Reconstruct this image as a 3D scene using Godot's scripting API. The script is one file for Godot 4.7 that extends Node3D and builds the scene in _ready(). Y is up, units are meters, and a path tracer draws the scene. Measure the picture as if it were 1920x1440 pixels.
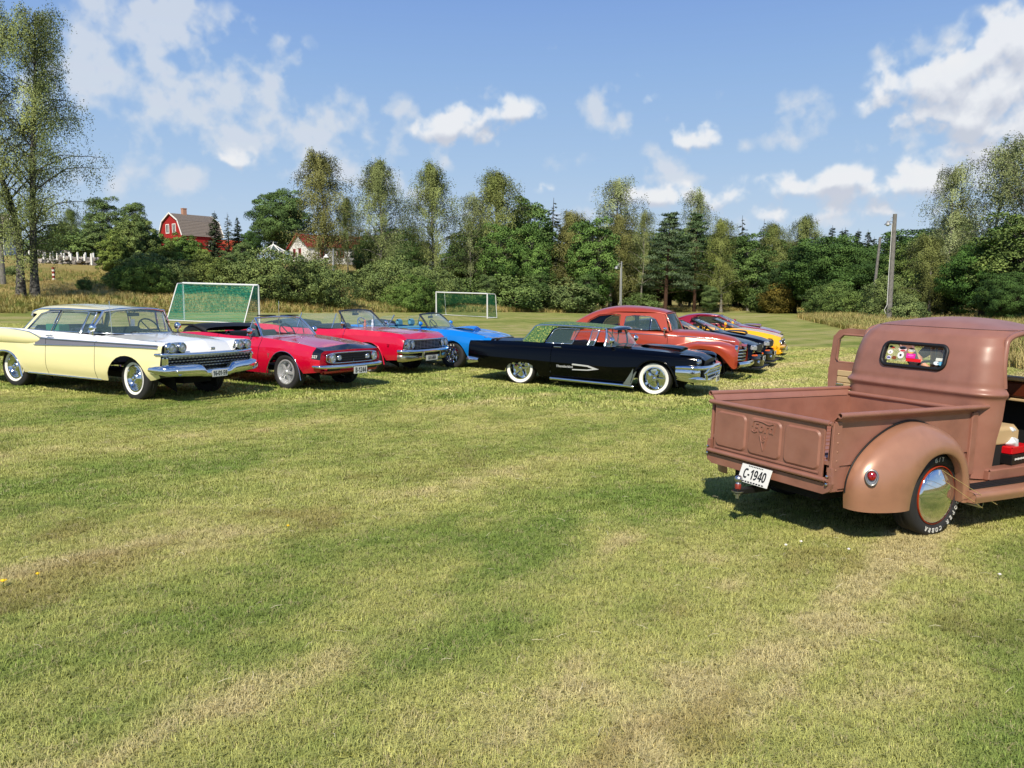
extends Node3D

# ---------------------------------------------------------------- mesh builder
class MB:
	var p := PackedVector3Array()
	var n := PackedVector3Array()
	var c := PackedColorArray()
	var u := PackedVector2Array()
	var col := Color.WHITE
	var colored := false
	var uvf := Vector3.ZERO
	func tri(a: Vector3, b: Vector3, d: Vector3, na: Vector3, nb: Vector3, nd: Vector3) -> void:
		var g := (b - a).cross(d - a)
		if g.length_squared() < 1e-16:
			return
		if g.dot(na + nb + nd) > 0.0:
			p.append(a); p.append(d); p.append(b)
			n.append(na); n.append(nd); n.append(nb)
		else:
			p.append(a); p.append(b); p.append(d)
			n.append(na); n.append(nb); n.append(nd)
		if colored:
			c.append(col); c.append(col); c.append(col)
	func quad(a: Vector3, b: Vector3, d: Vector3, e: Vector3, na: Vector3, nb: Vector3, nd: Vector3, ne: Vector3) -> void:
		tri(a, b, d, na, nb, nd)
		tri(a, d, e, na, nd, ne)
	func flat(a: Vector3, b: Vector3, d: Vector3, e: Vector3) -> void:
		var m := (d - a).cross(e - b)
		if m.length_squared() < 1e-16:
			m = (b - a).cross(e - a)
		m = m.normalized()
		quad(a, b, d, e, m, m, m, m)
	func box(at: Vector3, s: Vector3, b := Basis.IDENTITY, ch := 0.0) -> void:
		var h := s * 0.5
		var f := [[0, 1, 2], [1, 2, 0], [2, 0, 1]]
		var k := minf(ch, minf(h.x, minf(h.y, h.z)) * 0.9)
		for ax in f:
			for sg in [-1.0, 1.0]:
				var q := []
				for w in [[-1, -1], [1, -1], [1, 1], [-1, 1]]:
					var v := Vector3.ZERO
					v[ax[0]] = sg * h[ax[0]]
					v[ax[1]] = w[0] * (h[ax[1]] - k)
					v[ax[2]] = w[1] * (h[ax[2]] - k)
					q.append(at + b * v)
				var m := Vector3.ZERO
				m[ax[0]] = sg
				m = b * m
				quad(q[0], q[1], q[2], q[3], m, m, m, m)
		if k > 0.0:
			for ax in f:
				for s1 in [-1.0, 1.0]:
					for s2 in [-1.0, 1.0]:
						var m1 := Vector3.ZERO
						var m2 := Vector3.ZERO
						m1[ax[1]] = s1
						m2[ax[2]] = s2
						var q := []
						for w in [[-1, 0], [1, 0], [1, 1], [-1, 1]]:
							var v := Vector3.ZERO
							v[ax[0]] = w[0] * (h[ax[0]] - k)
							v[ax[1]] = s1 * (h[ax[1]] - (k if w[1] else 0.0))
							v[ax[2]] = s2 * (h[ax[2]] - (0.0 if w[1] else k))
							q.append(at + b * v)
						quad(q[0], q[1], q[2], q[3], b * m1, b * m1, b * m2, b * m2)
	func tube(pts: Array, r, k := 8, cap := true, closed := false) -> void:
		var rings := []
		var nr := []
		var cnt := pts.size()
		var up := Vector3(0.13, 1, 0.07)
		for i in cnt:
			var t: Vector3
			if closed:
				t = pts[(i + 1) % cnt] - pts[(i - 1 + cnt) % cnt]
			else:
				t = pts[mini(i + 1, cnt - 1)] - pts[maxi(i - 1, 0)]
			t = t.normalized()
			var a := t.cross(up)
			if a.length() < 0.2:
				a = t.cross(Vector3(1, 0, 0))
			a = a.normalized()
			var bb := t.cross(a)
			up = a.cross(t)
			var rr: float = r[i] if r is Array else r
			var ring := []
			var nn := []
			for j in k:
				var o := a * cos(TAU * j / k) + bb * sin(TAU * j / k)
				nn.append(o)
				ring.append(pts[i] + o * rr)
			rings.append(ring)
			nr.append(nn)
		for i in (cnt if closed else cnt - 1):
			var i2 := (i + 1) % cnt
			for j in k:
				var j2 := (j + 1) % k
				quad(rings[i][j], rings[i][j2], rings[i2][j2], rings[i2][j], nr[i][j], nr[i][j2], nr[i2][j2], nr[i2][j])
		if cap and not closed:
			for e in [0, cnt - 1]:
				var m: Vector3 = (pts[0] - pts[1]) if e == 0 else (pts[cnt - 1] - pts[cnt - 2])
				m = m.normalized()
				for j in range(1, k - 1):
					tri(rings[e][0], rings[e][j], rings[e][j + 1], m, m, m)
	# profile: [radius, along axis] pairs; axis = b.z, start direction b.x
	func lathe(at: Vector3, b: Basis, prof: Array, k := 24, a0 := 0.0, a1 := TAU, sharp := 0.5) -> void:
		var m := prof.size()
		var sn := []
		for i in m - 1:
			var d := Vector2(prof[i + 1][0] - prof[i][0], prof[i + 1][1] - prof[i][1]).normalized()
			sn.append(Vector2(d.y, -d.x))
		for i in m - 1:
			var n0: Vector2 = sn[i]
			var n1: Vector2 = sn[i]
			if i > 0 and sn[i].dot(sn[i - 1]) > sharp:
				n0 = (sn[i] + sn[i - 1]).normalized()
			if i < m - 2 and sn[i].dot(sn[i + 1]) > sharp:
				n1 = (sn[i] + sn[i + 1]).normalized()
			for j in k:
				var t0 := a0 + (a1 - a0) * j / k
				var t1 := a0 + (a1 - a0) * (j + 1) / k
				var d0 := b.x * cos(t0) + b.y * sin(t0)
				var d1 := b.x * cos(t1) + b.y * sin(t1)
				var r0: float = prof[i][0]
				var r1: float = prof[i + 1][0]
				var z0: Vector3 = at + b.z * prof[i][1]
				var z1: Vector3 = at + b.z * prof[i + 1][1]
				quad(z0 + d0 * r0, z0 + d1 * r0, z1 + d1 * r1, z1 + d0 * r1, d0 * n0.x + b.z * n0.y, d1 * n0.x + b.z * n0.y, d1 * n1.x + b.z * n1.y, d0 * n1.x + b.z * n1.y)
	static func cr(a: Vector3, b: Vector3, d: Vector3, e: Vector3, t: float) -> Vector3:
		return 0.5 * (2.0 * b + (d - a) * t + (2.0 * a - 5.0 * b + 4.0 * d - e) * t * t + (3.0 * b - a - 3.0 * d + e) * t * t * t)
	static func spline(pts: Array, s: int, closed := false) -> Array:
		var o := []
		var k := pts.size()
		var segs := k if closed else k - 1
		for i in segs:
			var a: Vector3 = pts[(i - 1 + k) % k] if closed else (pts[i - 1] if i > 0 else 2.0 * pts[0] - pts[1])
			var b: Vector3 = pts[i]
			var d: Vector3 = pts[(i + 1) % k]
			var e: Vector3 = pts[(i + 2) % k] if closed else (pts[i + 2] if i + 2 < k else 2.0 * pts[k - 1] - pts[k - 2])
			for j in s:
				o.append(cr(a, b, d, e, float(j) / s))
		if not closed:
			o.append(pts[k - 1])
		return o
	func surf(ctrl: Array, su := 4, sv := 4, cu := false, cv := false) -> void:
		var g := []
		var rows := []
		for r in ctrl:
			rows.append(spline(r, sv, cv) if sv > 0 else r)
		var w: int = rows[0].size()
		var cols := []
		for j in w:
			var line := []
			for i in rows.size():
				line.append(rows[i][j])
			cols.append(spline(line, su, cu))
		var hgt: int = cols[0].size()
		for i in hgt:
			var line := []
			for j in w:
				line.append(cols[j][i])
			g.append(line)
		grid(g, cu, cv)
	func grid(g: Array, cu := false, cv := false) -> void:
		var hh := g.size()
		var w: int = g[0].size()
		var nn := []
		for i in hh:
			var line := []
			for j in w:
				var i0 := (i - 1 + hh) % hh if cu else maxi(i - 1, 0)
				var i1 := (i + 1) % hh if cu else mini(i + 1, hh - 1)
				var j0 := (j - 1 + w) % w if cv else maxi(j - 1, 0)
				var j1 := (j + 1) % w if cv else mini(j + 1, w - 1)
				var du: Vector3 = g[i1][j] - g[i0][j]
				var dv: Vector3 = g[i][j1] - g[i][j0]
				var m := du.cross(dv)
				if m.length_squared() < 1e-14:
					var ii := i + 1 if i + 1 < hh else i - 1
					dv = g[ii][j1] - g[ii][j0]
					m = du.cross(dv) if i + 1 < hh else du.cross(dv)
				line.append(m.normalized() if m.length_squared() > 1e-18 else Vector3.UP)
			nn.append(line)
		for i in (hh if cu else hh - 1):
			for j in (w if cv else w - 1):
				var i2 := (i + 1) % hh
				var j2 := (j + 1) % w
				quad(g[i][j], g[i][j2], g[i2][j2], g[i2][j], nn[i][j], nn[i][j2], nn[i2][j2], nn[i2][j])
	# polygon in (x, y) laid on the surface z = f(x, y) with thickness th towards the axis
	func slab(poly: Array, zf: Callable, th := 0.0, side := 1.0) -> void:
		var pv := PackedVector2Array(poly)
		var idx := Geometry2D.triangulate_polygon(pv)
		var q := []
		for v in poly:
			q.append(Vector3(v.x, v.y, side * zf.call(v.x, v.y)))
		for k in range(0, idx.size(), 3):
			var a: Vector3 = q[idx[k]]
			var b: Vector3 = q[idx[k + 1]]
			var d: Vector3 = q[idx[k + 2]]
			var m := (b - a).cross(d - a).normalized()
			if m.z * side < 0.0:
				m = -m
			tri(a, b, d, m, m, m)
			if th > 0.0:
				var o := Vector3(0, 0, -side * th)
				tri(a + o, b + o, d + o, -m, -m, -m)
		if th > 0.0:
			var o := Vector3(0, 0, -side * th)
			for k in q.size():
				var k2 := (k + 1) % q.size()
				flat(q[k], q[k2], q[k2] + o, q[k] + o)
	func poly3(q: Array) -> void:
		var m := Vector3.ZERO
		for k in range(1, q.size() - 1):
			m += (q[k] - q[0]).cross(q[k + 1] - q[0])
		m = m.normalized()
		for k in range(1, q.size() - 1):
			tri(q[0], q[k], q[k + 1], m, m, m)
	# extruded outline in the plane of b.x, b.y, depth along b.z
	func prism(poly: Array, at: Vector3, b: Basis, depth: float) -> void:
		var idx := Geometry2D.triangulate_polygon(PackedVector2Array(poly))
		var f := []
		var k := []
		for v in poly:
			f.append(at + b.x * v.x + b.y * v.y + b.z * depth)
			k.append(at + b.x * v.x + b.y * v.y)
		for i in range(0, idx.size(), 3):
			tri(f[idx[i]], f[idx[i + 1]], f[idx[i + 2]], b.z, b.z, b.z)
			tri(k[idx[i]], k[idx[i + 1]], k[idx[i + 2]], -b.z, -b.z, -b.z)
		for i in f.size():
			var j := (i + 1) % f.size()
			flat(k[i], k[j], f[j], f[i])
	func text(s: String, t: Transform3D, size: float, depth := 0.004, bold := true) -> void:
		var tm := TextMesh.new()
		var fo := SystemFont.new()
		fo.font_names = PackedStringArray(["Droid Sans"])
		if bold:
			fo.font_weight = 700
		tm.font = fo
		tm.text = s
		tm.font_size = 32
		tm.pixel_size = size / 32.0
		tm.depth = depth
		tm.curve_step = 2.0
		var a := tm.surface_get_arrays(0)
		var ps: PackedVector3Array = a[Mesh.ARRAY_VERTEX]
		var ns: PackedVector3Array = a[Mesh.ARRAY_NORMAL]
		var ix: PackedInt32Array = a[Mesh.ARRAY_INDEX] if a[Mesh.ARRAY_INDEX] != null else PackedInt32Array(range(ps.size()))
		for i in range(0, ix.size(), 3):
			tri(t * ps[ix[i]], t * ps[ix[i + 1]], t * ps[ix[i + 2]], (t.basis * ns[ix[i]]).normalized(), (t.basis * ns[ix[i + 1]]).normalized(), (t.basis * ns[ix[i + 2]]).normalized())
	func commit(flatshade := false) -> ArrayMesh:
		var a := []
		a.resize(Mesh.ARRAY_MAX)
		a[Mesh.ARRAY_VERTEX] = p
		if not flatshade:
			a[Mesh.ARRAY_NORMAL] = n
		if colored:
			a[Mesh.ARRAY_COLOR] = c
		if u.size() == p.size() and u.size() > 0:
			a[Mesh.ARRAY_TEX_UV] = u
		var m := ArrayMesh.new()
		if p.size() > 0:
			m.add_surface_from_arrays(Mesh.PRIMITIVE_TRIANGLES, a)
		return m

# ---------------------------------------------------------------- nodes and labels
var taken := {}
func numbered(s: String) -> String:
	if not taken.has(s):
		taken[s] = 0
		return s
	taken[s] += 1
	return "%s_%03d" % [s, taken[s]]

func tag(o: Node, label: String, category: String, group := "", kind := "") -> void:
	if label: o.set_meta("label", label)
	if category: o.set_meta("category", category)
	if group: o.set_meta("group", group)
	if kind: o.set_meta("kind", kind)

func thing(called: String, label: String, category: String, t := Transform3D.IDENTITY, group := "") -> Node3D:
	var o := Node3D.new()
	o.name = numbered(called)
	add_child(o)
	o.transform = t
	tag(o, label, category, group)
	return o

func part(parent: Node, called: String, mb, mat: Material, kind := "", label := "") -> MeshInstance3D:
	var o := MeshInstance3D.new()
	o.name = called
	o.mesh = mb.commit() if mb is MB else mb
	o.mesh.surface_set_material(0, mat)
	parent.add_child(o, true)
	if kind: o.set_meta("kind", kind)
	if label: o.set_meta("label", label)
	return o

func solo(called: String, mb, mat: Material, label: String, category: String, group := "", kind := "") -> MeshInstance3D:
	var o := part(self, numbered(called), mb, mat)
	tag(o, label, category, group, kind)
	return o

# ---------------------------------------------------------------- materials
func lin(r: float, g: float, b: float) -> Color:
	return Color(r, g, b).linear_to_srgb()

func mt(c: Color, rough := 0.6, metal := 0.0, coat := 0.0) -> StandardMaterial3D:
	var m := StandardMaterial3D.new()
	m.albedo_color = c
	m.roughness = rough
	m.metallic = metal
	if coat > 0.0:
		m.clearcoat_enabled = true
		m.clearcoat = coat
		m.clearcoat_roughness = 0.04
	return m

func glassm(a := 0.12, c := Color(0.75, 0.85, 0.85)) -> StandardMaterial3D:
	var m := StandardMaterial3D.new()
	m.albedo_color = Color(c.r, c.g, c.b, a)
	m.transparency = BaseMaterial3D.TRANSPARENCY_ALPHA
	m.roughness = 0.04
	return m

func vcm(rough := 0.8, back := 0.0) -> StandardMaterial3D:
	var m := StandardMaterial3D.new()
	m.vertex_color_use_as_albedo = true
	m.roughness = rough
	m.metallic_specular = 0.25
	if back > 0.0:
		m.backlight_enabled = true
		m.backlight = Color(back, back, back)
	return m

func noise_tex(freq: float, size: int, lo: float, hi: float, oct := 4, sd := 3) -> NoiseTexture2D:
	var f := FastNoiseLite.new()
	f.noise_type = FastNoiseLite.TYPE_SIMPLEX_SMOOTH
	f.frequency = freq
	f.fractal_octaves = oct
	f.seed = sd
	var t := NoiseTexture2D.new()
	t.noise = f
	t.width = size
	t.height = size
	t.seamless = true
	var g := Gradient.new()
	g.set_color(0, Color(lo, lo, lo))
	g.set_color(1, Color(hi, hi, hi))
	t.color_ramp = g
	return t

var M := {}
func materials() -> void:
	M.chrome = mt(Color(0.86, 0.87, 0.88), 0.07, 1.0)
	M.alu = mt(Color(0.72, 0.73, 0.75), 0.28, 1.0)
	M.mag = mt(Color(0.8, 0.81, 0.82), 0.33, 0.6)
	M.tyre = mt(Color(0.13, 0.13, 0.135), 0.75)
	M.whitewall = mt(Color(0.9, 0.9, 0.88), 0.6)
	M.black = mt(Color(0.035, 0.035, 0.04), 0.6)
	M.well = mt(Color(0.05, 0.05, 0.05), 0.95)
	M.rubber = mt(Color(0.06, 0.06, 0.065), 0.55)
	M.glass = glassm(0.10, Color(0.6, 0.75, 0.72))
	M.tint = glassm(0.55, Color(0.02, 0.03, 0.04))
	M.lamp = mt(Color(0.74, 0.76, 0.78), 0.3, 0.35, 1.0)
	M.lampglass = glassm(0.25, Color(0.9, 0.92, 0.95))
	M.plate = mt(Color(0.85, 0.85, 0.83), 0.4)
	M.ink = mt(Color(0.04, 0.04, 0.05), 0.5)
	M.white = mt(Color(0.88, 0.88, 0.86), 0.5)
	M.orange_lens = mt(Color(0.95, 0.38, 0.05), 0.15, 0.0, 1.0)
	M.red_lens = mt(Color(0.55, 0.02, 0.03), 0.1, 0.0, 1.0)
	M.galv = mt(Color(0.62, 0.63, 0.63), 0.5, 0.6)
	M.dark_trim = mt(Color(0.3, 0.31, 0.34), 0.3, 0.9)

# ---------------------------------------------------------------- the lie of the land
func smooth(a: float, b: float, x: float) -> float:
	var t := clampf((x - a) / (b - a), 0.0, 1.0)
	return t * t * (3.0 - 2.0 * t)

func lut(tab: Array, x: float) -> float:
	if x <= tab[0][0]:
		return tab[0][1]
	for i in tab.size() - 1:
		if x <= tab[i + 1][0]:
			return lerpf(tab[i][1], tab[i + 1][1], (x - tab[i][0]) / (tab[i + 1][0] - tab[i][0]))
	return tab[-1][1]

const EDGE := [[-90.0, 26.0], [-60.0, 30.0], [-35.0, 41.0], [-28.0, 46.0], [-16.0, 60.0], [0.0, 84.0], [20.0, 105.0], [38.0, 116.0], [120.0, 125.0]]
const RIGHT := [[-20.0, 13.0], [12.0, 13.5], [20.0, 14.5], [25.0, 15.6], [45.0, 20.2], [70.0, 26.0], [82.0, 29.0], [92.0, 40.0], [130.0, 60.0]]
func beyond(x: float, z: float) -> float:   # metres past the edge of the mown field, negative on it
	return maxf(-z - lut(EDGE, x), (x - lut(RIGHT, -z)) * 0.9)

func ground_y(x: float, z: float) -> float:
	var y := 0.0
	if x < 0.0:
		y = 0.9 * tanh(-x * 0.03 / 0.9 * 1.0) if x < -12.0 else -0.03 * x
		if x < -12.0:
			y = 0.36 + 0.65 * tanh((-x - 12.0) * 0.03 / 0.65)
	else:
		y = -0.45 * tanh((0.03 * x + 0.0015 * x * x) / 0.45)
	var t := maxf(0.0, -z - lut(EDGE, x))
	y += smooth(4.0, -22.0, x) * 8.2 * (1.0 - exp(-t / 60.0))
	return y

func on_ground(x: float, z: float, deg: float) -> Transform3D:   # x axis = heading, z axis = its right-hand side
	var e := 0.6
	var up := Vector3(ground_y(x - e, z) - ground_y(x + e, z), 2.0 * e, ground_y(x, z - e) - ground_y(x, z + e)).normalized()
	var f := Vector3(cos(deg_to_rad(deg)), 0, sin(deg_to_rad(deg)))
	var r := f.cross(up).normalized()
	return Transform3D(Basis(up.cross(r), up, r), Vector3(x, ground_y(x, z), z))

func upright(x: float, z: float, deg := 0.0, s := 1.0) -> Transform3D:
	return Transform3D(Basis(Vector3.UP, deg_to_rad(deg)).scaled(Vector3.ONE * s), Vector3(x, ground_y(x, z), z))

# ---------------------------------------------------------------- sky, sun, camera
# azimuth (0 = -z, to the right), elevation, half sizes in degrees, density, 1 = heaped, 0 = wispy
const CLOUDS := [
	[28.5, 11.6, 4.7, 2.7, 1.10, 1],
	[31.1, 14.5, 2.2, 3.2, 1.00, 1],
	[26.4, 13.0, 2.2, 1.4, 0.80, 1],
	[30.4, 8.9, 4.3, 1.8, 0.75, 1],
	[31.3, 10.9, 2.5, 2.2, 1.00, 1],
	[25.5, 14.3, 1.4, 1.8, 0.50, 0],
	[27.2, 14.7, 2.2, 1.4, 0.45, 0],
	[-24.7, 16.6, 2.9, 1.6, 0.80, 0],
	[-22.8, 17.7, 2.2, 1.4, 0.70, 0],
	[-27.2, 14.1, 2.2, 2.2, 0.60, 0],
	[-25.4, 12.8, 2.5, 2.2, 0.75, 0],
	[-23.3, 14.2, 1.4, 1.4, 0.60, 0],
	[-21.5, 16.6, 1.3, 2.2, 0.55, 0],
	[-17.4, 16.6, 1.6, 1.8, 0.60, 0],
	[-14.9, 15.7, 1.3, 1.3, 0.55, 0],
	[-18.9, 17.0, 0.4, 1.1, 0.30, 0],
	[-21.9, 11.9, 2.2, 2.5, 0.60, 0],
	[-18.2, 12.8, 4.0, 2.5, 0.75, 0],
	[-14.6, 11.0, 4.0, 2.2, 0.70, 0],
	[-11.1, 9.1, 3.2, 1.4, 0.65, 0],
	[-18.7, 8.9, 1.5, 0.9, 0.80, 1],
	[-24.2, 8.0, 4.0, 1.4, 0.60, 0],
	[-22.4, 7.3, 4.3, 1.4, 0.50, 0],
	[-4.1, 11.3, 2.6, 1.4, 1.05, 1],
	[-0.6, 12.5, 2.2, 1.1, 1.15, 1],
	[-8.3, 12.1, 2.3, 1.6, 0.75, 0],
	[-2.8, 13.9, 1.6, 1.0, 0.70, 0],
	[-4.5, 9.6, 2.2, 0.9, 0.50, 0],
	[-0.9, 10.3, 0.6, 1.1, 0.45, 0],
	[5.9, 13.0, 1.6, 1.4, 0.65, 0],
	[7.6, 11.8, 1.6, 1.1, 0.60, 0],
	[3.5, 13.4, 0.8, 1.3, 0.45, 0],
	[9.5, 13.3, 0.9, 0.6, 0.75, 1],
	[8.6, 14.8, 0.5, 0.4, 0.50, 0],
	[13.4, 13.4, 0.9, 0.7, 0.45, 0],
	[2.9, 16.5, 1.0, 0.6, 0.55, 0],
	[12.5, 10.4, 1.9, 1.1, 1.10, 1],
	[9.8, 9.3, 1.4, 1.1, 0.65, 0],
	[11.1, 8.2, 2.5, 0.8, 0.75, 0],
	[15.3, 10.0, 0.9, 0.5, 0.50, 0],
	[19.3, 11.6, 2.0, 1.5, 0.95, 0],
	[18.3, 10.2, 1.4, 0.6, 0.50, 0],
	[22.6, 9.8, 2.5, 0.6, 0.45, 0],
	[25.4, 9.7, 1.8, 0.7, 0.50, 0],
	[11.5, 6.6, 4.7, 1.1, 0.72, 1],
	[8.2, 7.1, 2.2, 0.8, 0.70, 1],
	[19.8, 7.2, 4.0, 1.1, 0.74, 1],
	[21.9, 7.7, 1.1, 0.4, 1.30, 1],
	[24.0, 6.7, 4.0, 1.2, 0.66, 1],
	[21.5, 5.4, 6.8, 0.9, 0.64, 1],
	[26.4, 7.0, 2.5, 1.1, 0.70, 1],
	[18.9, 5.0, 5.4, 0.7, 0.70, 0],
	[28.7, 7.5, 4.3, 1.3, 0.80, 0],
	[1.5, 7.3, 1.5, 0.6, 0.60, 1],
	[-6.7, 6.9, 2.2, 1.1, 0.55, 0],
	[-8.9, 7.8, 2.5, 0.8, 0.50, 0],
	[-13.2, 8.0, 2.2, 0.9, 0.45, 0],
	[3.4, 9.6, 2.2, 1.1, 0.35, 0],
	[-28.3, 15.4, 2.2, 2.5, 0.45, 0],
	[-29.3, 12.7, 3.2, 2.9, 0.45, 0],
	[-11.7, 13.8, 0.7, 0.7, 0.35, 0],
	[23.6, 15.1, 0.7, 0.5, 0.40, 0],
	[30.2, 16.7, 1.4, 0.5, 0.70, 0],
	[10.3, 12.1, 0.7, 0.5, 0.40, 0],
	[4.5, 5.8, 3.2, 0.6, 0.60, 0],
	[-2.3, 6.0, 2.9, 0.7, 0.45, 0],]

func blob(px: PackedFloat32Array, w: int, h: int, az: float, el: float, ra: float, re: float, s: float, flat_base: bool) -> void:
	var k := w / 360.0
	var cx := az * k   # a panorama's left edge lies towards -z
	var cy := (90.0 - el) * k
	for y in range(maxi(0, int(cy - re * k * 2.2)), mini(h, int(cy + re * k * 2.2) + 1)):
		for x in range(int(cx - ra * k * 2.2), int(cx + ra * k * 2.2) + 1):
			var dx := (x - cx) / (ra * k)
			var dy := (y - cy) / (re * k)
			if flat_base and dy > 0.0:
				dy *= 1.7
			var v := s * exp(-(dx * dx + dy * dy) * 0.9)
			var i := y * w + posmod(x, w)
			px[i] = minf(1.15, px[i] + v * (1.0 - 0.35 * px[i]))

func make_sky() -> ImageTexture:
	var W := 4096
	var H := 1024
	var lw := 1024
	var lh := 256
	var heap := PackedFloat32Array()
	heap.resize(lw * lh)
	var wisp := heap.duplicate()
	for c in CLOUDS:
		if c[5] > 0.5:
			blob(heap, lw, lh, c[0], c[1], c[2], c[3], c[4], true)
		else:
			blob(wisp, lw, lh, c[0], c[1], c[2], c[3], c[4], false)
	var rng := RandomNumberGenerator.new()
	rng.seed = 5
	for i in 210:   # the same weather all round
		var az := rng.randf_range(36.0, 324.0)
		var el := 3.0 + 60.0 * pow(rng.randf(), 1.8)
		var s := rng.randf_range(1.2, 5.0) * (0.6 + el / 30.0)
		if rng.randf() < 0.35:
			blob(heap, lw, lh, az, el, s, s * 0.5, rng.randf_range(0.6, 1.1), true)
		else:
			blob(wisp, lw, lh, az, el, s, s * rng.randf_range(0.4, 0.8), rng.randf_range(0.4, 0.8), false)
	for i in 40:
		var az := rng.randf_range(-34.0, 34.0)
		var el := rng.randf_range(22.0, 70.0)
		blob(wisp, lw, lh, az, el, rng.randf_range(2.0, 6.0), rng.randf_range(1.5, 4.0), rng.randf_range(0.4, 0.8), false)
	var up := []
	for f in [heap, wisp]:
		var im := Image.create_from_data(lw, lh, false, Image.FORMAT_RF, f.to_byte_array())
		im.resize(W, H, Image.INTERPOLATE_CUBIC)
		up.append(im.get_data().to_float32_array())
	var ns := []
	for k in 2:
		var fn := FastNoiseLite.new()
		fn.noise_type = FastNoiseLite.TYPE_SIMPLEX_SMOOTH
		fn.frequency = 0.03 if k == 0 else 0.021
		fn.fractal_octaves = 6
		fn.fractal_gain = 0.55
		fn.seed = 11 + k
		fn.domain_warp_enabled = true
		fn.domain_warp_amplitude = 22.0
		fn.domain_warp_frequency = 0.012
		ns.append(fn.get_image(W, H, false, false, false).get_data())
	var out := Image.create(W, H * 2, false, Image.FORMAT_RGB8)
	out.fill(Color(0.62, 0.66, 0.6))
	var grad := [[0.0, Color(0.80, 0.855, 0.905)], [3.8, Color(0.745, 0.825, 0.905)], [9.0, Color(0.65, 0.765, 0.895)], [14.5, Color(0.57, 0.705, 0.88)], [19.5, Color(0.50, 0.64, 0.86)], [35.0, Color(0.36, 0.53, 0.79)], [60.0, Color(0.26, 0.43, 0.71)], [90.0, Color(0.22, 0.39, 0.67)]]
	var ha: PackedFloat32Array = up[0]
	var wa: PackedFloat32Array = up[1]
	var n0: PackedByteArray = ns[0]
	var n1: PackedByteArray = ns[1]
	for y in H:
		var el := 90.0 * (1.0 - (y + 0.5) / H)
		var sky := Color.WHITE
		for i in grad.size() - 1:
			if el >= grad[i][0] and el <= grad[i + 1][0]:
				sky = grad[i][1].lerp(grad[i + 1][1], (el - grad[i][0]) / (grad[i + 1][0] - grad[i][0]))
		out.fill_rect(Rect2i(0, y, W, 1), sky)
		var row := y * W
		var above := maxi(0, y - 9) * W
		for x in W:
			var xn := (x + W / 2) % W   # the noise's own seam lies behind the camera
			var hv := ha[row + x]
			var wv := wa[row + x]
			if hv + wv < 0.06:
				continue
			var q0 := n0[row + xn] / 255.0 - 0.5
			var q1 := n1[row + xn] / 255.0 - 0.5
			var dens := hv * 1.3 + q0 * 2.3 * minf(1.0, hv * 3.0) - 0.45
			var a := clampf(dens * 1.25, 0.0, 1.0)
			a = a * a * (3.0 - 2.0 * a) * 0.9
			var b := clampf((wv * 0.95 + (q1 * 2.2 + q0 * 1.5) * minf(1.0, wv * 2.2) - 0.34) * 1.1, 0.0, 0.8)
			var lit := clampf(0.6 + (hv - ha[above + x]) * 3.0 + (q0 - (n0[above + xn] / 255.0 - 0.5)) * 2.0, 0.0, 1.0)
			var cw := Color(0.85, 0.87, 0.905)
			var ch := Color(0.79, 0.805, 0.85).lerp(Color(0.945, 0.945, 0.95), lit)
			out.set_pixel(x, y, sky.lerp(cw, b).lerp(ch, a))
	return ImageTexture.create_from_image(out)

func environment() -> void:
	var cam := Camera3D.new()
	cam.name = "camera"
	add_child(cam)
	cam.position = Vector3(0, 1.85, 0)
	cam.rotation_degrees = Vector3(-6.41, 0, 0)
	cam.fov = 51.4
	cam.near = 0.05
	cam.far = 4000.0
	cam.current = true
	var e := Environment.new()
	e.background_mode = Environment.BG_SKY
	var sm := PanoramaSkyMaterial.new()
	sm.panorama = make_sky()
	sm.energy_multiplier = 0.93
	e.sky = Sky.new()
	e.sky.sky_material = sm
	e.tonemap_mode = Environment.TONE_MAPPER_LINEAR
	e.tonemap_exposure = 1.1
	e.sdfgi_enabled = true
	e.ssao_enabled = true
	e.ssil_enabled = true
	var we := WorldEnvironment.new()
	we.name = "world_environment"
	we.environment = e
	add_child(we)
	var sun := DirectionalLight3D.new()
	sun.name = "sun"
	add_child(sun)
	sun.light_energy = 1.6
	sun.light_color = Color(1.0, 0.955, 0.88)
	sun.light_angular_distance = 0.5
	sun.shadow_enabled = true
	sun.look_at_from_position(Vector3.ZERO, -Vector3(-0.19, 1.0, 0.98))

# ---------------------------------------------------------------- ground and grass
var patch_a := FastNoiseLite.new()
var patch_b := FastNoiseLite.new()
var patch_c := FastNoiseLite.new()
func noises() -> void:
	for i in 3:
		var f: FastNoiseLite = [patch_a, patch_b, patch_c][i]
		f.noise_type = FastNoiseLite.TYPE_SIMPLEX_SMOOTH
		f.seed = 21 + i
		f.frequency = [0.22, 0.9, 0.05][i]
		f.fractal_octaves = [3, 4, 3][i]

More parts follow.
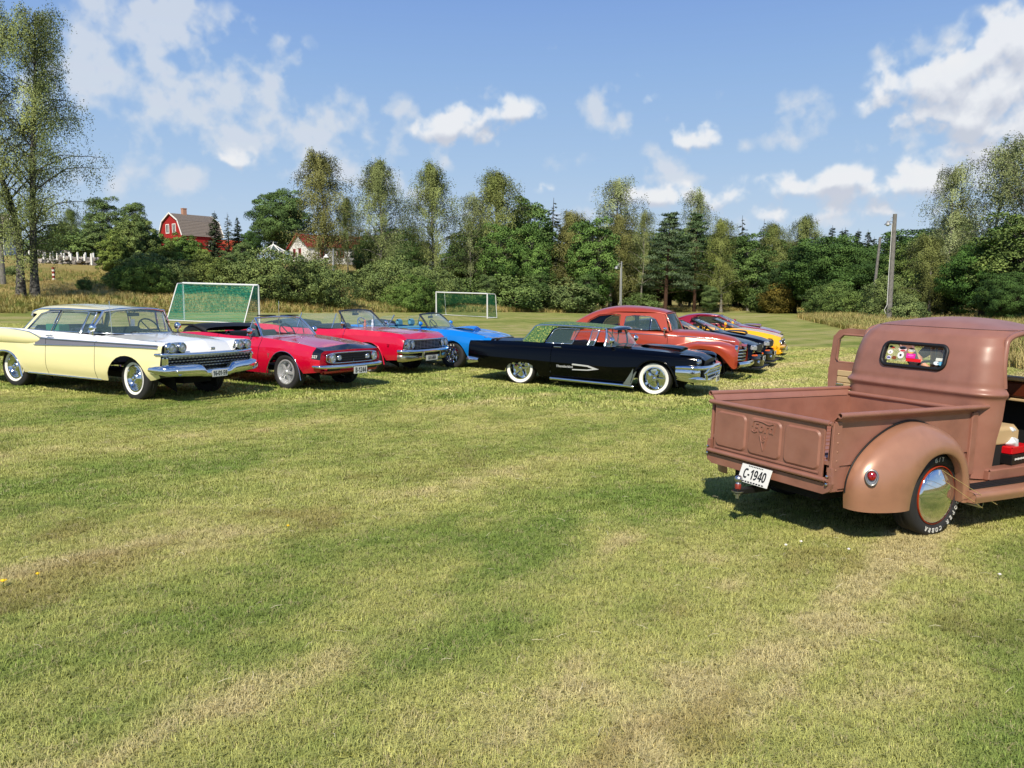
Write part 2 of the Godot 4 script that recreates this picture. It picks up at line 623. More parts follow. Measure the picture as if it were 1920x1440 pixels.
func lawn_color(x: float, z: float) -> Color:   # linear base colour: green, olive, straw and brown patches, drawn out along the mower's tracks; far grazing sheen painted in too
	var along := x * 0.64 - z * 0.77
	var across := x * 0.77 + z * 0.64
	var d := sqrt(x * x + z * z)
	var a := patch_a.get_noise_2d(along * 0.45, across * 1.5)
	var b := patch_b.get_noise_2d(along * 0.75, across * 1.25)
	var t := patch_c.get_noise_2d(along * 0.5, across * 3.2)
	var fine := patch_b.get_noise_2d(along * 2.7 + 40.0, across * 3.6)
	var stripe := 0.5 + 0.5 * sin(across * TAU / 1.9 + a * 1.5)
	var dry := 0.42 + a * 0.55 + b * 0.5 + t * 0.35 + (stripe - 0.5) * 0.2 + smooth(0.86, 1.0, stripe) * smooth(-0.2, 0.2, t + a * 0.4) * 0.36 + fine * 0.3 + smooth(8.0, 26.0, d) * 0.16  # distance term is not dryness: paints the pale grazing sheen of far grass
	var c := Color(0.265, 0.35, 0.078).lerp(Color(0.52, 0.525, 0.165), smooth(-0.1, 0.8, dry))
	c = c.lerp(Color(0.68, 0.57, 0.30), smooth(0.66, 1.15, dry) * 0.75)
	var brown := smooth(0.28, 0.6, -b * 0.8 + a * 0.35 + 0.1) * (1.0 - smooth(6.0, 14.0, d))
	c = c.lerp(Color(0.36, 0.25, 0.1), brown * 0.45)
	var green := smooth(0.2, 0.55, -a * 0.7 - b * 0.6)
	return c.lerp(Color(0.17, 0.285, 0.055), green * 0.42)

func meadow_color(x: float, z: float) -> Color:
	var b := patch_b.get_noise_2d(x * 0.35, z * 0.35)
	var a := patch_a.get_noise_2d(x * 0.3, z * 0.3)
	var c := Color(0.52, 0.42, 0.16).lerp(Color(0.3, 0.3, 0.085), smooth(-0.1, 0.5, a))
	return c.lerp(Color(0.45, 0.28, 0.11), smooth(0.15, 0.5, b) * 0.5)

func spread(a: float, b: float, first: float, grow: float) -> Array:
	var o := [a]
	var s := first
	while o[-1] < b:
		o.append(minf(b, o[-1] + s))
		s *= grow
	return o

func make_ground() -> void:
	var xs := []
	var right := spread(26.0, 900.0, 0.6, 1.07)
	var left := spread(26.0, 900.0, 0.6, 1.07)
	left.reverse()
	for v in left: xs.append(-v)
	var x := -25.6
	while x < 25.9:
		xs.append(x)
		x += 0.4
	xs.append_array(right)
	var zs := []
	var back := spread(4.0, 500.0, 2.0, 1.3)
	back.reverse()
	for v in back: zs.append(v)
	var z := 3.7
	while z > -100.0:
		zs.append(z)
		z -= 0.22 if z > -16.0 else (0.45 if z > -40.0 else 0.9)
	for v in spread(100.0, 1400.0, 1.5, 1.08): zs.append(-v)
	var w := xs.size()
	var h := zs.size()
	var p := PackedVector3Array()
	var n := PackedVector3Array()
	var c := PackedColorArray()
	var u := PackedVector2Array()
	var ix := PackedInt32Array()
	for j in h:
		for i in w:
			var gx: float = xs[i]
			var gz: float = zs[j]
			p.append(Vector3(gx, ground_y(gx, gz), gz))
			n.append(Vector3(ground_y(gx - 0.3, gz) - ground_y(gx + 0.3, gz), 0.6, ground_y(gx, gz - 0.3) - ground_y(gx, gz + 0.3)).normalized())
			var bd := beyond(gx, gz) + patch_b.get_noise_2d(gx * 0.5, gz * 0.5) * 1.2
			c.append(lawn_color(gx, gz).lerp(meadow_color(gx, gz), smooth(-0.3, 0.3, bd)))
			u.append(Vector2(gx, gz))
	for j in h - 1:
		for i in w - 1:
			var a := j * w + i
			for k in [a, a + w, a + 1, a + 1, a + w, a + w + 1]:
				ix.append(k)
	var arr := []
	arr.resize(Mesh.ARRAY_MAX)
	arr[Mesh.ARRAY_VERTEX] = p
	arr[Mesh.ARRAY_NORMAL] = n
	arr[Mesh.ARRAY_COLOR] = c
	arr[Mesh.ARRAY_TEX_UV] = u
	arr[Mesh.ARRAY_INDEX] = ix
	var mesh := ArrayMesh.new()
	mesh.add_surface_from_arrays(Mesh.PRIMITIVE_TRIANGLES, arr)
	var m := vcm(0.95)
	m.metallic_specular = 0.1
	m.albedo_texture = noise_tex(0.09, 512, 0.62, 1.0, 5, 4)
	m.uv1_scale = Vector3(0.55, 0.55, 0.55)
	m.heightmap_enabled = true
	m.heightmap_texture = noise_tex(0.16, 512, 0.0, 1.0, 4, 9)
	m.heightmap_scale = 2.5
	var g := solo("ground", mesh, m, "wide mown grass field with dry straw patches under the parked cars", "ground", "", "structure")
	g.set_meta("kind", "structure")

func blades(rng: RandomNumberGenerator, count: int, height: float, width: float, rad: float, lean: float) -> ArrayMesh:
	var b := MB.new()
	b.colored = true
	for i in count:
		var a := rng.randf() * TAU
		var at := Vector3(cos(a), 0, sin(a)) * rad * sqrt(rng.randf())
		var f := rng.randf() * TAU
		var d := Vector3(cos(f), 0, sin(f))
		var s := Vector3(-d.z, 0, d.x) * width * 0.5 * rng.randf_range(0.7, 1.3)
		var hh := height * rng.randf_range(0.55, 1.15)
		var l := lean * rng.randf_range(0.3, 1.3)
		var mid := at + Vector3(0, hh * 0.62, 0) + d * hh * l * 0.35
		var tip := at + Vector3(0, hh * (1.0 - l * 0.25), 0) + d * hh * l
		b.col = Color.WHITE * rng.randf_range(0.72, 1.12)
		if rng.randf() < 0.13:
			b.col = Color(1.35, 1.1, 1.3) * rng.randf_range(0.9, 1.2)
		var m := (s.cross(mid - at)).normalized().lerp(Vector3.UP, 0.6).normalized()
		b.quad(at - s, at + s, mid + s * 0.7, mid - s * 0.7, m, m, m, m)
		b.tri(mid - s * 0.7, mid + s * 0.7, tip, m, m, m)
	return b.commit()

func scatter(called: String, mesh: Mesh, mat: Material, spots: Array, label: String, category: String) -> void:   # spots: [Transform3D, Color]
	var mm := MultiMesh.new()
	mm.transform_format = MultiMesh.TRANSFORM_3D
	mm.use_colors = true
	mm.mesh = mesh
	mesh.surface_set_material(0, mat)
	mm.instance_count = spots.size()
	for i in spots.size():
		mm.set_instance_transform(i, spots[i][0])
		mm.set_instance_color(i, spots[i][1])
	var o := MultiMeshInstance3D.new()
	o.name = numbered(called)
	o.multimesh = mm
	add_child(o)
	tag(o, label, category, "", "stuff")

func make_grass() -> void:
	var rng := RandomNumberGenerator.new()
	rng.seed = 77
	var gm := vcm(0.7, 0.35)
	var kinds := [[1.9, 6.5, 2300.0, 13, 0.036, 0.0028, 0.032, 1.1, "nearest"], [6.5, 13.0, 560.0, 15, 0.036, 0.0042, 0.065, 1.1, "middle"], [13.0, 34.0, 110.0, 14, 0.04, 0.009, 0.13, 0.9, "far"]]
	for k in kinds:
		var spots := []
		var d0: float = k[0]
		var d1: float = k[1]
		var total := int(k[2] * 1.07 * (d1 * d1 - d0 * d0))
		for i in total:
			var d := sqrt(rng.randf_range(d0 * d0, d1 * d1))
			var x := d * rng.randf_range(-1.1, 1.1)
			var z := -d
			if beyond(x, z) > 0.0:
				continue
			var t := Transform3D(Basis(Vector3.UP, rng.randf() * TAU).scaled(Vector3.ONE * rng.randf_range(0.7, 1.25)), Vector3(x, ground_y(x, z) - 0.004, z))
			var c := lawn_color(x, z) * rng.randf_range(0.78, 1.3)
			if rng.randf() < 0.1:
				c = c.lerp(Color(0.55, 0.46, 0.26), 0.7)
			spots.append([t, Color(c.r, c.g, c.b)])
		scatter("lawn_grass", blades(rng, k[3], k[4], k[5], k[6], k[7]), gm, spots, "short mown grass blades, green and straw, in the %s lawn" % k[8], "grass")
	# tall dry grass beyond the mown edge
	var spots := []
	for i in 60000:
		var x := rng.randf_range(-62.0, 52.0)
		var t := pow(rng.randf(), 1.6) * 26.0
		var z := -lut(EDGE, x) - t + 0.2
		if rng.randf() < 0.45:
			z = -rng.randf_range(16.0, 92.0)
			x = lut(RIGHT, -z) + pow(rng.randf(), 1.4) * 24.0
			if -z > lut(EDGE, x): continue
		if beyond(x, z) + patch_b.get_noise_2d(x * 0.5, z * 0.5) * 1.2 < -0.1: continue
		var s := rng.randf_range(0.4, 0.95) * lerpf(0.7, 0.95, smooth(0.0, 2.0, beyond(x, z)))
		if x < -12.0: s *= lerpf(0.9, 0.42, smooth(3.0, 10.0, beyond(x, z)))
		var c := meadow_color(x, z).lerp(Color(0.58, 0.49, 0.2), 0.4) * rng.randf_range(0.7, 1.25)
		if rng.randf() < 0.22:
			c = Color(0.19, 0.25, 0.06) * rng.randf_range(0.8, 1.3)
		spots.append([Transform3D(Basis(Vector3.UP, rng.randf() * TAU).scaled(Vector3(s * 1.2, s, s * 1.2)), Vector3(x, ground_y(x, z) - 0.02, z)), Color(c.r, c.g, c.b)])
	scatter("meadow_grass", blades(rng, 26, 0.85, 0.028, 0.3, 0.5), gm, spots, "tall dry yellow meadow grass along the edge of the mown field", "meadow grass")

func make_straws() -> void:
	var rng := RandomNumberGenerator.new()
	rng.seed = 88
	var b := MB.new()
	b.tube([Vector3(-0.05, 0.0, 0), Vector3(0.0, 0.012, 0.006), Vector3(0.06, 0.002, -0.004)], [0.0016, 0.0018, 0.001], 4)
	var spots := []
	for i in 420:
		var d := sqrt(rng.randf_range(6.0, 90.0))
		var x := d * rng.randf_range(-0.7, 0.7)
		var s := rng.randf_range(0.25, 0.65)
		spots.append([Transform3D(Basis.from_euler(Vector3(rng.randf_range(-0.3, 0.3), rng.randf() * TAU, rng.randf_range(-0.4, 0.4))).scaled(Vector3.ONE * s), Vector3(x, ground_y(x, -d) + rng.randf_range(0.025, 0.05), -d)), Color(0.8, 0.72, 0.52) * rng.randf_range(0.7, 1.1)])
	scatter("dry_straw", b.commit(), vcm(0.7), spots, "pale dry stalks lying loose on the mown lawn", "straw")
	var k := 0
	for q in [[-3.05, -4.62, "largest yellow flower in the grass at the lower left"], [-2.92, -4.75, "small yellow flower just behind the largest one"], [-3.3, -4.4, "small yellow flower left of the largest one in the grass"], [-1.7, -5.9, "lone small yellow flower farther out in the lawn"], [2.2, -5.9, "white clover head nearest the pickup's rear wheel"], [2.5, -5.75, "white clover head right of the others behind the pickup"], [2.05, -5.8, "white clover head left of the others behind the pickup"], [3.35, -5.3, "white clover head alone at the right of the lawn"]]:
		var o := thing("flower", q[2], "flower", Transform3D(Basis.IDENTITY, Vector3(q[0], ground_y(q[0], q[1]), q[1])), "")
		var m := MB.new()
		m.tube([Vector3.ZERO, Vector3(0.004, 0.05, 0)], 0.0018, 5)
		part(o, "stem", m, mt(Color(0.3, 0.42, 0.14), 0.7))
		m = MB.new()
		var rr := 0.02 if k == 0 else 0.012
		for i in 12:
			var t := TAU * i / 12.0
			m.flat(Vector3(0, 0.052, 0), Vector3(rr * cos(t - 0.2), 0.056, rr * sin(t - 0.2)), Vector3(rr * 1.15 * cos(t), 0.058, rr * 1.15 * sin(t)), Vector3(rr * cos(t + 0.2), 0.056, rr * sin(t + 0.2)))
		m.lathe(Vector3(0, 0.05, 0), Basis(Vector3.RIGHT, Vector3.FORWARD, Vector3.UP), [[rr * 0.6, 0.0], [rr * 0.4, 0.012], [0.0, 0.015]], 8)
		part(o, "petals", m, mt(Color(0.95, 0.78, 0.05) if k < 4 else Color(0.9, 0.88, 0.86), 0.7))
		k += 1

# ---------------------------------------------------------------- trees
class Leaves:
	var p := PackedVector3Array()
	var c := PackedColorArray()
	var n := PackedVector3Array()
	var rng := RandomNumberGenerator.new()
	func v3(s: float) -> Vector3:
		return Vector3(rng.randfn(0, s), rng.randfn(0, s), rng.randfn(0, s))
	func leaf(at: Vector3, axis: Vector3, length: float, width: float, facing: Vector3, col: Color, out: Vector3) -> void:
		var a := axis.normalized() * length
		var s := axis.cross(facing)
		if s.length_squared() < 1e-6:
			s = axis.cross(Vector3(0.3, 0.9, 0.2))
		s = s.normalized() * width * 0.5
		# the leaves of a clump share its outward lean, so that it takes the light as one mass
		var m := (out.normalized() + v3(0.33)).normalized()
		if s.cross(a).dot(m) > 0.0: s = -s
		var mid := at + a * 0.45
		p.append(at); p.append(mid + s); p.append(at + a)
		p.append(at); p.append(at + a); p.append(mid - s)
		for i in 6:
			c.append(col)
			n.append(m)
	func mesh() -> ArrayMesh:
		var a := []
		a.resize(Mesh.ARRAY_MAX)
		a[Mesh.ARRAY_VERTEX] = p
		a[Mesh.ARRAY_COLOR] = c
		a[Mesh.ARRAY_NORMAL] = n
		var m := ArrayMesh.new()
		m.add_surface_from_arrays(Mesh.PRIMITIVE_TRIANGLES, a)
		return m

func limb_tube(b: MB, from: Vector3, to: Vector3, r0: float, r1: float, sag := 0.0, k := 5) -> void:
	var mid := from.lerp(to, 0.5) + Vector3(0, sag, 0)
	b.tube(MB.spline([from, mid, to], 2), [r0, lerpf(r0, r1, 0.3), (r0 + r1) * 0.5, lerpf(r0, r1, 0.8), r1], k, false)

func bark(c0: Color, c1: Color, freq: float, sd: int) -> StandardMaterial3D:
	var m := StandardMaterial3D.new()
	var t := noise_tex(freq, 256, 0, 1, 4, sd)
	var g := Gradient.new()
	g.set_color(0, c0)
	g.set_color(1, c1)
	g.add_point(0.42, c0)
	g.add_point(0.55, c1)
	t.color_ramp = g
	m.albedo_texture = t
	m.uv1_triplanar = true
	m.uv1_scale = Vector3(0.7, 1.3, 0.7)
	m.roughness = 0.9
	return m

# hanging-branched birch, 10 m high; spec: [seed, limbs, crown radius, base of crown, leaves, leaf size, hang, twin trunk]
func birch(spec: Array, c0: Color, c1: Color) -> Array:
	var rng := RandomNumberGenerator.new()
	rng.seed = spec[0]
	var lf := Leaves.new()
	lf.rng = rng
	var b := MB.new()
	var limbs: int = spec[1]
	var R: float = spec[2]
	var base: float = spec[3]
	var each := int(spec[4] / limbs)
	var gap := FastNoiseLite.new()
	gap.seed = spec[0]
	gap.frequency = 1.0
	gap.fractal_octaves = 2
	var trunks := [Vector3.ZERO] if not spec[7] else [Vector3(-0.27, 0, 0.05), Vector3(0.2, 0, -0.05)]
	for ti in trunks.size():
		var off: Vector3 = trunks[ti]
		var top := Vector3(off.x * 4.5 + rng.randf_range(-0.3, 0.3), 10.0 - 0.8 * ti, off.z * 2.0 + rng.randf_range(-0.3, 0.3))
		var line := [off, off * 1.05 + Vector3(rng.randf_range(-0.08, 0.08), 2.5, 0), off.lerp(top, 0.5) + Vector3(rng.randf_range(-0.15, 0.15), 5.0 - off.lerp(top, 0.5).y, 0.1), off.lerp(top, 0.77), top]
		var sp := MB.spline(line, 3)
		var rad := []
		var tr := 0.16 if spec[7] else 0.13
		for i in sp.size(): rad.append(lerpf(tr, 0.015, pow(float(i) / sp.size(), 0.85)) * (1.35 if i == 0 else 1.0))
		b.tube(sp, rad, 8, false)
		for i in limbs / trunks.size():
			var t := base + (0.985 - base) * pow((i + rng.randf()) / (limbs / trunks.size()), 0.85)
			var from: Vector3 = sp[clampi(int(t * (sp.size() - 1)), 0, sp.size() - 2)].lerp(sp[clampi(int(t * (sp.size() - 1)) + 1, 0, sp.size() - 1)], fposmod(t * (sp.size() - 1), 1.0))
			var prof := pow(clampf((1.0 - t) * 1.9, 0.09, 1.0), 0.55) * smooth(base - 0.25, base + 0.16, t)
			var az := i * 2.39996 + rng.randf_range(-0.5, 0.5) + ti * 1.3
			var d := Vector3(cos(az), 0, sin(az))
			var bough := gap.get_noise_3d(d.x * 0.9 + ti * 5.0, t * 4.2, d.z * 0.9)
			var l := R * prof * clampf(0.86 + bough * 1.15, 0.22, 1.45) * rng.randf_range(0.75, 1.1)
			var rise := l * rng.randf_range(0.35, 0.9)
			var tip := from + d * l + Vector3(0, rise * 0.75, 0)
			var mid := from + d * l * 0.5 + Vector3(0, rise * 0.72, 0)
			limb_tube(b, from, tip, 0.035 * (1.1 - t) + 0.008, 0.005, rise * 0.3, 4)
			var tone := c0.lerp(c1, clampf(rng.randfn(0.45, 0.3), 0.0, 1.0)) * rng.randf_range(0.75, 1.25)
			var strings := maxi(2, int(each / 14.0))
			for s in strings:
				var q := pow(rng.randf(), 0.6)
				var at: Vector3 = from.lerp(mid, q * 2.0) if q < 0.5 else mid.lerp(tip, q * 2.0 - 1.0)
				at += lf.v3(0.07 + 0.09 * q * R * 0.5)
				var hang: float = spec[6] * rng.randf_range(0.3, 1.0) * (0.4 + q)
				var drift := d * rng.randf_range(-0.1, 0.3) + lf.v3(0.12)
				for k in 14:
					var f := k / 13.0
					var pos := at + Vector3(0, -hang * f, 0) + drift * f + lf.v3(0.045)
					var ax := Vector3(rng.randf_range(-0.7, 0.7), rng.randf_range(-1.0, 0.25), rng.randf_range(-0.7, 0.7))
					lf.leaf(pos, ax, spec[5] * rng.randf_range(0.7, 1.3), spec[5] * rng.randf_range(0.45, 0.75), lf.v3(1.0), tone * rng.randf_range(0.8, 1.22), d + Vector3(0, 0.35, 0))
	return [b.commit(), lf.mesh()]

# broad-leaved crown of clumps round limbs; spec: [seed, height, trunk radius, crown centre, crown half height, crown radius, clumps, clump radius, leaves, leaf size, flatness]
func leafy(spec: Array, c0: Color, c1: Color) -> Array:
	var rng := RandomNumberGenerator.new()
	rng.seed = spec[0]
	var lf := Leaves.new()
	lf.rng = rng
	var b := MB.new()
	var H: float = spec[1]
	var tr: float = spec[2]
	var cy: float = spec[3]
	var hh: float = spec[4]
	var R: float = spec[5]
	var clumps: int = spec[6]
	var each := int(spec[8] / clumps)
	if tr > 0.0:
		b.tube([Vector3.ZERO, Vector3(0.05, cy * 0.5, 0.03), Vector3(-0.05, cy, 0), Vector3(0.04, cy + hh * 0.8, 0.0)], [tr * 1.2, tr * 0.9, tr * 0.6, tr * 0.08], 8, false)
	for i in clumps:
		var v := 1.0 - 2.0 * (i + 0.5) / clumps
		var az := i * 2.39996 + rng.randf_range(-0.3, 0.3)
		var rr := pow(rng.randf(), 0.28) * rng.randf_range(0.82, 1.08)
		var h := sqrt(maxf(0.0, 1.0 - v * v))
		var wob := 1.0 + 0.16 * sin(az * 2.0 + spec[0]) + 0.1 * sin(az * 5.0 + v * 4.0)
		var at := Vector3(cos(az) * h * R * rr * wob, cy + v * hh * rr, sin(az) * h * R * rr * wob)
		if at.y < 0.12: at.y = 0.12 + rng.randf() * 0.3
		var cr: float = spec[7] * rng.randf_range(0.65, 1.35)
		if tr > 0.0:
			limb_tube(b, Vector3(0, clampf(at.y - R * 0.7, cy * 0.45, cy + hh * 0.6), 0), at, tr * 0.28, 0.012, cr * 0.2, 4)
		else:
			limb_tube(b, Vector3(rng.randf_range(-0.2, 0.2), 0, rng.randf_range(-0.2, 0.2)), at, 0.035, 0.008, cr * 0.2, 4)
		var tone := c0.lerp(c1, clampf(rng.randfn(0.5, 0.32), 0.0, 1.0)) * rng.randf_range(0.8, 1.2)
		var outward := (at - Vector3(0, cy - hh * 0.3, 0)).normalized()
		for k in each:
			var d := (lf.v3(1.0).normalized() + outward * 0.45 + Vector3(0, 0.25, 0)).normalized()
			var pos := at + Vector3(d.x, d.y * spec[10], d.z) * cr * pow(rng.randf(), 0.33)
			var ax := (d * 0.5 + lf.v3(0.8)).normalized()
			lf.leaf(pos, ax, spec[9] * rng.randf_range(0.65, 1.35), spec[9] * rng.randf_range(0.5, 0.8), (d + lf.v3(0.6)), tone * rng.randf_range(0.75, 1.28), d * 0.8 + outward * 0.6)
	return [b.commit(), lf.mesh()]

# conifer 10 m high; spec: [seed, radius, tiers, per tier, first tier, droop, thin]
func spruce(spec: Array, c0: Color, c1: Color) -> Array:
	var rng := RandomNumberGenerator.new()
	rng.seed = spec[0]
	var lf := Leaves.new()
	lf.rng = rng
	var b := MB.new()
	b.tube([Vector3.ZERO, Vector3(0.03, 5, 0), Vector3(0, 10, 0)], [0.16, 0.09, 0.012], 7, false)
	var tiers: int = spec[2]
	for t in tiers:
		var f := pow(float(t) / tiers, 0.9)
		var y := lerpf(spec[4], 9.8, f)
		var l0: float = spec[1] * pow(1.0 - f, 0.8) + 0.12
		for k in int(spec[3] * (1.0 - 0.5 * f)) + 2:
			if rng.randf() < spec[6]: continue
			var az := rng.randf() * TAU
			var d := Vector3(cos(az), 0, sin(az))
			var l := l0 * rng.randf_range(0.6, 1.12)
			var dr: float = spec[5] * l * rng.randf_range(0.6, 1.2)
			var from := Vector3(0, y + rng.randf_range(-0.12, 0.12), 0)
			var mid := from + d * l * 0.55 + Vector3(0, -dr * 0.75, 0)
			var tip := from + d * l + Vector3(0, -dr + l * 0.16, 0)
			b.tube([from, mid, tip], [0.018, 0.011, 0.004], 3, false)
			var tone := c0.lerp(c1, rng.randf()) * rng.randf_range(0.75, 1.2)
			var cnt := int(10 + 26 * l)
			for q in cnt:
				var s := pow(rng.randf(), 0.7)
				var at: Vector3 = from.lerp(mid, s * 2.0) if s < 0.5 else mid.lerp(tip, s * 2.0 - 1.0)
				var side := Vector3(-d.z, 0, d.x) * rng.randf_range(-1, 1)
				var ax := (d * 0.7 + side + Vector3(0, rng.randf_range(-0.9, 0.12), 0)).normalized()
				var len := 0.2 * (1.2 - s * 0.5) * rng.randf_range(0.7, 1.5) * (0.5 + minf(l, 1.2) * 0.5)
				lf.leaf(at, ax, len * 1.4, len * 0.42, Vector3(0, 1, 0) + lf.v3(0.5), tone * rng.randf_range(0.7, 1.25), d * 0.7 + Vector3(0, 0.6, 0))
	return [b.commit(), lf.mesh()]

# pine 10 m high with layered pads of needles
func pine(sd: int, c0: Color, c1: Color) -> Array:
	var rng := RandomNumberGenerator.new()
	rng.seed = sd
	var lf := Leaves.new()
	lf.rng = rng
	var b := MB.new()
	b.tube([Vector3.ZERO, Vector3(0.08, 4, 0), Vector3(0, 9.7, 0)], [0.17, 0.12, 0.02], 8, false)
	for i in 62:
		var t := 0.2 + 0.78 * (i + rng.randf()) / 62.0
		var y := t * 9.8
		var prof := pow(clampf((1.0 - t) * 1.7, 0.08, 1.0), 0.75)
		var az := i * 2.39996 + rng.randf_range(-0.4, 0.4)
		var d := Vector3(cos(az), 0, sin(az))
		var l := 2.1 * prof * rng.randf_range(0.45, 1.1)
		var at := Vector3(0, y, 0) + d * l + Vector3(0, l * 0.18, 0)
		limb_tube(b, Vector3(0, y - 0.1, 0), at, 0.03, 0.008, -0.05, 4)
		var tone := c0.lerp(c1, rng.randf()) * rng.randf_range(0.75, 1.2)
		var cr := rng.randf_range(0.4, 0.75) * (0.5 + prof * 0.5)
		for k in 300:
			var o := lf.v3(0.5)
			var pos := at + Vector3(o.x * cr, absf(o.y) * cr * 0.42, o.z * cr) - d * rng.randf() * l * 0.35
			lf.leaf(pos, (lf.v3(0.7) + Vector3(0, 0.5, 0) + d * 0.3), 0.17 * rng.randf_range(0.7, 1.3), 0.055, lf.v3(1.0), tone * rng.randf_range(0.7, 1.3), d * 0.5 + Vector3(0, 0.8, 0))
	return [b.commit(), lf.mesh()]

var KIND := {}
var barks := {}
func make_kinds() -> void:
	barks = {"birch": bark(Color(0.16, 0.15, 0.14), Color(0.66, 0.64, 0.6), 0.05, 7), "grey": bark(Color(0.16, 0.14, 0.12), Color(0.3, 0.27, 0.23), 0.06, 8), "old": bark(Color(0.12, 0.115, 0.11), Color(0.38, 0.37, 0.35), 0.035, 9), "pine": bark(Color(0.2, 0.14, 0.1), Color(0.34, 0.23, 0.16), 0.05, 10)}
	KIND.big_birch = birch([101, 150, 2.3, 0.13, 110000, 0.055, 0.7, true], Color(0.139, 0.180, 0.064), Color(0.268, 0.314, 0.113)) + ["old"]
	KIND.birch = birch([102, 90, 2.5, 0.16, 46000, 0.085, 1.15, false], Color(0.158, 0.200, 0.072), Color(0.270, 0.318, 0.128)) + ["birch"]
	KIND.tall_birch = birch([103, 70, 1.9, 0.12, 42000, 0.085, 1.35, false], Color(0.179, 0.210, 0.074), Color(0.255, 0.300, 0.126)) + ["birch"]
	KIND.airy_birch = birch([104, 46, 2.5, 0.25, 20000, 0.085, 1.1, false], Color(0.212, 0.249, 0.116), Color(0.328, 0.385, 0.201)) + ["birch"]
	KIND.aspen = leafy([105, 10.0, 0.13, 5.4, 4.7, 2.2, 120, 0.62, 26000, 0.17, 0.8], Color(0.097, 0.159, 0.056), Color(0.206, 0.284, 0.097)) + ["birch"]
	KIND.young = leafy([121, 10.0, 0.12, 5.0, 4.8, 2.9, 170, 0.55, 40000, 0.2, 0.9], Color(0.116, 0.174, 0.058), Color(0.244, 0.313, 0.099)) + ["birch"]
	KIND.maple = leafy([106, 10.0, 0.3, 5.6, 4.5, 4.1, 170, 0.9, 60000, 0.165, 0.65], Color(0.064, 0.116, 0.041), Color(0.133, 0.215, 0.064)) + ["grey"]
	KIND.willow = leafy([107, 4.0, 0.0, 1.5, 2.5, 2.9, 260, 0.46, 40000, 0.12, 0.9], Color(0.116, 0.168, 0.058), Color(0.226, 0.290, 0.093)) + ["grey"]
	KIND.bush = leafy([108, 3.0, 0.0, 1.2, 1.8, 1.6, 70, 0.5, 11000, 0.14, 0.9], Color(0.106, 0.160, 0.058), Color(0.223, 0.284, 0.099)) + ["grey"]
	KIND.spruce = spruce([109, 1.75, 40, 10, 0.5, 0.35, 0.0], Color(0.055, 0.085, 0.043), Color(0.104, 0.142, 0.064)) + ["grey"]
	KIND.thin_spruce = spruce([110, 1.5, 30, 7, 1.2, 0.5, 0.35], Color(0.093, 0.116, 0.073), Color(0.140, 0.166, 0.103)) + ["grey"]
	KIND.pine = pine(111, Color(0.088, 0.140, 0.070), Color(0.160, 0.218, 0.110)) + ["pine"]

const SIZE := {"big_birch": 10.0, "birch": 10.0, "tall_birch": 10.0, "airy_birch": 10.0, "aspen": 10.0, "young": 10.0, "maple": 10.0, "willow": 4.0, "bush": 3.0, "spruce": 10.0, "thin_spruce": 10.0, "pine": 10.0}
const NAMES := {"big_birch": "birch_tree", "birch": "birch_tree", "tall_birch": "birch_tree", "airy_birch": "birch_tree", "aspen": "aspen_tree", "young": "young_tree", "maple": "broadleaf_tree", "willow": "willow_bush", "bush": "bush", "spruce": "spruce_tree", "thin_spruce": "spruce_tree", "pine": "pine_tree"}
var first_of := {}
var leaf_mats := {}
func plant(kind: String, x: float, z: float, height: float, label: String, group := "", widen := 1.0, tint := Color.WHITE, turn := -1.0) -> Node3D:
	var k: Array = KIND[kind]
	var o: Node3D
	if first_of.has(kind):
		o = first_of[kind].duplicate()
		o.name = numbered(NAMES[kind])
		add_child(o)
		o.remove_meta("group")
	else:
		o = thing(NAMES[kind], label, "tree")
		part(o, "stems" if kind in ["willow", "bush"] else "trunk", k[0], barks[k[2]])
		part(o, "crown", k[1], vcm(0.7, 0.3))
		first_of[kind] = o
	var s: float = height / SIZE[kind]
	var deg := turn if turn >= 0.0 else fposmod(x * 71.3 + z * 37.7, 360.0)
	var lean := Basis.from_euler(Vector3(sin(x * 3.1 + z) * 0.035, 0, cos(x * 1.7 + z * 2.3) * 0.045))
	o.transform = Transform3D(lean * Basis(Vector3.UP, deg_to_rad(deg)).scaled(Vector3(s * widen, s, s * widen)), Vector3(x, ground_y(x, z) - 0.05, z))
	tag(o, label, "bush" if kind in ["willow", "bush"] else "tree", group)
	var key := "%s" % tint
	if not leaf_mats.has(key):
		leaf_mats[key] = vcm(0.7, 0.3)
		leaf_mats[key].albedo_color = tint
	o.get_node("crown").set_surface_override_material(0, leaf_mats[key])
	return o

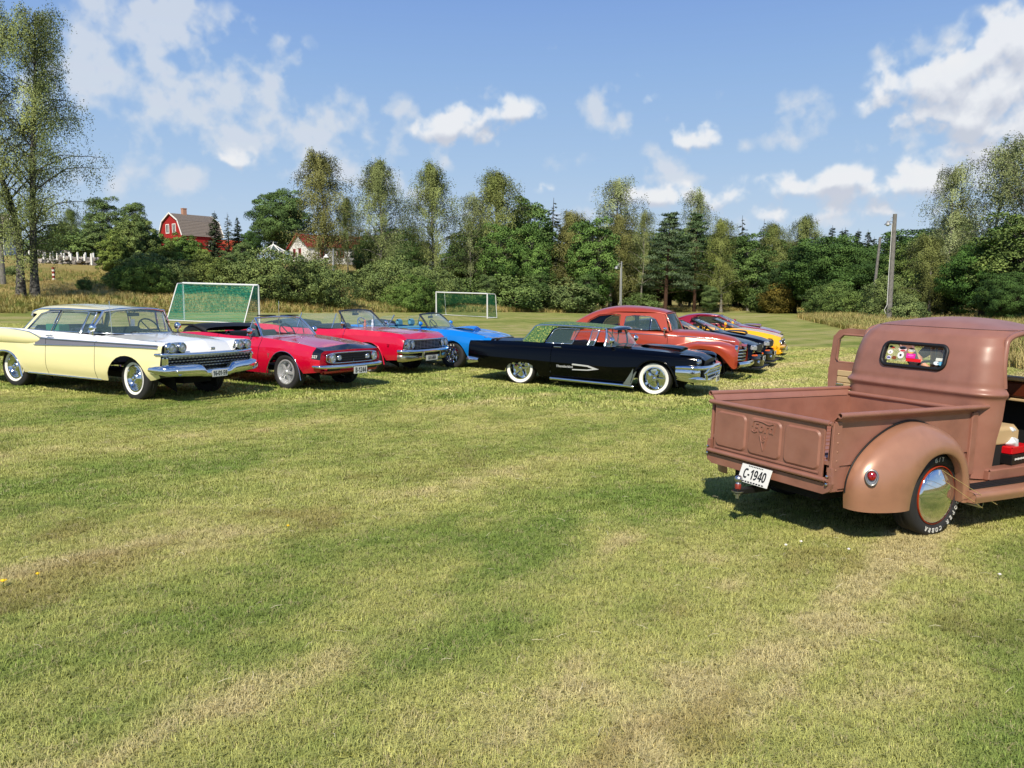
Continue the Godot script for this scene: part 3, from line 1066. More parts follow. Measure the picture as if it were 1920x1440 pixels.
func make_trees() -> void:
	var br := Color(1.0, 0.95, 0.9)
	var ye := Color(1.0, 1.0, 0.88)
	var fr := Color(0.92, 1.0, 0.86)
	var dk := Color(0.88, 0.93, 0.86)
	var ol := Color(1.0, 0.99, 0.9)
	var pa := Color(1.0, 1.0, 0.95)
	plant("big_birch", -30.1, -50.0, 18.6, "tall old birch with two dark trunks at the far left edge", "", 0.88, Color.WHITE, 0.0)
	plant("aspen", -42.4, -84.0, 6.6, "bright green tree left of the red house, behind the stone wall", "", 1.15)
	plant("aspen", -44.8, -96.0, 6.7, "green tree just left of the red house gable", "", 1.10)
	plant("birch", -49.8, -92.0, 5.5, "dark tree behind the two-trunked birch, above the stone wall", "", 1.20, dk)
	plant("young", -33.9, -70.0, 3.9, "light green young tree below and left of the red house", "", 1.20, ye)
	plant("young", -30.0, -68.0, 3.7, "light green young tree under the red house gable window", "", 1.25, fr)
	plant("young", -27.1, -66.0, 3.8, "young green tree under the middle of the red house roof", "", 1.20, ye)
	plant("young", -24.6, -64.0, 3.3, "small yellow-green tree left of the spruce by the big goal", "", 1.10, ye)
	plant("bush", -24.7, -62.0, 2.1, "yellowish bush low behind the big goal's left post", "", 1.20, br)
	plant("spruce", -25.1, -68.0, 6.0, "dark pointed spruce in front of the red house's right end", "", 1.20)
	plant("thin_spruce", -33.6, -96.0, 5.8, "slim dark spruce top to the right of the red house", "", 1.25, dk)
	plant("spruce", -33.1, -98.0, 5.5, "second dark spruce right of the red house, beside the slim one", "", 1.10, dk)
	plant("maple", -33.5, -104.0, 3.8, "low dark broadleaf tree behind the two dark spruces", "", 1.00, dk)
	plant("willow", -26.8, -58.0, 2.2, "wide green bush left of the big goal", "", 1.25, fr)
	plant("willow", -25.3, -60.0, 1.9, "leafy bush behind the left net of the big goal", "", 1.10)
	plant("bush", -29.8, -56.0, 0.8, "round dark bush alone on the dry slope below the stone wall", "", 1.20, dk)
	plant("bush", -37.3, -60.0, 0.7, "green bush at the foot of the slope behind the left pole", "", 1.70)
	plant("bush", -50.6, -88.0, 2.6, "low green bush on the bank above the stone wall, under the white house", "", 1.80, dk)
	plant("aspen", -69.1, -110.0, 5.9, "dark tree beside the white house at the far left edge", "", 1.30, dk)
	plant("bush", -31.3, -62.0, 0.4, "green bush at the right end of the dry slope", "", 1.20)
	plant("willow", -19.0, -63.0, 3.8, "big rounded grey-green willow bush behind the big goal's right post", "", 1.35)
	plant("willow", -15.7, -65.0, 3.5, "lower rounded willow bush joined to the right of the biggest one", "", 1.15)
	plant("maple", -35.2, -124.0, 10.7, "large dark round-crowned tree between the red and the white house", "", 1.10)
	plant("tall_birch", -18.4, -80.0, 12.7, "tall brownish drooping birch in front of the white house", "", 1.30, br)
	plant("birch", -14.0, -86.0, 13.5, "tall green drooping birch right of the white house", "", 1.10)
	plant("birch", -18.3, -90.0, 8.7, "slender birch between the brownish and the green one", "", 0.80, dk)
	plant("maple", -16.2, -90.0, 4.5, "dark bush-like tree in the shade under the tall green birch", "", 1.00, dk)
	plant("birch", -8.5, -92.0, 15.1, "tall birch with open drooping crown, left of the small goal", "", 0.95, pa)
	plant("maple", -12.7, -100.0, 5.4, "dark low tree between the two tall green birches", "", 1.20, dk)
	plant("airy_birch", -5.1, -96.0, 12.7, "thin greyish birch left of the broad olive birch", "", 0.90, pa)
	plant("birch", -1.8, -98.0, 16.3, "broad olive birch with pointed top behind the small goal", "", 1.20, ol)
	plant("aspen", 1.7, -104.0, 14.1, "green round-topped tree right of the broad olive birch", "", 1.10, dk)
	plant("thin_spruce", 5.2, -112.0, 15.4, "half-bare grey spruce top above the treeline right of the broad birch", "", 1.30, pa)
	plant("aspen", -1.5, -90.0, 9.6, "bright green young aspen in front of the broad birch", "", 1.00, fr)
	plant("aspen", 2.5, -92.0, 10.3, "bright green young aspen right of the small goal", "", 0.90, fr)
	plant("tall_birch", 8.0, -104.0, 12.8, "brown-leaved birch in the middle of the treeline", "", 1.40, br)
	plant("aspen", 9.8, -98.0, 11.4, "fresh green aspen beside the thin lamp post", "", 1.10, fr)
	plant("airy_birch", 13.4, -110.0, 17.7, "tall pale birch with sparse top above the lamp post", "", 1.20, pa)
	plant("tall_birch", 14.5, -106.0, 12.7, "orange-brown drooping birch behind the lamp post", "", 1.20, br)
	plant("airy_birch", 16.7, -104.0, 13.0, "thin birch with a leaning white trunk right of the lamp post", "", 0.80, ye)
	plant("pine", 19.1, -100.0, 12.6, "wide dark pine with layered branches left of the pale twin birch tops", "", 1.25)
	plant("pine", 24.1, -106.0, 13.1, "second dark pine just right of the wide one", "", 1.10, dk)
	plant("airy_birch", 25.6, -116.0, 17.0, "sparse pale birch top showing above the two pines", "", 0.90, pa)
	plant("tall_birch", 26.6, -102.0, 11.8, "yellow-green drooping birch right of the pines", "", 1.20, ye)
	plant("thin_spruce", 34.7, -122.0, 14.2, "lone conifer top right of the yellow-green birch", "", 1.20)
	plant("aspen", 32.9, -112.0, 10.8, "dark green tree right of the yellow-green birch", "", 1.30, dk)
	plant("birch", 37.8, -116.0, 12.4, "olive birch left of the dark round bushes", "", 1.20, ol)
	plant("birch", 43.8, -122.0, 14.0, "pale birch standing above the dark round bushes", "", 1.10, pa)
	plant("thin_spruce", 41.0, -132.0, 14.5, "small dark spruce top left of the pale birch", "", 1.20)
	plant("spruce", 64.1, -170.0, 15.9, "leftmost of the far dark spruces left of the lamp pole", "far spruce tops", 1.25, dk)
	plant("spruce", 70.2, -177.0, 17.4, "third from the left of the far dark spruces left of the lamp pole", "far spruce tops", 1.25, dk)
	plant("spruce", 75.6, -184.0, 17.3, "fourth from the left of the far dark spruces left of the lamp pole", "far spruce tops", 1.25, dk)
	plant("spruce", 70.8, -170.0, 16.4, "fifth from the left of the far dark spruces left of the lamp pole", "far spruce tops", 1.25, dk)
	plant("spruce", 75.2, -177.0, 16.7, "sixth from the left of the far dark spruces left of the lamp pole", "far spruce tops", 1.25, dk)
	plant("spruce", 79.3, -184.0, 16.8, "seventh from the left of the far dark spruces left of the lamp pole", "far spruce tops", 1.25, dk)
	plant("spruce", 75.2, -170.0, 15.9, "eighth from the left of the far dark spruces left of the lamp pole", "far spruce tops", 1.25, dk)
	plant("spruce", 81.9, -177.0, 16.4, "rightmost of the far dark spruces left of the lamp pole", "far spruce tops", 1.25, dk)
	plant("spruce", 83.1, -184.0, 15.5, "ninth from the left of the far dark spruces left of the lamp pole", "far spruce tops", 1.25, dk)
	plant("spruce", 65.9, -170.0, 15.0, "second from the left of the far dark spruces left of the lamp pole", "far spruce tops", 1.25, dk)
	plant("maple", 36.8, -94.0, 9.0, "large dark green rounded tree left of the leaning pole", "", 1.50, dk)
	plant("maple", 39.0, -90.0, 7.4, "dark green rounded tree between the big round one and the poles", "", 1.40, dk)
	plant("maple", 35.3, -100.0, 6.6, "low dark green tree at the end of the treeline by the yellow car", "", 1.30)
	plant("bush", 32.6, -98.0, 3.4, "brown withered bush at the field edge behind the yellow car", "", 1.30, Color(1.0, 0.8, 0.62))
	plant("willow", 32.1, -80.0, 3.4, "low dark bush in front of the large rounded tree", "", 1.20, dk)
	plant("willow", 34.2, -72.0, 3.8, "pale green bush at the foot of the tall lamp pole", "", 1.00)
	plant("airy_birch", 42.0, -78.0, 14.5, "tall drooping birch right of the tall lamp pole", "", 1.00, pa)
	plant("airy_birch", 47.3, -80.0, 16.7, "tall pale birch with a bare white trunk above the truck cab", "", 1.20, pa)
	plant("airy_birch", 47.5, -74.0, 16.6, "tall birch cut by the right edge of the frame", "", 1.20, pa)
	plant("tall_birch", 36.5, -70.0, 7.5, "olive tree directly behind the truck cab, left part", "", 1.60, ol)
	plant("aspen", 40.8, -82.0, 7.8, "yellow-green tree between the lamp pole and the drooping birch", "", 1.50, ye)
	plant("maple", 38.7, -66.0, 6.7, "fresh green maple behind the truck cab", "", 1.20, fr)
	plant("aspen", 40.4, -64.0, 8.7, "dark olive tree at the right edge behind the cab", "", 1.70, ol)
	plant("maple", 39.0, -72.0, 4.8, "green shaded tree low behind the truck cab", "", 1.30)
	plant("bush", 30.7, -62.0, 2.1, "low green bush at the meadow edge behind the truck roof", "", 1.20)
	plant("maple", 37.1, -60.0, 4.0, "dark leafy tree low at the right edge behind the cab", "", 1.20, dk)
	plant("young", -31.4, -64.0, 3.2, "bushy light green tree at the right end of the dry slope", "", 1.30, ye)
	plant("young", -30.8, -66.0, 4.9, "tall leafy tree below the left corner of the red house", "", 1.20)
	plant("young", -27.0, -63.0, 3.2, "rounded light green tree in front of the red house gable", "", 1.40, ye)
	plant("young", -26.0, -64.0, 3.8, "leafy young tree left of the pointed spruce", "", 1.30, fr)
	plant("willow", -26.9, -60.0, 2.5, "broad bush in front of the young trees below the red house", "", 1.40)
	plant("willow", -24.0, -63.0, 2.6, "bush between the young trees and the biggest willow dome", "", 1.20, ol)
	plant("bush", -28.9, -60.0, 1.2, "green bush right of the lone round bush on the slope", "", 1.90)
	plant("aspen", -23.4, -66.0, 3.0, "dark young tree behind the left edge of the biggest willow dome", "", 1.20)
	plant("aspen", -40.4, -78.0, 3.9, "bushy tree above the right end of the stone wall", "", 1.50)
	plant("bush", -42.5, -80.0, 2.8, "dense dark bush beside the stone wall's right corner", "", 2.60, dk)
	plant("aspen", -23.2, -70.0, 3.6, "dark green tree filling the gap behind the willow dome", "", 1.30)
	plant("maple", -55.5, -100.0, 4.1, "dark broadleaf tree behind the two-trunked birch", "", 1.30, dk)
	plant("willow", -10.9, -74.0, 4.3, "round willow bush left of the small goal, tallest of three", "", 1.10)
	plant("willow", -7.7, -78.0, 3.9, "round willow bush just behind the small goal's left post", "", 1.10)
	plant("willow", -9.1, -72.0, 3.1, "lower bright bush between the two round willows", "", 1.00, fr)
	plant("willow", -14.4, -80.0, 1.9, "dark bush in the shade right of the willow domes", "", 1.00, dk)
	plant("willow", -16.8, -84.0, 1.3, "bright green bush under the white house's right wing", "", 0.90, fr)
	plant("bush", -5.2, -86.0, 2.7, "undergrowth bush at the treeline foot, below the thin greyish birch", "undergrowth along the treeline", 1.90, dk)
	plant("aspen", -2.6, -86.0, 3.8, "undergrowth bush at the treeline foot, left of the broad olive birch", "undergrowth along the treeline", 1.50)
	plant("bush", 0.0, -88.0, 3.5, "undergrowth bush at the treeline foot, left of the round-topped green tree", "undergrowth along the treeline", 1.90, dk)
	plant("aspen", 2.7, -90.0, 4.4, "undergrowth bush at the treeline foot, right of the round-topped green tree", "undergrowth along the treeline", 1.50, dk)
	plant("bush", 5.5, -92.0, 3.5, "undergrowth bush at the treeline foot, right of the half-bare spruce top", "undergrowth along the treeline", 1.90)
	plant("aspen", 8.3, -92.0, 4.5, "undergrowth bush at the treeline foot, left of the fresh green aspen", "undergrowth along the treeline", 1.50, dk)
	plant("bush", 15.7, -98.0, 2.2, "undergrowth bush at the treeline foot, below the leaning white trunk", "undergrowth along the treeline", 1.90, dk)
	plant("aspen", 24.7, -100.0, 3.5, "undergrowth bush at the treeline foot, left of the yellow-green drooping birch", "undergrowth along the treeline", 1.50)
	plant("bush", 32.7, -102.0, 2.9, "undergrowth bush at the treeline foot, below the olive birch", "undergrowth along the treeline", 1.90, dk)
	plant("aspen", -18.1, -104.0, 5.0, "dark second-row tree, left of the tall green birch by the white house", "second row of the forest", 1.50, dk)
	plant("maple", -15.5, -108.0, 6.4, "dark second-row tree, right of the tall green birch by the white house", "second row of the forest", 1.50, dk)
	plant("birch", -12.0, -112.0, 5.4, "dark second-row tree, left of the open-crowned birch left of the small goal", "second row of the forest", 1.50, dk)
	plant("pine", -8.1, -110.0, 7.2, "dark second-row tree, right of the open-crowned birch left of the small goal", "second row of the forest", 1.50, dk)
	plant("aspen", -5.1, -108.0, 9.4, "dark second-row tree, left of the half-bare spruce top", "second row of the forest", 1.50, dk)
	plant("maple", -0.7, -112.0, 11.4, "dark second-row tree, right of the broad olive birch", "second row of the forest", 1.50, dk)
	plant("birch", 3.5, -116.0, 11.4, "dark second-row tree, left of the brown-leaved birch", "second row of the forest", 1.50, dk)
	plant("pine", 7.6, -114.0, 11.9, "dark second-row tree, left of the pale sparse-topped birch", "second row of the forest", 1.50, dk)
	plant("aspen", 11.0, -118.0, 11.4, "dark second-row tree, behind the fresh green aspen", "second row of the forest", 1.50, dk)
	plant("maple", 14.7, -116.0, 11.7, "dark second-row tree, behind the pale sparse-topped birch", "second row of the forest", 1.50, dk)
	plant("birch", 17.5, -114.0, 10.8, "dark second-row tree, right of the pale sparse-topped birch", "second row of the forest", 1.50, dk)
	plant("pine", 21.3, -118.0, 11.4, "dark second-row tree, left of the wide dark pine", "second row of the forest", 1.50, dk)
	plant("aspen", 24.4, -116.0, 11.8, "dark second-row tree, left of the second pine", "second row of the forest", 1.50, dk)
	plant("maple", 28.4, -118.0, 11.1, "dark second-row tree, right of the second pine", "second row of the forest", 1.50, dk)
	plant("birch", 32.9, -120.0, 10.8, "dark second-row tree, right of the yellow-green drooping birch", "second row of the forest", 1.50, dk)
	plant("pine", 37.5, -122.0, 10.5, "dark second-row tree, right of the dark green tree by that birch", "second row of the forest", 1.50, dk)
	plant("aspen", 42.3, -124.0, 10.8, "dark second-row tree, right of the olive birch", "second row of the forest", 1.50, dk)
	plant("maple", 44.5, -120.0, 9.7, "dark second-row tree, right of the pale birch above the round bushes", "second row of the forest", 1.50, dk)
	plant("birch", 48.1, -118.0, 8.8, "dark second-row tree, right of the large dark rounded tree", "second row of the forest", 1.50, dk)
	plant("pine", 48.9, -110.0, 8.9, "dark second-row tree, right of the smaller dark rounded tree", "second row of the forest", 1.50, dk)
	plant("aspen", 47.2, -98.0, 8.3, "dark second-row tree, right of the tall lamp pole", "second row of the forest", 1.50, dk)
	plant("maple", 48.8, -96.0, 10.1, "dark second-row tree, right of the yellow-green tree right of the pole", "second row of the forest", 1.50, dk)
	plant("birch", 51.0, -92.0, 11.6, "dark second-row tree, right of the drooping birch right of the pole", "second row of the forest", 1.50, dk)
	plant("pine", 53.5, -90.0, 9.6, "dark second-row tree, behind the bare white-trunked birch", "second row of the forest", 1.50, dk)
	plant("aspen", 55.3, -88.0, 10.1, "dark second-row tree, left of the birch cut by the right frame edge", "second row of the forest", 1.50, dk)
	plant("maple", 47.6, -72.0, 9.6, "dark second-row tree, right of the birch cut by the right frame edge", "second row of the forest", 1.50, dk)
	plant("birch", 48.2, -70.0, 8.0, "dark second-row tree, right of the bare white-trunked birch", "second row of the forest", 1.50, dk)
	plant("maple", -6.6, -124.0, 7.4, "dark crown deep in the forest, right of the brownish drooping birch", "deep forest", 1.70, dk)
	plant("maple", -1.5, -127.0, 8.4, "dark crown deep in the forest, behind the broad olive birch", "deep forest", 1.70, dk)
	plant("maple", 3.8, -130.0, 9.8, "dark crown deep in the forest, right of the thin greyish birch", "deep forest", 1.70, dk)
	plant("maple", 8.8, -124.0, 9.1, "dark crown deep in the forest, behind the brown-leaved birch", "deep forest", 1.70, dk)
	plant("maple", 14.3, -127.0, 9.9, "dark crown deep in the forest, right of the fresh green aspen", "deep forest", 1.70, dk)
	plant("maple", 20.0, -130.0, 9.6, "dark crown deep in the forest, right of the brown-leaved birch", "deep forest", 1.70, dk)
	plant("maple", 24.2, -124.0, 9.8, "dark crown deep in the forest, behind the wide dark pine", "deep forest", 1.70, dk)
	plant("maple", 30.1, -127.0, 9.4, "dark crown deep in the forest, right of the wide dark pine", "deep forest", 1.70, dk)
	plant("maple", 36.1, -130.0, 10.1, "dark crown deep in the forest, left of the dark green tree by that birch", "deep forest", 1.70, dk)
	plant("maple", 39.6, -124.0, 9.3, "dark crown deep in the forest, left of the pale birch above the round bushes", "deep forest", 1.70, dk)

# ---------------------------------------------------------------- car bodies
func herm(xs: Array, vs: Array, x: float) -> Vector3:
	var k := xs.size()
	if x <= xs[0]: return vs[0]
	if x >= xs[k - 1]: return vs[k - 1]
	var i := 0
	while x > xs[i + 1]: i += 1
	var h: float = xs[i + 1] - xs[i]
	var t: float = (x - xs[i]) / h
	var d: Vector3 = (vs[i + 1] - vs[i]) / h
	var d0: Vector3 = (vs[i] - vs[i - 1]) / (xs[i] - xs[i - 1]) if i > 0 else d
	var d1: Vector3 = (vs[i + 2] - vs[i + 1]) / (xs[i + 2] - xs[i + 1]) if i + 2 < k else d
	var m0 := Vector3.ZERO
	var m1 := Vector3.ZERO
	for a in 3:
		m0[a] = 0.0 if d0[a] * d[a] <= 0.0 else 2.0 * d0[a] * d[a] / (d0[a] + d[a])
		m1[a] = 0.0 if d1[a] * d[a] <= 0.0 else 2.0 * d1[a] * d[a] / (d1[a] + d[a])
	var t2 := t * t
	var t3 := t2 * t
	return vs[i] * (2 * t3 - 3 * t2 + 1) + m0 * h * (t3 - 2 * t2 + t) + vs[i + 1] * (3 * t2 - 2 * t3) + m1 * h * (t3 - t2)

func arch_y(arches: Array, x: float) -> float:   # arch: [centre x, half width, top y, exponent]
	var y := -1.0
	for a in arches:
		var q: float = absf(x - a[0]) / a[1]
		if q < 1.0:
			y = maxf(y, a[2] * pow(1.0 - pow(q, a[3]), 1.0 / a[3]))
	return y

# sections: [x, [y, z, ...] from the centre line over the top and down to the sill, optional [dx, ...]]
func shell(car: Node3D, secs: Array, creases: Array, arches: Array, zone: Callable, mats: Dictionary, splits: Array, step := 0.09, sub := 3) -> void:
	var n: int = secs[0][1].size() / 2
	var sx := []
	var lines := []
	for j in n: lines.append([])
	for s in secs:
		sx.append(s[0])
		for j in n:
			var dx: float = s[2][j] if s.size() > 2 else 0.0
			lines[j].append(Vector3(s[0] + dx, s[1][2 * j], s[1][2 * j + 1]))
	var xs := []
	var x: float = sx[0]
	while x < sx[-1] - step * 0.3:
		xs.append(x)
		x += step
	xs.append(sx[-1])
	for a in arches:
		for q in [-1.0, -0.985, -0.94, -0.86, -0.75, -0.62, -0.45, 0.45, 0.62, 0.75, 0.86, 0.94, 0.985, 1.0]:
			xs.append(a[0] + a[1] * q * 0.9999)
	for v in sx.slice(1, -1): xs.append(v)
	var gaps := []
	for v in splits:
		xs.append(v - 0.005)
		xs.append(v + 0.005)
	xs.sort()
	var cols := []
	for v in xs:
		if v < sx[0] or v > sx[-1]: continue
		if cols.is_empty() or v - cols[-1] > 0.006: cols.append(v)
	var m := (n - 1) * sub + 1
	var P := []
	var C := []
	for v in cols:
		var k := []
		for j in n: k.append(herm(sx, lines[j], v))
		var line := []
		for j in n - 1:
			var a: Vector3 = 2.0 * k[j] - k[j + 1] if j == 0 or j in creases else k[j - 1]
			var e: Vector3 = 2.0 * k[j + 1] - k[j] if j + 2 >= n or (j + 1) in creases else k[j + 2]
			if j == 0: a = Vector3(k[1].x, k[1].y, -k[1].z)
			for q in sub: line.append(MB.cr(a, k[j], k[j + 1], e, float(q) / sub))
		line.append(k[n - 1])
		P.append(line)
	for i in P.size():
		var yb := arch_y(arches, cols[i])
		var line: Array = P[i].duplicate()
		var r := m - 1
		while r > 0 and line[r].y < yb: r -= 1
		if r < m - 1:
			var a: Vector3 = line[r]
			var b: Vector3 = P[i][r + 1]
			var hit := a.lerp(b, clampf((a.y - yb) / maxf(a.y - b.y, 1e-5), 0.0, 1.0))
			for q in range(r + 1, m): line[q] = hit
		C.append(line)
	var cnt := P.size()
	var up := []
	var dn := []
	for i in cnt:
		var l0 := []
		var l1 := []
		for r in m:
			var du: Vector3 = P[mini(i + 1, cnt - 1)][r] - P[maxi(i - 1, 0)][r]
			var sharp: bool = r % sub == 0 and (r / sub) in creases
			var ra := maxi(r - 1, 0)
			var rb := mini(r + 1, m - 1)
			var va: Vector3 = P[i][rb] - P[i][ra]
			var vu: Vector3 = va
			var vd: Vector3 = va
			if sharp and r > 0 and r < m - 1:
				vu = P[i][r] - P[i][ra]
				vd = P[i][rb] - P[i][r]
			l0.append(du.cross(vu).normalized())
			l1.append(du.cross(vd).normalized())
		up.append(l0)
		dn.append(l1)
	var out := {}
	for i in cnt - 1:
		if cols[i + 1] - cols[i] < 0.0115 and splits.any(func(s): return absf((cols[i] + cols[i + 1]) * 0.5 - s) < 0.004): continue
		var xm: float = (cols[i] + cols[i + 1]) * 0.5
		for j in n - 1:
			var nm: String = zone.call(j, xm)
			if nm == "": continue
			var whole := nm in ["hood", "trunk_lid", "nose_stripe"]
			var nl := nm if whole else nm + "|"
			for w2 in [nm, nl]:
				if not out.has(w2): out[w2] = MB.new()
			var b: MB = out[nm]
			var bl: MB = out[nl]
			for q in sub:
				var r := j * sub + q
				var v := [C[i][r], C[i + 1][r], C[i + 1][r + 1], C[i][r + 1]]
				var w := [dn[i][r], dn[i + 1][r], up[i + 1][r + 1], up[i][r + 1]]
				b.quad(v[0], v[1], v[2], v[3], w[0], w[1], w[2], w[3])
				for e in 4:
					v[e] = Vector3(v[e].x, v[e].y, -v[e].z)
					w[e] = Vector3(w[e].x, w[e].y, -w[e].z)
				bl.quad(v[0], v[1], v[2], v[3], w[0], w[1], w[2], w[3])
	# closing faces at both ends
	for e in [0, cnt - 1]:
		var nm := "rear_panel" if e == 0 else "front_panel"
		if not mats.has(nm): continue
		var b := MB.new()
		var mid := Vector3(P[e][m - 1].x - (0.04 if e else -0.04), (P[e][0].y + P[e][m - 1].y) * 0.5, 0)
		var out_n := Vector3(-1 if e == 0 else 1, 0, 0)
		for r in m - 1:
			for s in [1.0, -1.0]:
				b.tri(mid, Vector3(P[e][r].x, P[e][r].y, P[e][r].z * s), Vector3(P[e][r + 1].x, P[e][r + 1].y, P[e][r + 1].z * s), out_n, out_n, out_n)
		b.tri(mid, P[e][m - 1], P[e][m - 1] * Vector3(1, 1, -1), out_n, out_n, out_n)
		part(car, nm, b, mats[nm])
	for nm in out:
		part(car, nm.trim_suffix("|"), out[nm], mats[nm.trim_suffix("|")])
	# wheel wells and floor
	var w := MB.new()
	var zo := 0.0
	for s in secs: zo = maxf(zo, s[1][2 * n - 4])
	for a in arches:
		for s in [1.0, -1.0]:
			var prev := []
			for k in 13:
				var t := PI * k / 12.0
				var px: float = a[0] + a[1] * 1.02 * cos(t)
				var py: float = maxf(0.12, a[2] * 1.03 * pow(sin(t), 0.8))
				var cur := [Vector3(px, py, s * (zo - 0.06)), Vector3(px, py, s * 0.42), Vector3(a[0], 0.3, s * 0.42)]
				if k > 0:
					w.flat(prev[0], cur[0], cur[1], prev[1])
					w.poly3([prev[1], cur[1], cur[2]])
				prev = cur
	if arches.size() > 0: part(car, "wheel_well", w, M.well)
	var fl := MB.new()
	fl.box(Vector3((sx[0] + sx[-1]) * 0.5, 0.3, 0), Vector3((sx[-1] - sx[0]) * 0.9, 0.1, zo * 1.2))
	part(car, "underbody", fl, M.well)

# outline of tube trim along the wheel openings
func arch_trim(car: Node3D, called: String, arches: Array, zf: Callable, r: float, mat: Material) -> void:
	for a in arches:
		for s in [1.0, -1.0]:
			var pts := []
			for k in 19:
				var q := -0.97 + 1.94 * k / 18.0
				var y: float = a[2] * pow(1.0 - pow(absf(q), a[3]), 1.0 / a[3])
				var x: float = a[0] + a[1] * q
				pts.append(Vector3(x, y, s * zf.call(x, y)))
			var b := MB.new()
			b.tube(pts, r, 6)
			part(car, called, b, mat)

# cabin: dictionary with roof [[x, edge y, edge z, centre y], ...] front to back, belt y/z, screens, windows
func cabin(car: Node3D, g: Dictionary, paint: Material, trim: Material) -> void:
	var roof: Array = g.roof
	var belt_y: float = g.belt[0]
	var belt_z: float = g.belt[1]
	var rows := []
	for r in roof:
		var bow: float = r[4] if r.size() > 4 else 0.0
		rows.append([Vector3(r[0], r[1], -r[2]), Vector3(r[0] + bow * 0.5, lerpf(r[1], r[3], 0.62), -r[2] * 0.82), Vector3(r[0] + bow * 0.9, lerpf(r[1], r[3], 0.95), -r[2] * 0.4), Vector3(r[0] + bow, r[3], 0), Vector3(r[0] + bow * 0.9, lerpf(r[1], r[3], 0.95), r[2] * 0.4), Vector3(r[0] + bow * 0.5, lerpf(r[1], r[3], 0.62), r[2] * 0.82), Vector3(r[0], r[1], r[2])])
	var b := MB.new()
	b.surf(rows, 5, 3)
	part(car, "roof", b, g.get("roof_mat", paint))
	var rail := []
	for r in roof: rail.append(Vector3(r[0], r[1], r[2]))
	var rail_s := MB.spline(rail, 4)
	if g.get("liner", true):
		b = MB.new()
		for i in rows.size():
			for j in 7: rows[i][j] += Vector3(0, -0.03, 0)
		b.surf(rows, 2, 2)
		part(car, "headliner", b, g.get("inner", M.black))
	for s in [1.0, -1.0]:
		b = MB.new()
		var q := []
		for v in rail_s: q.append(Vector3(v.x, v.y, v.z * s))
		b.tube(q, g.get("rail_r", 0.022), 6)
		part(car, "roof_rail", b, trim)
	var zf := func(_x, y):
		var t := clampf((y - belt_y) / maxf(0.05, roof[mini(1, roof.size() - 1)][1] - belt_y), -0.2, 1.1)
		return lerpf(belt_z, roof[mini(1, roof.size() - 1)][2], t)
	for s in [1.0, -1.0]:
		for w in g.get("pillars", []):
			b = MB.new()
			b.slab(w, zf, 0.04, s)
			var pl := part(car, "pillar", b, g.get("roof_mat", paint))
			b = MB.new()
			b.slab(w, func(x, y): return zf.call(x, y) - 0.045, 0.0, s)
			part(pl, "lining", b, g.get("inner", M.black))
		for w in g.windows:
			b = MB.new()
			b.slab(w, func(x, y): return zf.call(x, y) - 0.02, 0.0, s)
			var o := part(car, "side_window", b, g.get("glass", M.glass))
			var ring := []
			for v in w: ring.append(Vector3(v.x, v.y, s * (zf.call(v.x, v.y) - 0.008)))
			b = MB.new()
			b.tube(ring, g.get("frame_r", 0.013), 5, false, true)
			part(o, "frame", b, trim)
	for e in ["front", "back"]:
		if not g.has(e): continue
		screen(car, g[e], e, trim, g.get("glass", M.glass) if e == "back" else M.glass)

# screen: [corner x, base y, base z, centre x, top x, top y, top z, top centre x, top centre y, pillar radius]
func screen(car: Node3D, q: Array, which: String, trim: Material, glass: Material) -> void:
	var rows := []
	for t in 4:
		var f := t / 3.0
		var line := []
		for k in 9:
			var u := (k - 4) / 4.0
			var c := u * u
			var lo := Vector3(lerpf(q[3], q[0], c * c * 0.4 + c * 0.6), q[1], q[2] * u)
			var hi := Vector3(lerpf(q[7], q[4], c), lerpf(q[8], q[5], c), q[6] * u)
			var v := lo.lerp(hi, f)
			v.x += (0.02 if which == "front" else -0.02) * sin(f * PI)
			line.append(v)
		rows.append(line)
	var b := MB.new()
	b.grid(rows)
	var o := part(car, "windscreen" if which == "front" else "rear_window", b, glass)
	var ring := []
	for k in 9: ring.append(rows[0][k])
	b = MB.new()
	b.tube(ring, 0.014, 5)
	part(o, "lower_trim", b, trim)
	ring = []
	for k in 9: ring.append(rows[3][k])
	b = MB.new()
	b.tube(ring, q[9] * 0.85, 6)
	part(o, "header", b, trim)
	for s in [0, 8]:
		ring = []
		for t in 4: ring.append(rows[t][s])
		b = MB.new()
		b.tube(ring, q[9], 6)
		part(car, "screen_pillar", b, trim)

func bench(car: Node3D, x: float, y: float, w: float, mat: Material, back := 0.55, headrests := false, called := "seat") -> void:
	var b := MB.new()
	b.box(Vector3(x + 0.22, y, 0), Vector3(0.5, 0.2, w), Basis.IDENTITY, 0.05)
	b.box(Vector3(x - 0.06, y + back * 0.5, 0), Vector3(0.16, back, w), Basis(Vector3.BACK, 0.2), 0.06)
	var o := part(car, called, b, mat)
	if headrests:
		for s in [-1.0, 1.0]:
			b = MB.new()
			b.box(Vector3(x - 0.17, y + back + 0.09, s * w * 0.25), Vector3(0.11, 0.19, 0.27), Basis(Vector3.BACK, 0.15), 0.05)
			part(o, "headrest", b, mat)

func steering(car: Node3D, x: float, y: float, z: float, r: float, mat: Material) -> void:
	var b := MB.new()
	var bs := Basis(Vector3.BACK, deg_to_rad(-62))
	var ring := []
	for k in 20:
		var t := TAU * k / 20.0
		ring.append(Vector3(x, y, z) + bs * (Vector3(cos(t), 0, sin(t)) * r))
	b.tube(ring, 0.013, 6, false, true)
	for k in 3:
		var t := TAU * k / 3.0 + 0.5
		b.tube([Vector3(x, y, z), Vector3(x, y, z) + bs * (Vector3(cos(t), 0, sin(t)) * r)], 0.012, 5)
	b.tube([Vector3(x, y, z), Vector3(x + 0.4, y - 0.22, z)], 0.022, 6)
	part(car, "steering_wheel", b, mat)

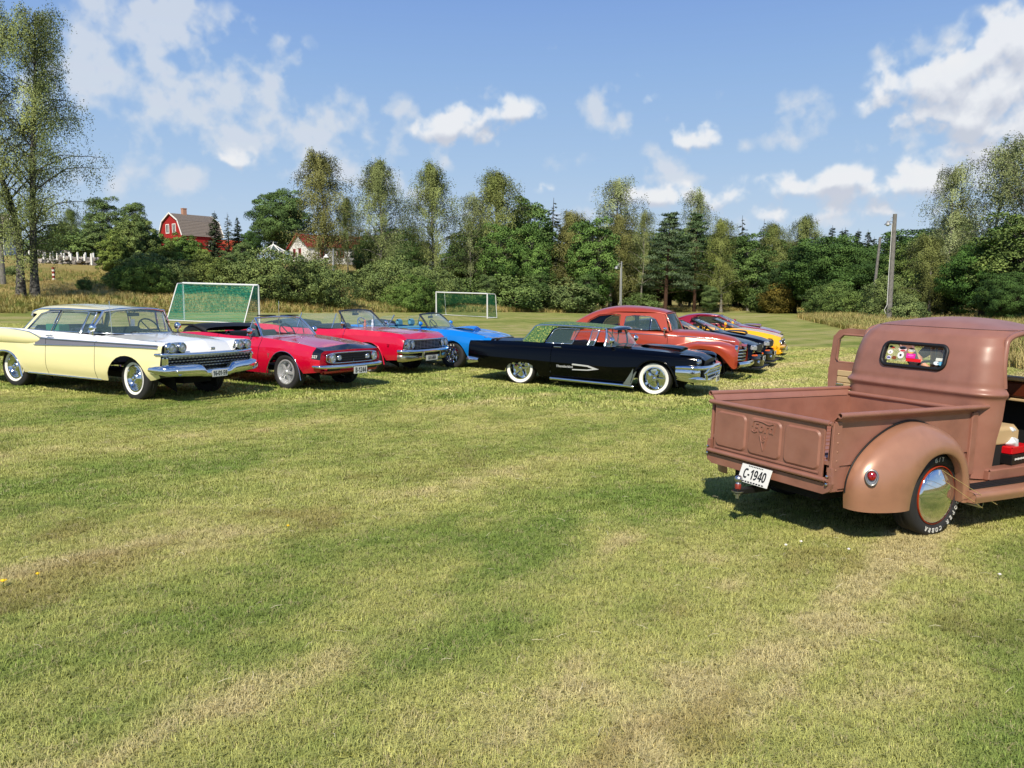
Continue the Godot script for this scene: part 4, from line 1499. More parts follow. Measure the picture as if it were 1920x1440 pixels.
func dash(car: Node3D, x: float, y: float, w: float, mat: Material) -> void:
	var b := MB.new()
	b.box(Vector3(x, y - 0.12, 0), Vector3(0.36, 0.22, w), Basis.IDENTITY, 0.06)
	part(car, "dashboard", b, mat)

func mirror_on(car: Node3D, x: float, y: float, z: float, mat: Material, r := 0.065) -> void:
	var b := MB.new()
	b.lathe(Vector3(x, y + 0.12, z), Basis(Vector3(0, 1, 0), Vector3(0, 0, 1), Vector3(1, 0, 0)), [[0.0, 0.06], [r * 0.6, 0.05], [r, 0.0], [r, -0.015], [0.0, -0.015]], 14)
	b.tube([Vector3(x, y, z), Vector3(x, y + 0.08, z)], [0.022, 0.012], 6)
	part(car, "door_mirror", b, mat)

func inside_mirror(car: Node3D, x: float, y: float) -> void:
	var b := MB.new()
	b.box(Vector3(x, y, 0), Vector3(0.03, 0.06, 0.24), Basis.IDENTITY, 0.015)
	b.tube([Vector3(x, y, 0), Vector3(x + 0.05, y + 0.09, 0)], 0.01, 5)
	part(car, "rear_view_mirror", b, M.black)

func headlamp(car: Node3D, at: Vector3, r: float, tilt := 0.0, ring: Material = null) -> void:
	var bs := Basis(Vector3.UP, tilt) * Basis(Vector3(0, 1, 0), Vector3(0, 0, 1), Vector3(1, 0, 0))
	var b := MB.new()
	b.lathe(at, bs, [[0.0, 0.012], [r * 0.5, 0.008], [r * 0.84, -0.006]], 18)
	var o := part(car, "headlight", b, M.lamp)
	b = MB.new()
	b.lathe(at, bs, [[r * 0.84, -0.012], [r * 0.88, 0.016], [r, 0.012], [r * 1.05, -0.05]], 18)
	part(o, "ring", b, ring if ring else M.chrome)

func plate_on(car: Node3D, at: Vector3, bs: Basis, w: float, h: float, s: String, size: float, narrow := 0.72, called := "number_plate") -> MeshInstance3D:   # bs.z faces outwards, bs.x reads to the right
	var b := MB.new()
	b.box(at, Vector3(w, h, 0.006), bs, 0.002)
	var o := part(car, called, b, M.plate)
	b = MB.new()
	b.text(s, Transform3D(bs * Basis.from_scale(Vector3(narrow, 1, 1)), at + bs.z * 0.004), size, 0.002)
	part(o, "number", b, M.ink)
	return o

# wheels: every style is built once, lying in its own axes with the outer side towards +z
var wheel_of := {}
func wheel_style(style: String, r: float, w: float, rr: float) -> MeshInstance3D:
	var key := "%s %.3f" % [style, r]
	if wheel_of.has(key): return wheel_of[key]
	var I := Basis.IDENTITY
	var b := MB.new()
	var h := w * 0.5
	b.lathe(Vector3.ZERO, I, [[rr, -h * 0.8], [r * 0.93, -h], [r * 0.985, -h * 0.8], [r, -h * 0.45], [r * 0.992, -h * 0.42], [r * 0.992, -h * 0.36], [r, -h * 0.33], [r, -h * 0.04], [r * 0.992, -h * 0.02], [r * 0.992, h * 0.05], [r, h * 0.08], [r, h * 0.38], [r * 0.985, h * 0.8], [r * 0.93, h], [lerpf(r, rr, 0.55), h * 1.06], [rr * 1.03, h * 0.86], [rr, h * 0.7]], 36, 0, TAU, 0.3)
	var o := MeshInstance3D.new()
	o.name = "wheel"
	o.mesh = b.commit()
	o.mesh.surface_set_material(0, M.tyre)
	if style.begins_with("white"):
		b = MB.new()
		var wi := lerpf(r, rr, 0.94) if style != "white_thin" else lerpf(r, rr, 0.74)
		var wo := lerpf(r, rr, 0.68 if style == "white_cap" else 0.4) if style != "white_thin" else lerpf(r, rr, 0.52)
		b.lathe(Vector3.ZERO, I, [[wi, h * (0.90 if style != "white_thin" else 1.0)], [(wi + wo) * 0.5, h * 1.065], [wo, h * 1.075], [wo * 1.005, h * 1.03]], 36)
		part(o, "whitewall", b, M.whitewall)
	b = MB.new()
	if style == "white_cap":   # ribbed full disc hubcap
		b.lathe(Vector3.ZERO, I, [[rr * 1.02, h * 0.7], [rr * 1.0, h * 0.95], [rr * 0.93, h * 0.98], [rr * 0.88, h * 0.7], [rr * 0.8, h * 0.84], [rr * 0.74, h * 0.66], [rr * 0.67, h * 0.82], [rr * 0.6, h * 0.66], [rr * 0.54, h * 0.84], [rr * 0.47, h * 0.7], [rr * 0.42, h * 0.92], [rr * 0.33, h * 1.08], [rr * 0.3, h * 0.95], [rr * 0.2, h * 1.0], [rr * 0.17, h * 1.2], [rr * 0.08, h * 1.28], [0.0, h * 1.3]], 36, 0, TAU, 0.75)
		part(o, "hubcap", b, M.chrome)
	elif style == "moon":
		b.lathe(Vector3.ZERO, I, [[rr * 1.0, h * 0.78], [rr * 0.985, h * 0.98], [rr * 0.9, h * 1.1], [rr * 0.7, h * 1.3], [rr * 0.45, h * 1.48], [rr * 0.2, h * 1.57], [0.0, h * 1.6]], 40, 0, TAU, 0.2)
		part(o, "hubcap", b, M.chrome)
		b = MB.new()
		b.lathe(Vector3.ZERO, I, [[rr * 1.02, h * 0.8], [rr * 1.02, h * 0.95], [rr * 0.995, h * 0.97]], 40)
		part(o, "rim", b, mt(Color(0.62, 0.2, 0.06), 0.45))
	else:
		b.lathe(Vector3.ZERO, I, [[rr * 1.03, h * 0.7], [rr * 1.02, h * 0.95], [rr * 0.94, h * 0.97], [rr * 0.9, h * 0.7], [rr * 0.82, h * 0.2], [rr * 0.8, -h * 0.1], [rr * 0.3, -h * 0.05], [0.0, -h * 0.05]], 32, 0, TAU, 0.6)
		part(o, "rim", b, M.well if style == "dark" else (M.mag if style == "mag" else M.chrome))
		var spokes := {"mag": 5, "white_mag": 5, "white_thin": 14, "letter": 10, "dark": 5}
		var ns: int = spokes.get(style, 5)
		b = MB.new()
		for k in ns:
			var t := TAU * k / ns + 0.3
			var d := Vector3(cos(t), sin(t), 0)
			var e := Vector3(-d.y, d.x, 0)
			var wd: float = rr * (0.2 if ns < 8 else 0.045)
			var q := []
			for f in [[0.1, 1.5, 0.78], [0.4, 1.15, 0.78], [0.7, 0.95, 0.62], [0.93, 1.5, 0.72]]:
				q.append([d * rr * f[0] - e * wd * f[1] * 0.5 + Vector3(0, 0, h * f[2] - 0.035), d * rr * f[0] - e * wd * f[1] * 0.4 + Vector3(0, 0, h * f[2]), d * rr * f[0] + e * wd * f[1] * 0.4 + Vector3(0, 0, h * f[2]), d * rr * f[0] + e * wd * f[1] * 0.5 + Vector3(0, 0, h * f[2] - 0.035)])
			for a in 3:
				for c in 3: b.flat(q[a][c], q[a][c + 1], q[a + 1][c + 1], q[a + 1][c])
		b.lathe(Vector3.ZERO, I, [[rr * 0.2, h * 0.7], [rr * 0.19, h * 0.88], [rr * 0.1, h * 0.98], [0.0, h * 1.0]], 16)
		part(o, "spokes", b, M.black if style == "dark" else (M.mag if style == "mag" else M.chrome))
	wheel_of[key] = o
	return o

func wheels(car: Node3D, axles: Array, z: float, style: String, r: float, w: float, rr: float, steer := 0.0) -> void:
	var proto := wheel_style(style, r, w, rr)
	for ax in axles:
		for s in [1.0, -1.0]:
			var o := proto.duplicate()
			o.name = "wheel"
			car.add_child(o, true)
			var bs := Basis(Vector3.UP, -steer if ax > 0.5 else 0.0)
			if s < 0.0: bs = bs * Basis(Vector3.UP, PI)
			bs = bs * Basis(Vector3.BACK, ax * 1.7 + s)
			o.transform = Transform3D(bs, Vector3(ax, r - 0.022, s * z))

func bar_row(parent: Node, called: String, pts: Array, r: float, mat: Material, k := 6) -> void:
	var b := MB.new()
	b.tube(pts, r, k)
	part(parent, called, b, mat)

# a bumper bar swept round the front or the back: path of Vector3 on the right half from the centre outwards, section height and depth
func bumper(car: Node3D, called: String, path: Array, hs: Array, depth: float, mat: Material) -> MeshInstance3D:
	var full := []
	for i in range(path.size() - 1, 0, -1): full.append([path[i] * Vector3(1, 1, -1), hs[i]])
	for i in path.size(): full.append([path[i], hs[i]])
	var pts := []
	var hv := []
	for f in full:
		pts.append(f[0])
		hv.append(Vector3(f[1], 0, 0))
	var sp := MB.spline(pts, 3)
	var sh := MB.spline(hv, 3)
	var rows := []
	for i in sp.size():
		var t: Vector3 = (sp[mini(i + 1, sp.size() - 1)] - sp[maxi(i - 1, 0)])
		var o := Vector3(t.z, 0, -t.x).normalized()   # outwards
		if path[0].x < 0.0: o = -o
		var h: float = sh[i].x * 0.5
		var line := []
		for k in [[-0.9, -1.0], [-0.4, -1.0], [0.25, -0.82], [0.5, -0.35], [0.5, 0.25], [0.2, 0.78], [-0.4, 1.0], [-0.9, 1.0]]:
			line.append(sp[i] + o * k[0] * depth + Vector3(0, k[1] * h, 0))
		rows.append(line)
	var b := MB.new()
	b.grid(rows)
	for e in [rows[0], rows[-1]]: b.poly3(e)
	return part(car, called, b, mat)

func V(x: float, y: float) -> Vector2:
	return Vector2(x, y)

func quad_emblem(car: Node3D, called: String, s: String, at: Vector3, size: float, mat: Material, bs := Basis.IDENTITY) -> void:
	var b := MB.new()
	b.text(s, Transform3D(bs, at), size, 0.004)
	part(car, called, b, mat)

# ------------------------------------------------ yellow and white two-door saloon, late fifties
func yellow_saloon() -> void:
	var car := thing("parked_car", "pale yellow and white fifties saloon, chrome grille, plate 16-01-59, leftmost car", "car", on_ground(-7.02, -13.99, 25.56), "")
	var yel := mt(Color(0.91, 0.88, 0.66), 0.25, 0.0, 1.0)
	var wht := mt(Color(0.93, 0.93, 0.91), 0.25, 0.0, 1.0)
	var zr := 0.0
	var secs := [
		[-2.85, [0.86, 0, 0.86, 0.5, 0.93, 0.82, 0.82, 0.93, 0.74, 0.92, 0.6, 0.92, 0.48, 0.91, 0.4, 0.86]],
		[-2.1, [0.94, 0, 0.93, 0.55, 1.0, 0.78, 0.91, 0.97, 0.77, 0.96, 0.6, 0.965, 0.44, 0.955, 0.33, 0.91]],
		[-1.3, [0.98, 0, 0.97, 0.6, 1.01, 0.78, 0.91, 0.97, 0.775, 0.965, 0.58, 0.97, 0.42, 0.96, 0.28, 0.91]],
		[-0.8, [1.0, 0, 0.99, 0.62, 1.0, 0.79, 0.885, 0.955, 0.775, 0.96, 0.58, 0.97, 0.42, 0.96, 0.28, 0.91]],
		[-0.2, [1.0, 0, 1.0, 0.62, 0.995, 0.79, 0.88, 0.945, 0.79, 0.955, 0.58, 0.965, 0.42, 0.955, 0.28, 0.9]],
		[0.75, [1.02, 0, 1.0, 0.62, 0.985, 0.81, 0.885, 0.94, 0.83, 0.952, 0.6, 0.962, 0.42, 0.955, 0.28, 0.9]],
		[1.5, [1.0, 0, 0.965, 0.6, 0.955, 0.82, 0.89, 0.94, 0.85, 0.952, 0.6, 0.968, 0.44, 0.96, 0.28, 0.9]],
		[2.05, [0.955, 0, 0.91, 0.52, 0.945, 0.82, 0.895, 0.935, 0.86, 0.945, 0.62, 0.96, 0.46, 0.95, 0.36, 0.9], [0.1, 0.06, 0, 0, 0, 0, 0, 0]],
		[2.27, [0.76, 0, 0.76, 0.48, 0.955, 0.79, 0.9, 0.92, 0.865, 0.935, 0.62, 0.955, 0.48, 0.945, 0.4, 0.9], [0.06, 0.03, 0.02, 0, 0, -0.02, -0.06, -0.08]]]
	var arches := [[1.5, 0.5, 0.71, 2.3], [-1.5, 0.47, 0.62, 2.4]]
	shell(car, secs, [1, 2, 3, 4], arches, func(j, x):
		if j < 2:
			if x > 0.8: return "hood"
			return "trunk_lid" if x < -1.2 else ""
		if j == 2: return "upper_side"
		if j == 3: return "side_trim" if x > -0.72 and x < 2.2 else "rear_quarter" if x < -0.42 else "front_fender"
		if x > -0.42 and x < 0.78: return "door"
		return "front_fender" if x > 0.7 else "rear_quarter",
		{"hood": wht, "trunk_lid": wht, "upper_side": wht, "side_trim": mt(Color(0.5, 0.5, 0.54), 0.45, 0.4), "door": yel, "front_fender": yel, "rear_quarter": yel, "fin": yel, "front_panel": M.dark_trim, "rear_panel": yel}, [-0.42, 0.78])
	for s in [1.0, -1.0]:
		var b := MB.new()   # rounded rear fin on each side, ending in a point on the door
		var rows := []
		for f in [[-0.5, 0.01], [-0.62, 0.06], [-0.85, 0.10], [-1.3, 0.125], [-2.0, 0.13], [-2.8, 0.12]]:
			var line := []
			for k in 9:
				var t := -PI * 0.5 + PI * k / 8.0
				line.append(Vector3(f[0], 0.865 + f[1] * sin(t) + (0.01 if f[0] < -1.0 else 0.0), s * (0.92 + f[1] * 0.7 * cos(t))))
			rows.append(line)
		b.surf(rows, 3, 2)
		part(car, "fin", b, yel)
		bar_row(car, "trim_strip", [Vector3(2.2, 0.905, s * 0.945), Vector3(1.5, 0.898, s * 0.952), Vector3(0.75, 0.893, s * 0.952), Vector3(-0.2, 0.888, s * 0.957), Vector3(-0.55, 0.9, s * 0.967), Vector3(-0.85, 0.975, s * 0.94), Vector3(-1.3, 1.0, s * 0.9), Vector3(-2.8, 0.96, s * 0.9)], 0.009, M.chrome)
		bar_row(car, "trim_strip", [Vector3(2.2, 0.858, s * 0.952), Vector3(1.5, 0.847, s * 0.962), Vector3(0.75, 0.827, s * 0.962), Vector3(-0.2, 0.788, s * 0.966), Vector3(-0.7, 0.772, s * 0.972)], 0.009, M.chrome)
		bar_row(car, "sill_trim", [Vector3(0.88, 0.285, s * 0.905), Vector3(-0.95, 0.28, s * 0.915)], 0.016, M.chrome)
		b = MB.new()
		b.box(Vector3(-0.33, 0.935, s * 0.945), Vector3(0.17, 0.02, 0.03), Basis.IDENTITY, 0.008)
		part(car, "door_handle", b, M.chrome)
		mirror_on(car, 0.62, 0.985, s * 0.85, M.chrome)
	arch_trim(car, "wheel_arch_trim", [arches[1]], func(_x, _y): return 0.965, 0.024, M.chrome)
	cabin(car, {"belt": [1.0, 0.79], "roof": [[0.56, 1.375, 0.6, 1.425, 0.1], [0.15, 1.375, 0.645, 1.45], [-0.4, 1.375, 0.655, 1.465], [-0.9, 1.355, 0.645, 1.445], [-1.15, 1.31, 0.63, 1.40, -0.03], [-1.24, 1.26, 0.615, 1.33, -0.08], [-1.235, 1.235, 0.6, 1.30, -0.08]],
		"windows": [[V(-1.14, 1.005), V(-0.52, 1.0), V(-0.45, 1.34), V(-0.72, 1.325), V(-0.9, 1.27)], [V(-0.47, 1.0), V(0.2, 1.01), V(0.28, 1.345), V(-0.39, 1.345)], [V(0.225, 1.01), V(0.4, 1.02), V(0.47, 1.345), V(0.3, 1.345)]],
		"pillars": [[V(-1.22, 1.0), V(-1.155, 1.0), V(-0.915, 1.285), V(-0.7, 1.35), V(-0.7, 1.37), V(-0.98, 1.35), V(-1.12, 1.28), V(-1.0, 1.27)]],
		"roof_mat": yel, "front": [0.46, 1.01, 0.80, 1.08, 0.56, 1.375, 0.6, 0.66, 1.42, 0.026], "back": [-1.24, 1.0, 0.77, -1.85, -1.06, 1.27, 0.61, -1.36, 1.29, 0.018]}, yel, M.chrome)
	var blue := mt(Color(0.1, 0.13, 0.24), 0.7)
	bench(car, -0.05, 0.55, 1.4, blue, 0.52)
	bench(car, -1.0, 0.58, 1.35, blue, 0.5, false, "rear_seat")
	dash(car, 0.78, 1.02, 1.4, M.black)
	steering(car, 0.45, 1.04, -0.38, 0.21, M.black)
	inside_mirror(car, 0.52, 1.31)
	var b := MB.new()   # hanging tag on the mirror and box on the rear seat
	b.box(Vector3(0.5, 1.17, 0.0), Vector3(0.01, 0.12, 0.08))
	part(car, "hanging_tag", b, M.white)
	b = MB.new()
	b.box(Vector3(-0.75, 1.03, 0.5), Vector3(0.35, 0.14, 0.2), Basis.IDENTITY, 0.01)
	part(car, "box_on_seat", b, mt(Color(0.12, 0.45, 0.35), 0.7))
	# nose
	for s in [1.0, -1.0]:
		b = MB.new()
		b.surf([[Vector3(2.28, 0.79, s * 0.5), Vector3(2.29, 0.79, s * 0.7), Vector3(2.27, 0.79, s * 0.88)], [Vector3(2.31, 0.87, s * 0.5), Vector3(2.32, 0.87, s * 0.7), Vector3(2.29, 0.87, s * 0.9)], [Vector3(2.3, 0.95, s * 0.54), Vector3(2.31, 0.955, s * 0.7), Vector3(2.28, 0.94, s * 0.88)]], 3, 3)
		part(car, "lamp_panel", b, M.alu)
		headlamp(car, Vector3(2.335, 0.872, s * 0.80), 0.078)
		headlamp(car, Vector3(2.345, 0.872, s * 0.61), 0.078)
		headlamp(car, Vector3(2.47, 0.505, s * 0.78), 0.058)
		b = MB.new()
		b.box(Vector3(2.3, 0.64, s * 0.9), Vector3(0.1, 0.2, 0.09), Basis.IDENTITY, 0.03)
		part(car, "grille_end", b, M.chrome)
	bumper(car, "hood_lip", [Vector3(2.37, 0.755, 0), Vector3(2.36, 0.755, 0.5), Vector3(2.3, 0.765, 0.9), Vector3(2.15, 0.765, 0.955)], [0.055, 0.06, 0.07, 0.05], 0.05, M.chrome)
	b = MB.new()
	b.box(Vector3(2.26, 0.62, 0), Vector3(0.04, 0.27, 1.76))
	var gr := part(car, "grille", b, M.black)
	for r in 4:
		bar_row(gr, "grille_bar", [Vector3(2.295, 0.70 - r * 0.045, -0.84), Vector3(2.31, 0.70 - r * 0.045, 0), Vector3(2.295, 0.70 - r * 0.045, 0.84)], 0.006, M.chrome, 4)
	b = MB.new()
	for r in 4:
		for k in 23:
			b.box(Vector3(2.315, 0.70 - r * 0.045, -0.82 + 0.0745 * (k + 0.5 * (r % 2))), Vector3(0.016, 0.022, 0.03), Basis.IDENTITY, 0.006)
	part(gr, "grille_star", b, M.alu, "stuff")
	bar_row(car, "grille_frame", [Vector3(2.32, 0.725, -0.86), Vector3(2.34, 0.725, 0), Vector3(2.32, 0.725, 0.86)], 0.012, M.chrome)
	bumper(car, "front_bumper", [Vector3(2.46, 0.455, 0), Vector3(2.46, 0.455, 0.24), Vector3(2.47, 0.505, 0.36), Vector3(2.45, 0.52, 0.75), Vector3(2.38, 0.525, 0.95), Vector3(2.2, 0.53, 0.985), Vector3(2.05, 0.53, 0.965)], [0.14, 0.14, 0.2, 0.19, 0.17, 0.14, 0.1], 0.08, M.chrome)
	plate_on(car, Vector3(2.51, 0.44, 0.0), Basis(Vector3(0, 0, -1), Vector3.UP, Vector3(1, 0, 0)), 0.32, 0.11, "16-01-59", 0.105)
	bumper(car, "rear_bumper", [Vector3(-2.98, 0.48, 0), Vector3(-2.95, 0.48, 0.6), Vector3(-2.8, 0.48, 0.97), Vector3(-2.5, 0.48, 0.99)], [0.16, 0.16, 0.15, 0.12], 0.07, M.chrome)
	b = MB.new()
	b.box(Vector3(2.36, 0.83, 0), Vector3(0.02, 0.05, 0.09), Basis.IDENTITY, 0.01)
	part(car, "hood_badge", b, M.chrome)
	bar_row(car, "aerial", [Vector3(0.98, 0.98, 0.78), Vector3(0.94, 1.55, 0.79)], 0.006, M.chrome, 5)
	bar_row(car, "wiper", [Vector3(1.0, 1.03, 0.45), Vector3(0.92, 1.08, 0.1)], 0.007, M.black, 4)
	wheels(car, [1.5, -1.5], 0.70, "white_cap", 0.36, 0.2, 0.212, 0.12)

# ------------------------------------------------ red convertible with the black nose stripe
func red_pony() -> void:
	var car := thing("parked_car", "red convertible with black nose stripe and folded roof, beside the yellow saloon", "car", on_ground(-4.91, -15.94, 30.5), "")
	var red := mt(Color(0.75, 0.02, 0.18), 0.22, 0.0, 1.0)
	var stripe := mt(Color(0.02, 0.02, 0.03), 0.3, 0.0, 0.6)
	var secs := [
		[-2.28, [0.80, 0, 0.80, 0.5, 0.82, 0.72, 0.72, 0.82, 0.6, 0.84, 0.48, 0.83, 0.4, 0.8]],
		[-1.6, [0.88, 0, 0.88, 0.55, 0.9, 0.74, 0.78, 0.88, 0.6, 0.91, 0.42, 0.89, 0.3, 0.85]],
		[-0.9, [0.9, 0, 0.9, 0.6, 0.93, 0.76, 0.76, 0.88, 0.58, 0.905, 0.4, 0.89, 0.27, 0.85]],
		[-0.1, [0.9, 0, 0.9, 0.6, 0.905, 0.77, 0.74, 0.87, 0.58, 0.895, 0.4, 0.88, 0.26, 0.84]],
		[0.6, [0.95, 0, 0.93, 0.6, 0.91, 0.78, 0.74, 0.87, 0.58, 0.895, 0.4, 0.88, 0.26, 0.84]],
		[1.37, [0.91, 0, 0.875, 0.55, 0.87, 0.76, 0.75, 0.87, 0.6, 0.905, 0.42, 0.89, 0.28, 0.85]],
		[2.0, [0.845, 0, 0.80, 0.5, 0.80, 0.74, 0.72, 0.83, 0.6, 0.87, 0.45, 0.86, 0.34, 0.82], [0.1, 0.07, 0.0, 0, 0, 0, 0]],
		[2.2, [0.755, 0, 0.745, 0.5, 0.745, 0.72, 0.7, 0.78, 0.58, 0.81, 0.45, 0.8, 0.36, 0.76], [0.05, 0.04, 0.02, 0, 0, -0.02, -0.05]]]
	var arches := [[1.37, 0.46, 0.695, 2.2], [-1.37, 0.44, 0.66, 2.2]]
	shell(car, secs, [2, 3], arches, func(j, x):
		if j < 2:
			if x > 0.62: return "nose_stripe" if x > 2.02 else "hood"
			return "trunk_lid" if x < -1.25 else ""
		if x > 2.05 and j < 4: return "nose_stripe"
		if x > -0.5 and x < 0.72: return "door"
		return "front_fender" if x > 0.7 else "rear_quarter",
		{"hood": red, "nose_stripe": stripe, "trunk_lid": red, "door": red, "front_fender": red, "rear_quarter": red, "front_panel": red, "rear_panel": red}, [-0.5, 0.72])
	arch_trim(car, "wheel_arch_trim", arches, func(_x, _y): return 0.895, 0.008, M.chrome)
	screen(car, [0.62, 0.92, 0.70, 0.95, 0.3, 1.25, 0.58, 0.38, 1.28, 0.022], "front", M.chrome, M.glass)
	for s in [1.0, -1.0]:
		var b := MB.new()
		b.poly3([Vector3(0.58, 0.92, s * 0.74), Vector3(0.26, 0.92, s * 0.74), Vector3(0.3, 1.22, s * 0.62)])
		var o := part(car, "vent_window", b, M.glass)
		bar_row(o, "frame", [Vector3(0.26, 0.92, s * 0.74), Vector3(0.3, 1.22, s * 0.62)], 0.01, M.chrome)
		mirror_on(car, 0.45, 0.9, s * 0.84, M.chrome)
		b = MB.new()
		b.box(Vector3(-0.38, 0.78, s * 0.875), Vector3(0.13, 0.025, 0.03), Basis.IDENTITY, 0.01)
		part(car, "door_handle", b, M.chrome)
		quad_emblem(car, "fender_emblem", "Y", Vector3(1.0, 0.6, s * 0.9), 0.12, M.chrome, Basis.IDENTITY if s > 0 else Basis(Vector3.UP, PI))
		quad_emblem(car, "nose_badge", "327", Vector3(2.1, 0.64, s * 0.845), 0.07, M.white, Basis(Vector3.UP, 0.2) if s > 0 else Basis(Vector3.UP, PI - 0.2))
	bench(car, -0.35, 0.48, 1.3, M.black, 0.5, false)
	bench(car, -1.1, 0.5, 1.2, M.black, 0.42, false, "rear_seat")
	dash(car, 0.5, 0.92, 1.3, M.black)
	steering(car, 0.18, 0.95, -0.36, 0.19, M.black)
	inside_mirror(car, 0.28, 1.17)
	var b := MB.new()   # the folded hood, a black bundle behind the seats
	b.surf([[Vector3(-1.0, 0.9, -0.68), Vector3(-1.0, 1.0, -0.6), Vector3(-1.0, 1.03, 0), Vector3(-1.0, 1.0, 0.6), Vector3(-1.0, 0.9, 0.68)], [Vector3(-1.25, 0.95, -0.72), Vector3(-1.25, 1.07, -0.64), Vector3(-1.22, 1.09, 0), Vector3(-1.25, 1.07, 0.64), Vector3(-1.25, 0.95, 0.72)], [Vector3(-1.6, 0.9, -0.7), Vector3(-1.6, 1.03, -0.6), Vector3(-1.6, 1.05, 0), Vector3(-1.6, 1.03, 0.6), Vector3(-1.6, 0.9, 0.7)], [Vector3(-1.72, 0.86, -0.66), Vector3(-1.72, 0.9, -0.6), Vector3(-1.72, 0.9, 0), Vector3(-1.72, 0.9, 0.6), Vector3(-1.72, 0.86, 0.66)]], 3, 3)
	part(car, "folded_top", b, M.black)
	for s in [1.0, -1.0]:
		bar_row(car, "top_frame", [Vector3(-0.9, 0.93, s * 0.72), Vector3(-1.3, 1.06, s * 0.74), Vector3(-1.7, 1.04, s * 0.7)], 0.02, M.black)
		b = MB.new()
		b.box(Vector3(0.3, 1.3, s * 0.3), Vector3(0.16, 0.02, 0.36), Basis.IDENTITY, 0.008)
		part(car, "sun_visor", b, M.black)
	# nose
	b = MB.new()
	b.box(Vector3(2.2, 0.61, 0), Vector3(0.1, 0.16, 1.3), Basis.IDENTITY, 0.02)
	var g := part(car, "grille", b, M.black)
	for r in 3:
		bar_row(g, "grille_bar", [Vector3(2.256, 0.565 + r * 0.045, -0.46), Vector3(2.256, 0.565 + r * 0.045, 0.46)], 0.004, M.dark_trim, 4)
	var ring := []
	for k in 36:
		var t := TAU * k / 36.0
		ring.append(Vector3(2.262 - 0.03 * pow(absf(cos(t)), 3.0), 0.61 + 0.095 * signf(sin(t)) * pow(absf(sin(t)), 0.5), 0.68 * signf(cos(t)) * pow(absf(cos(t)), 0.4)))
	b = MB.new()
	b.tube(ring, 0.012, 5, false, true)
	part(g, "grille_frame", b, M.chrome)
	for s in [1.0, -1.0]:
		headlamp(car, Vector3(2.27, 0.61, s * 0.565), 0.082)
		headlamp(car, Vector3(2.268, 0.61, s * 0.385), 0.05)
		b = MB.new()
		b.box(Vector3(2.24, 0.4, s * 0.5), Vector3(0.05, 0.05, 0.34), Basis.IDENTITY, 0.02)
		part(car, "air_slot", b, M.black)
	quad_emblem(g, "grille_badge", "I", Vector3(2.262, 0.57, 0.0), 0.1, M.chrome, Basis(Vector3.UP, PI / 2))
	bumper(car, "front_bumper", [Vector3(2.35, 0.455, 0), Vector3(2.33, 0.455, 0.5), Vector3(2.25, 0.46, 0.8), Vector3(2.08, 0.465, 0.87)], [0.075, 0.075, 0.07, 0.05], 0.045, M.chrome)
	b = MB.new()
	b.box(Vector3(2.16, 0.37, 0), Vector3(0.12, 0.1, 1.5), Basis.IDENTITY, 0.04)
	part(car, "valance", b, red)
	plate_on(car, Vector3(2.39, 0.375, -0.05), Basis(Vector3(0, 0, -1), Vector3.UP, Vector3(1, 0, 0)), 0.36, 0.13, "B-1244", 0.13)
	bar_row(car, "aerial", [Vector3(1.1, 0.88, 0.72), Vector3(1.08, 1.6, 0.72)], 0.005, M.chrome, 4)
	bar_row(car, "wiper", [Vector3(0.88, 0.97, 0.1), Vector3(0.78, 0.99, 0.5)], 0.008, M.black, 4)
	bumper(car, "rear_bumper", [Vector3(-2.36, 0.48, 0), Vector3(-2.34, 0.48, 0.5), Vector3(-2.2, 0.48, 0.84)], [0.08, 0.08, 0.06], 0.05, M.chrome)
	wheels(car, [1.37, -1.37], 0.72, "mag", 0.335, 0.22, 0.225, 0.06)

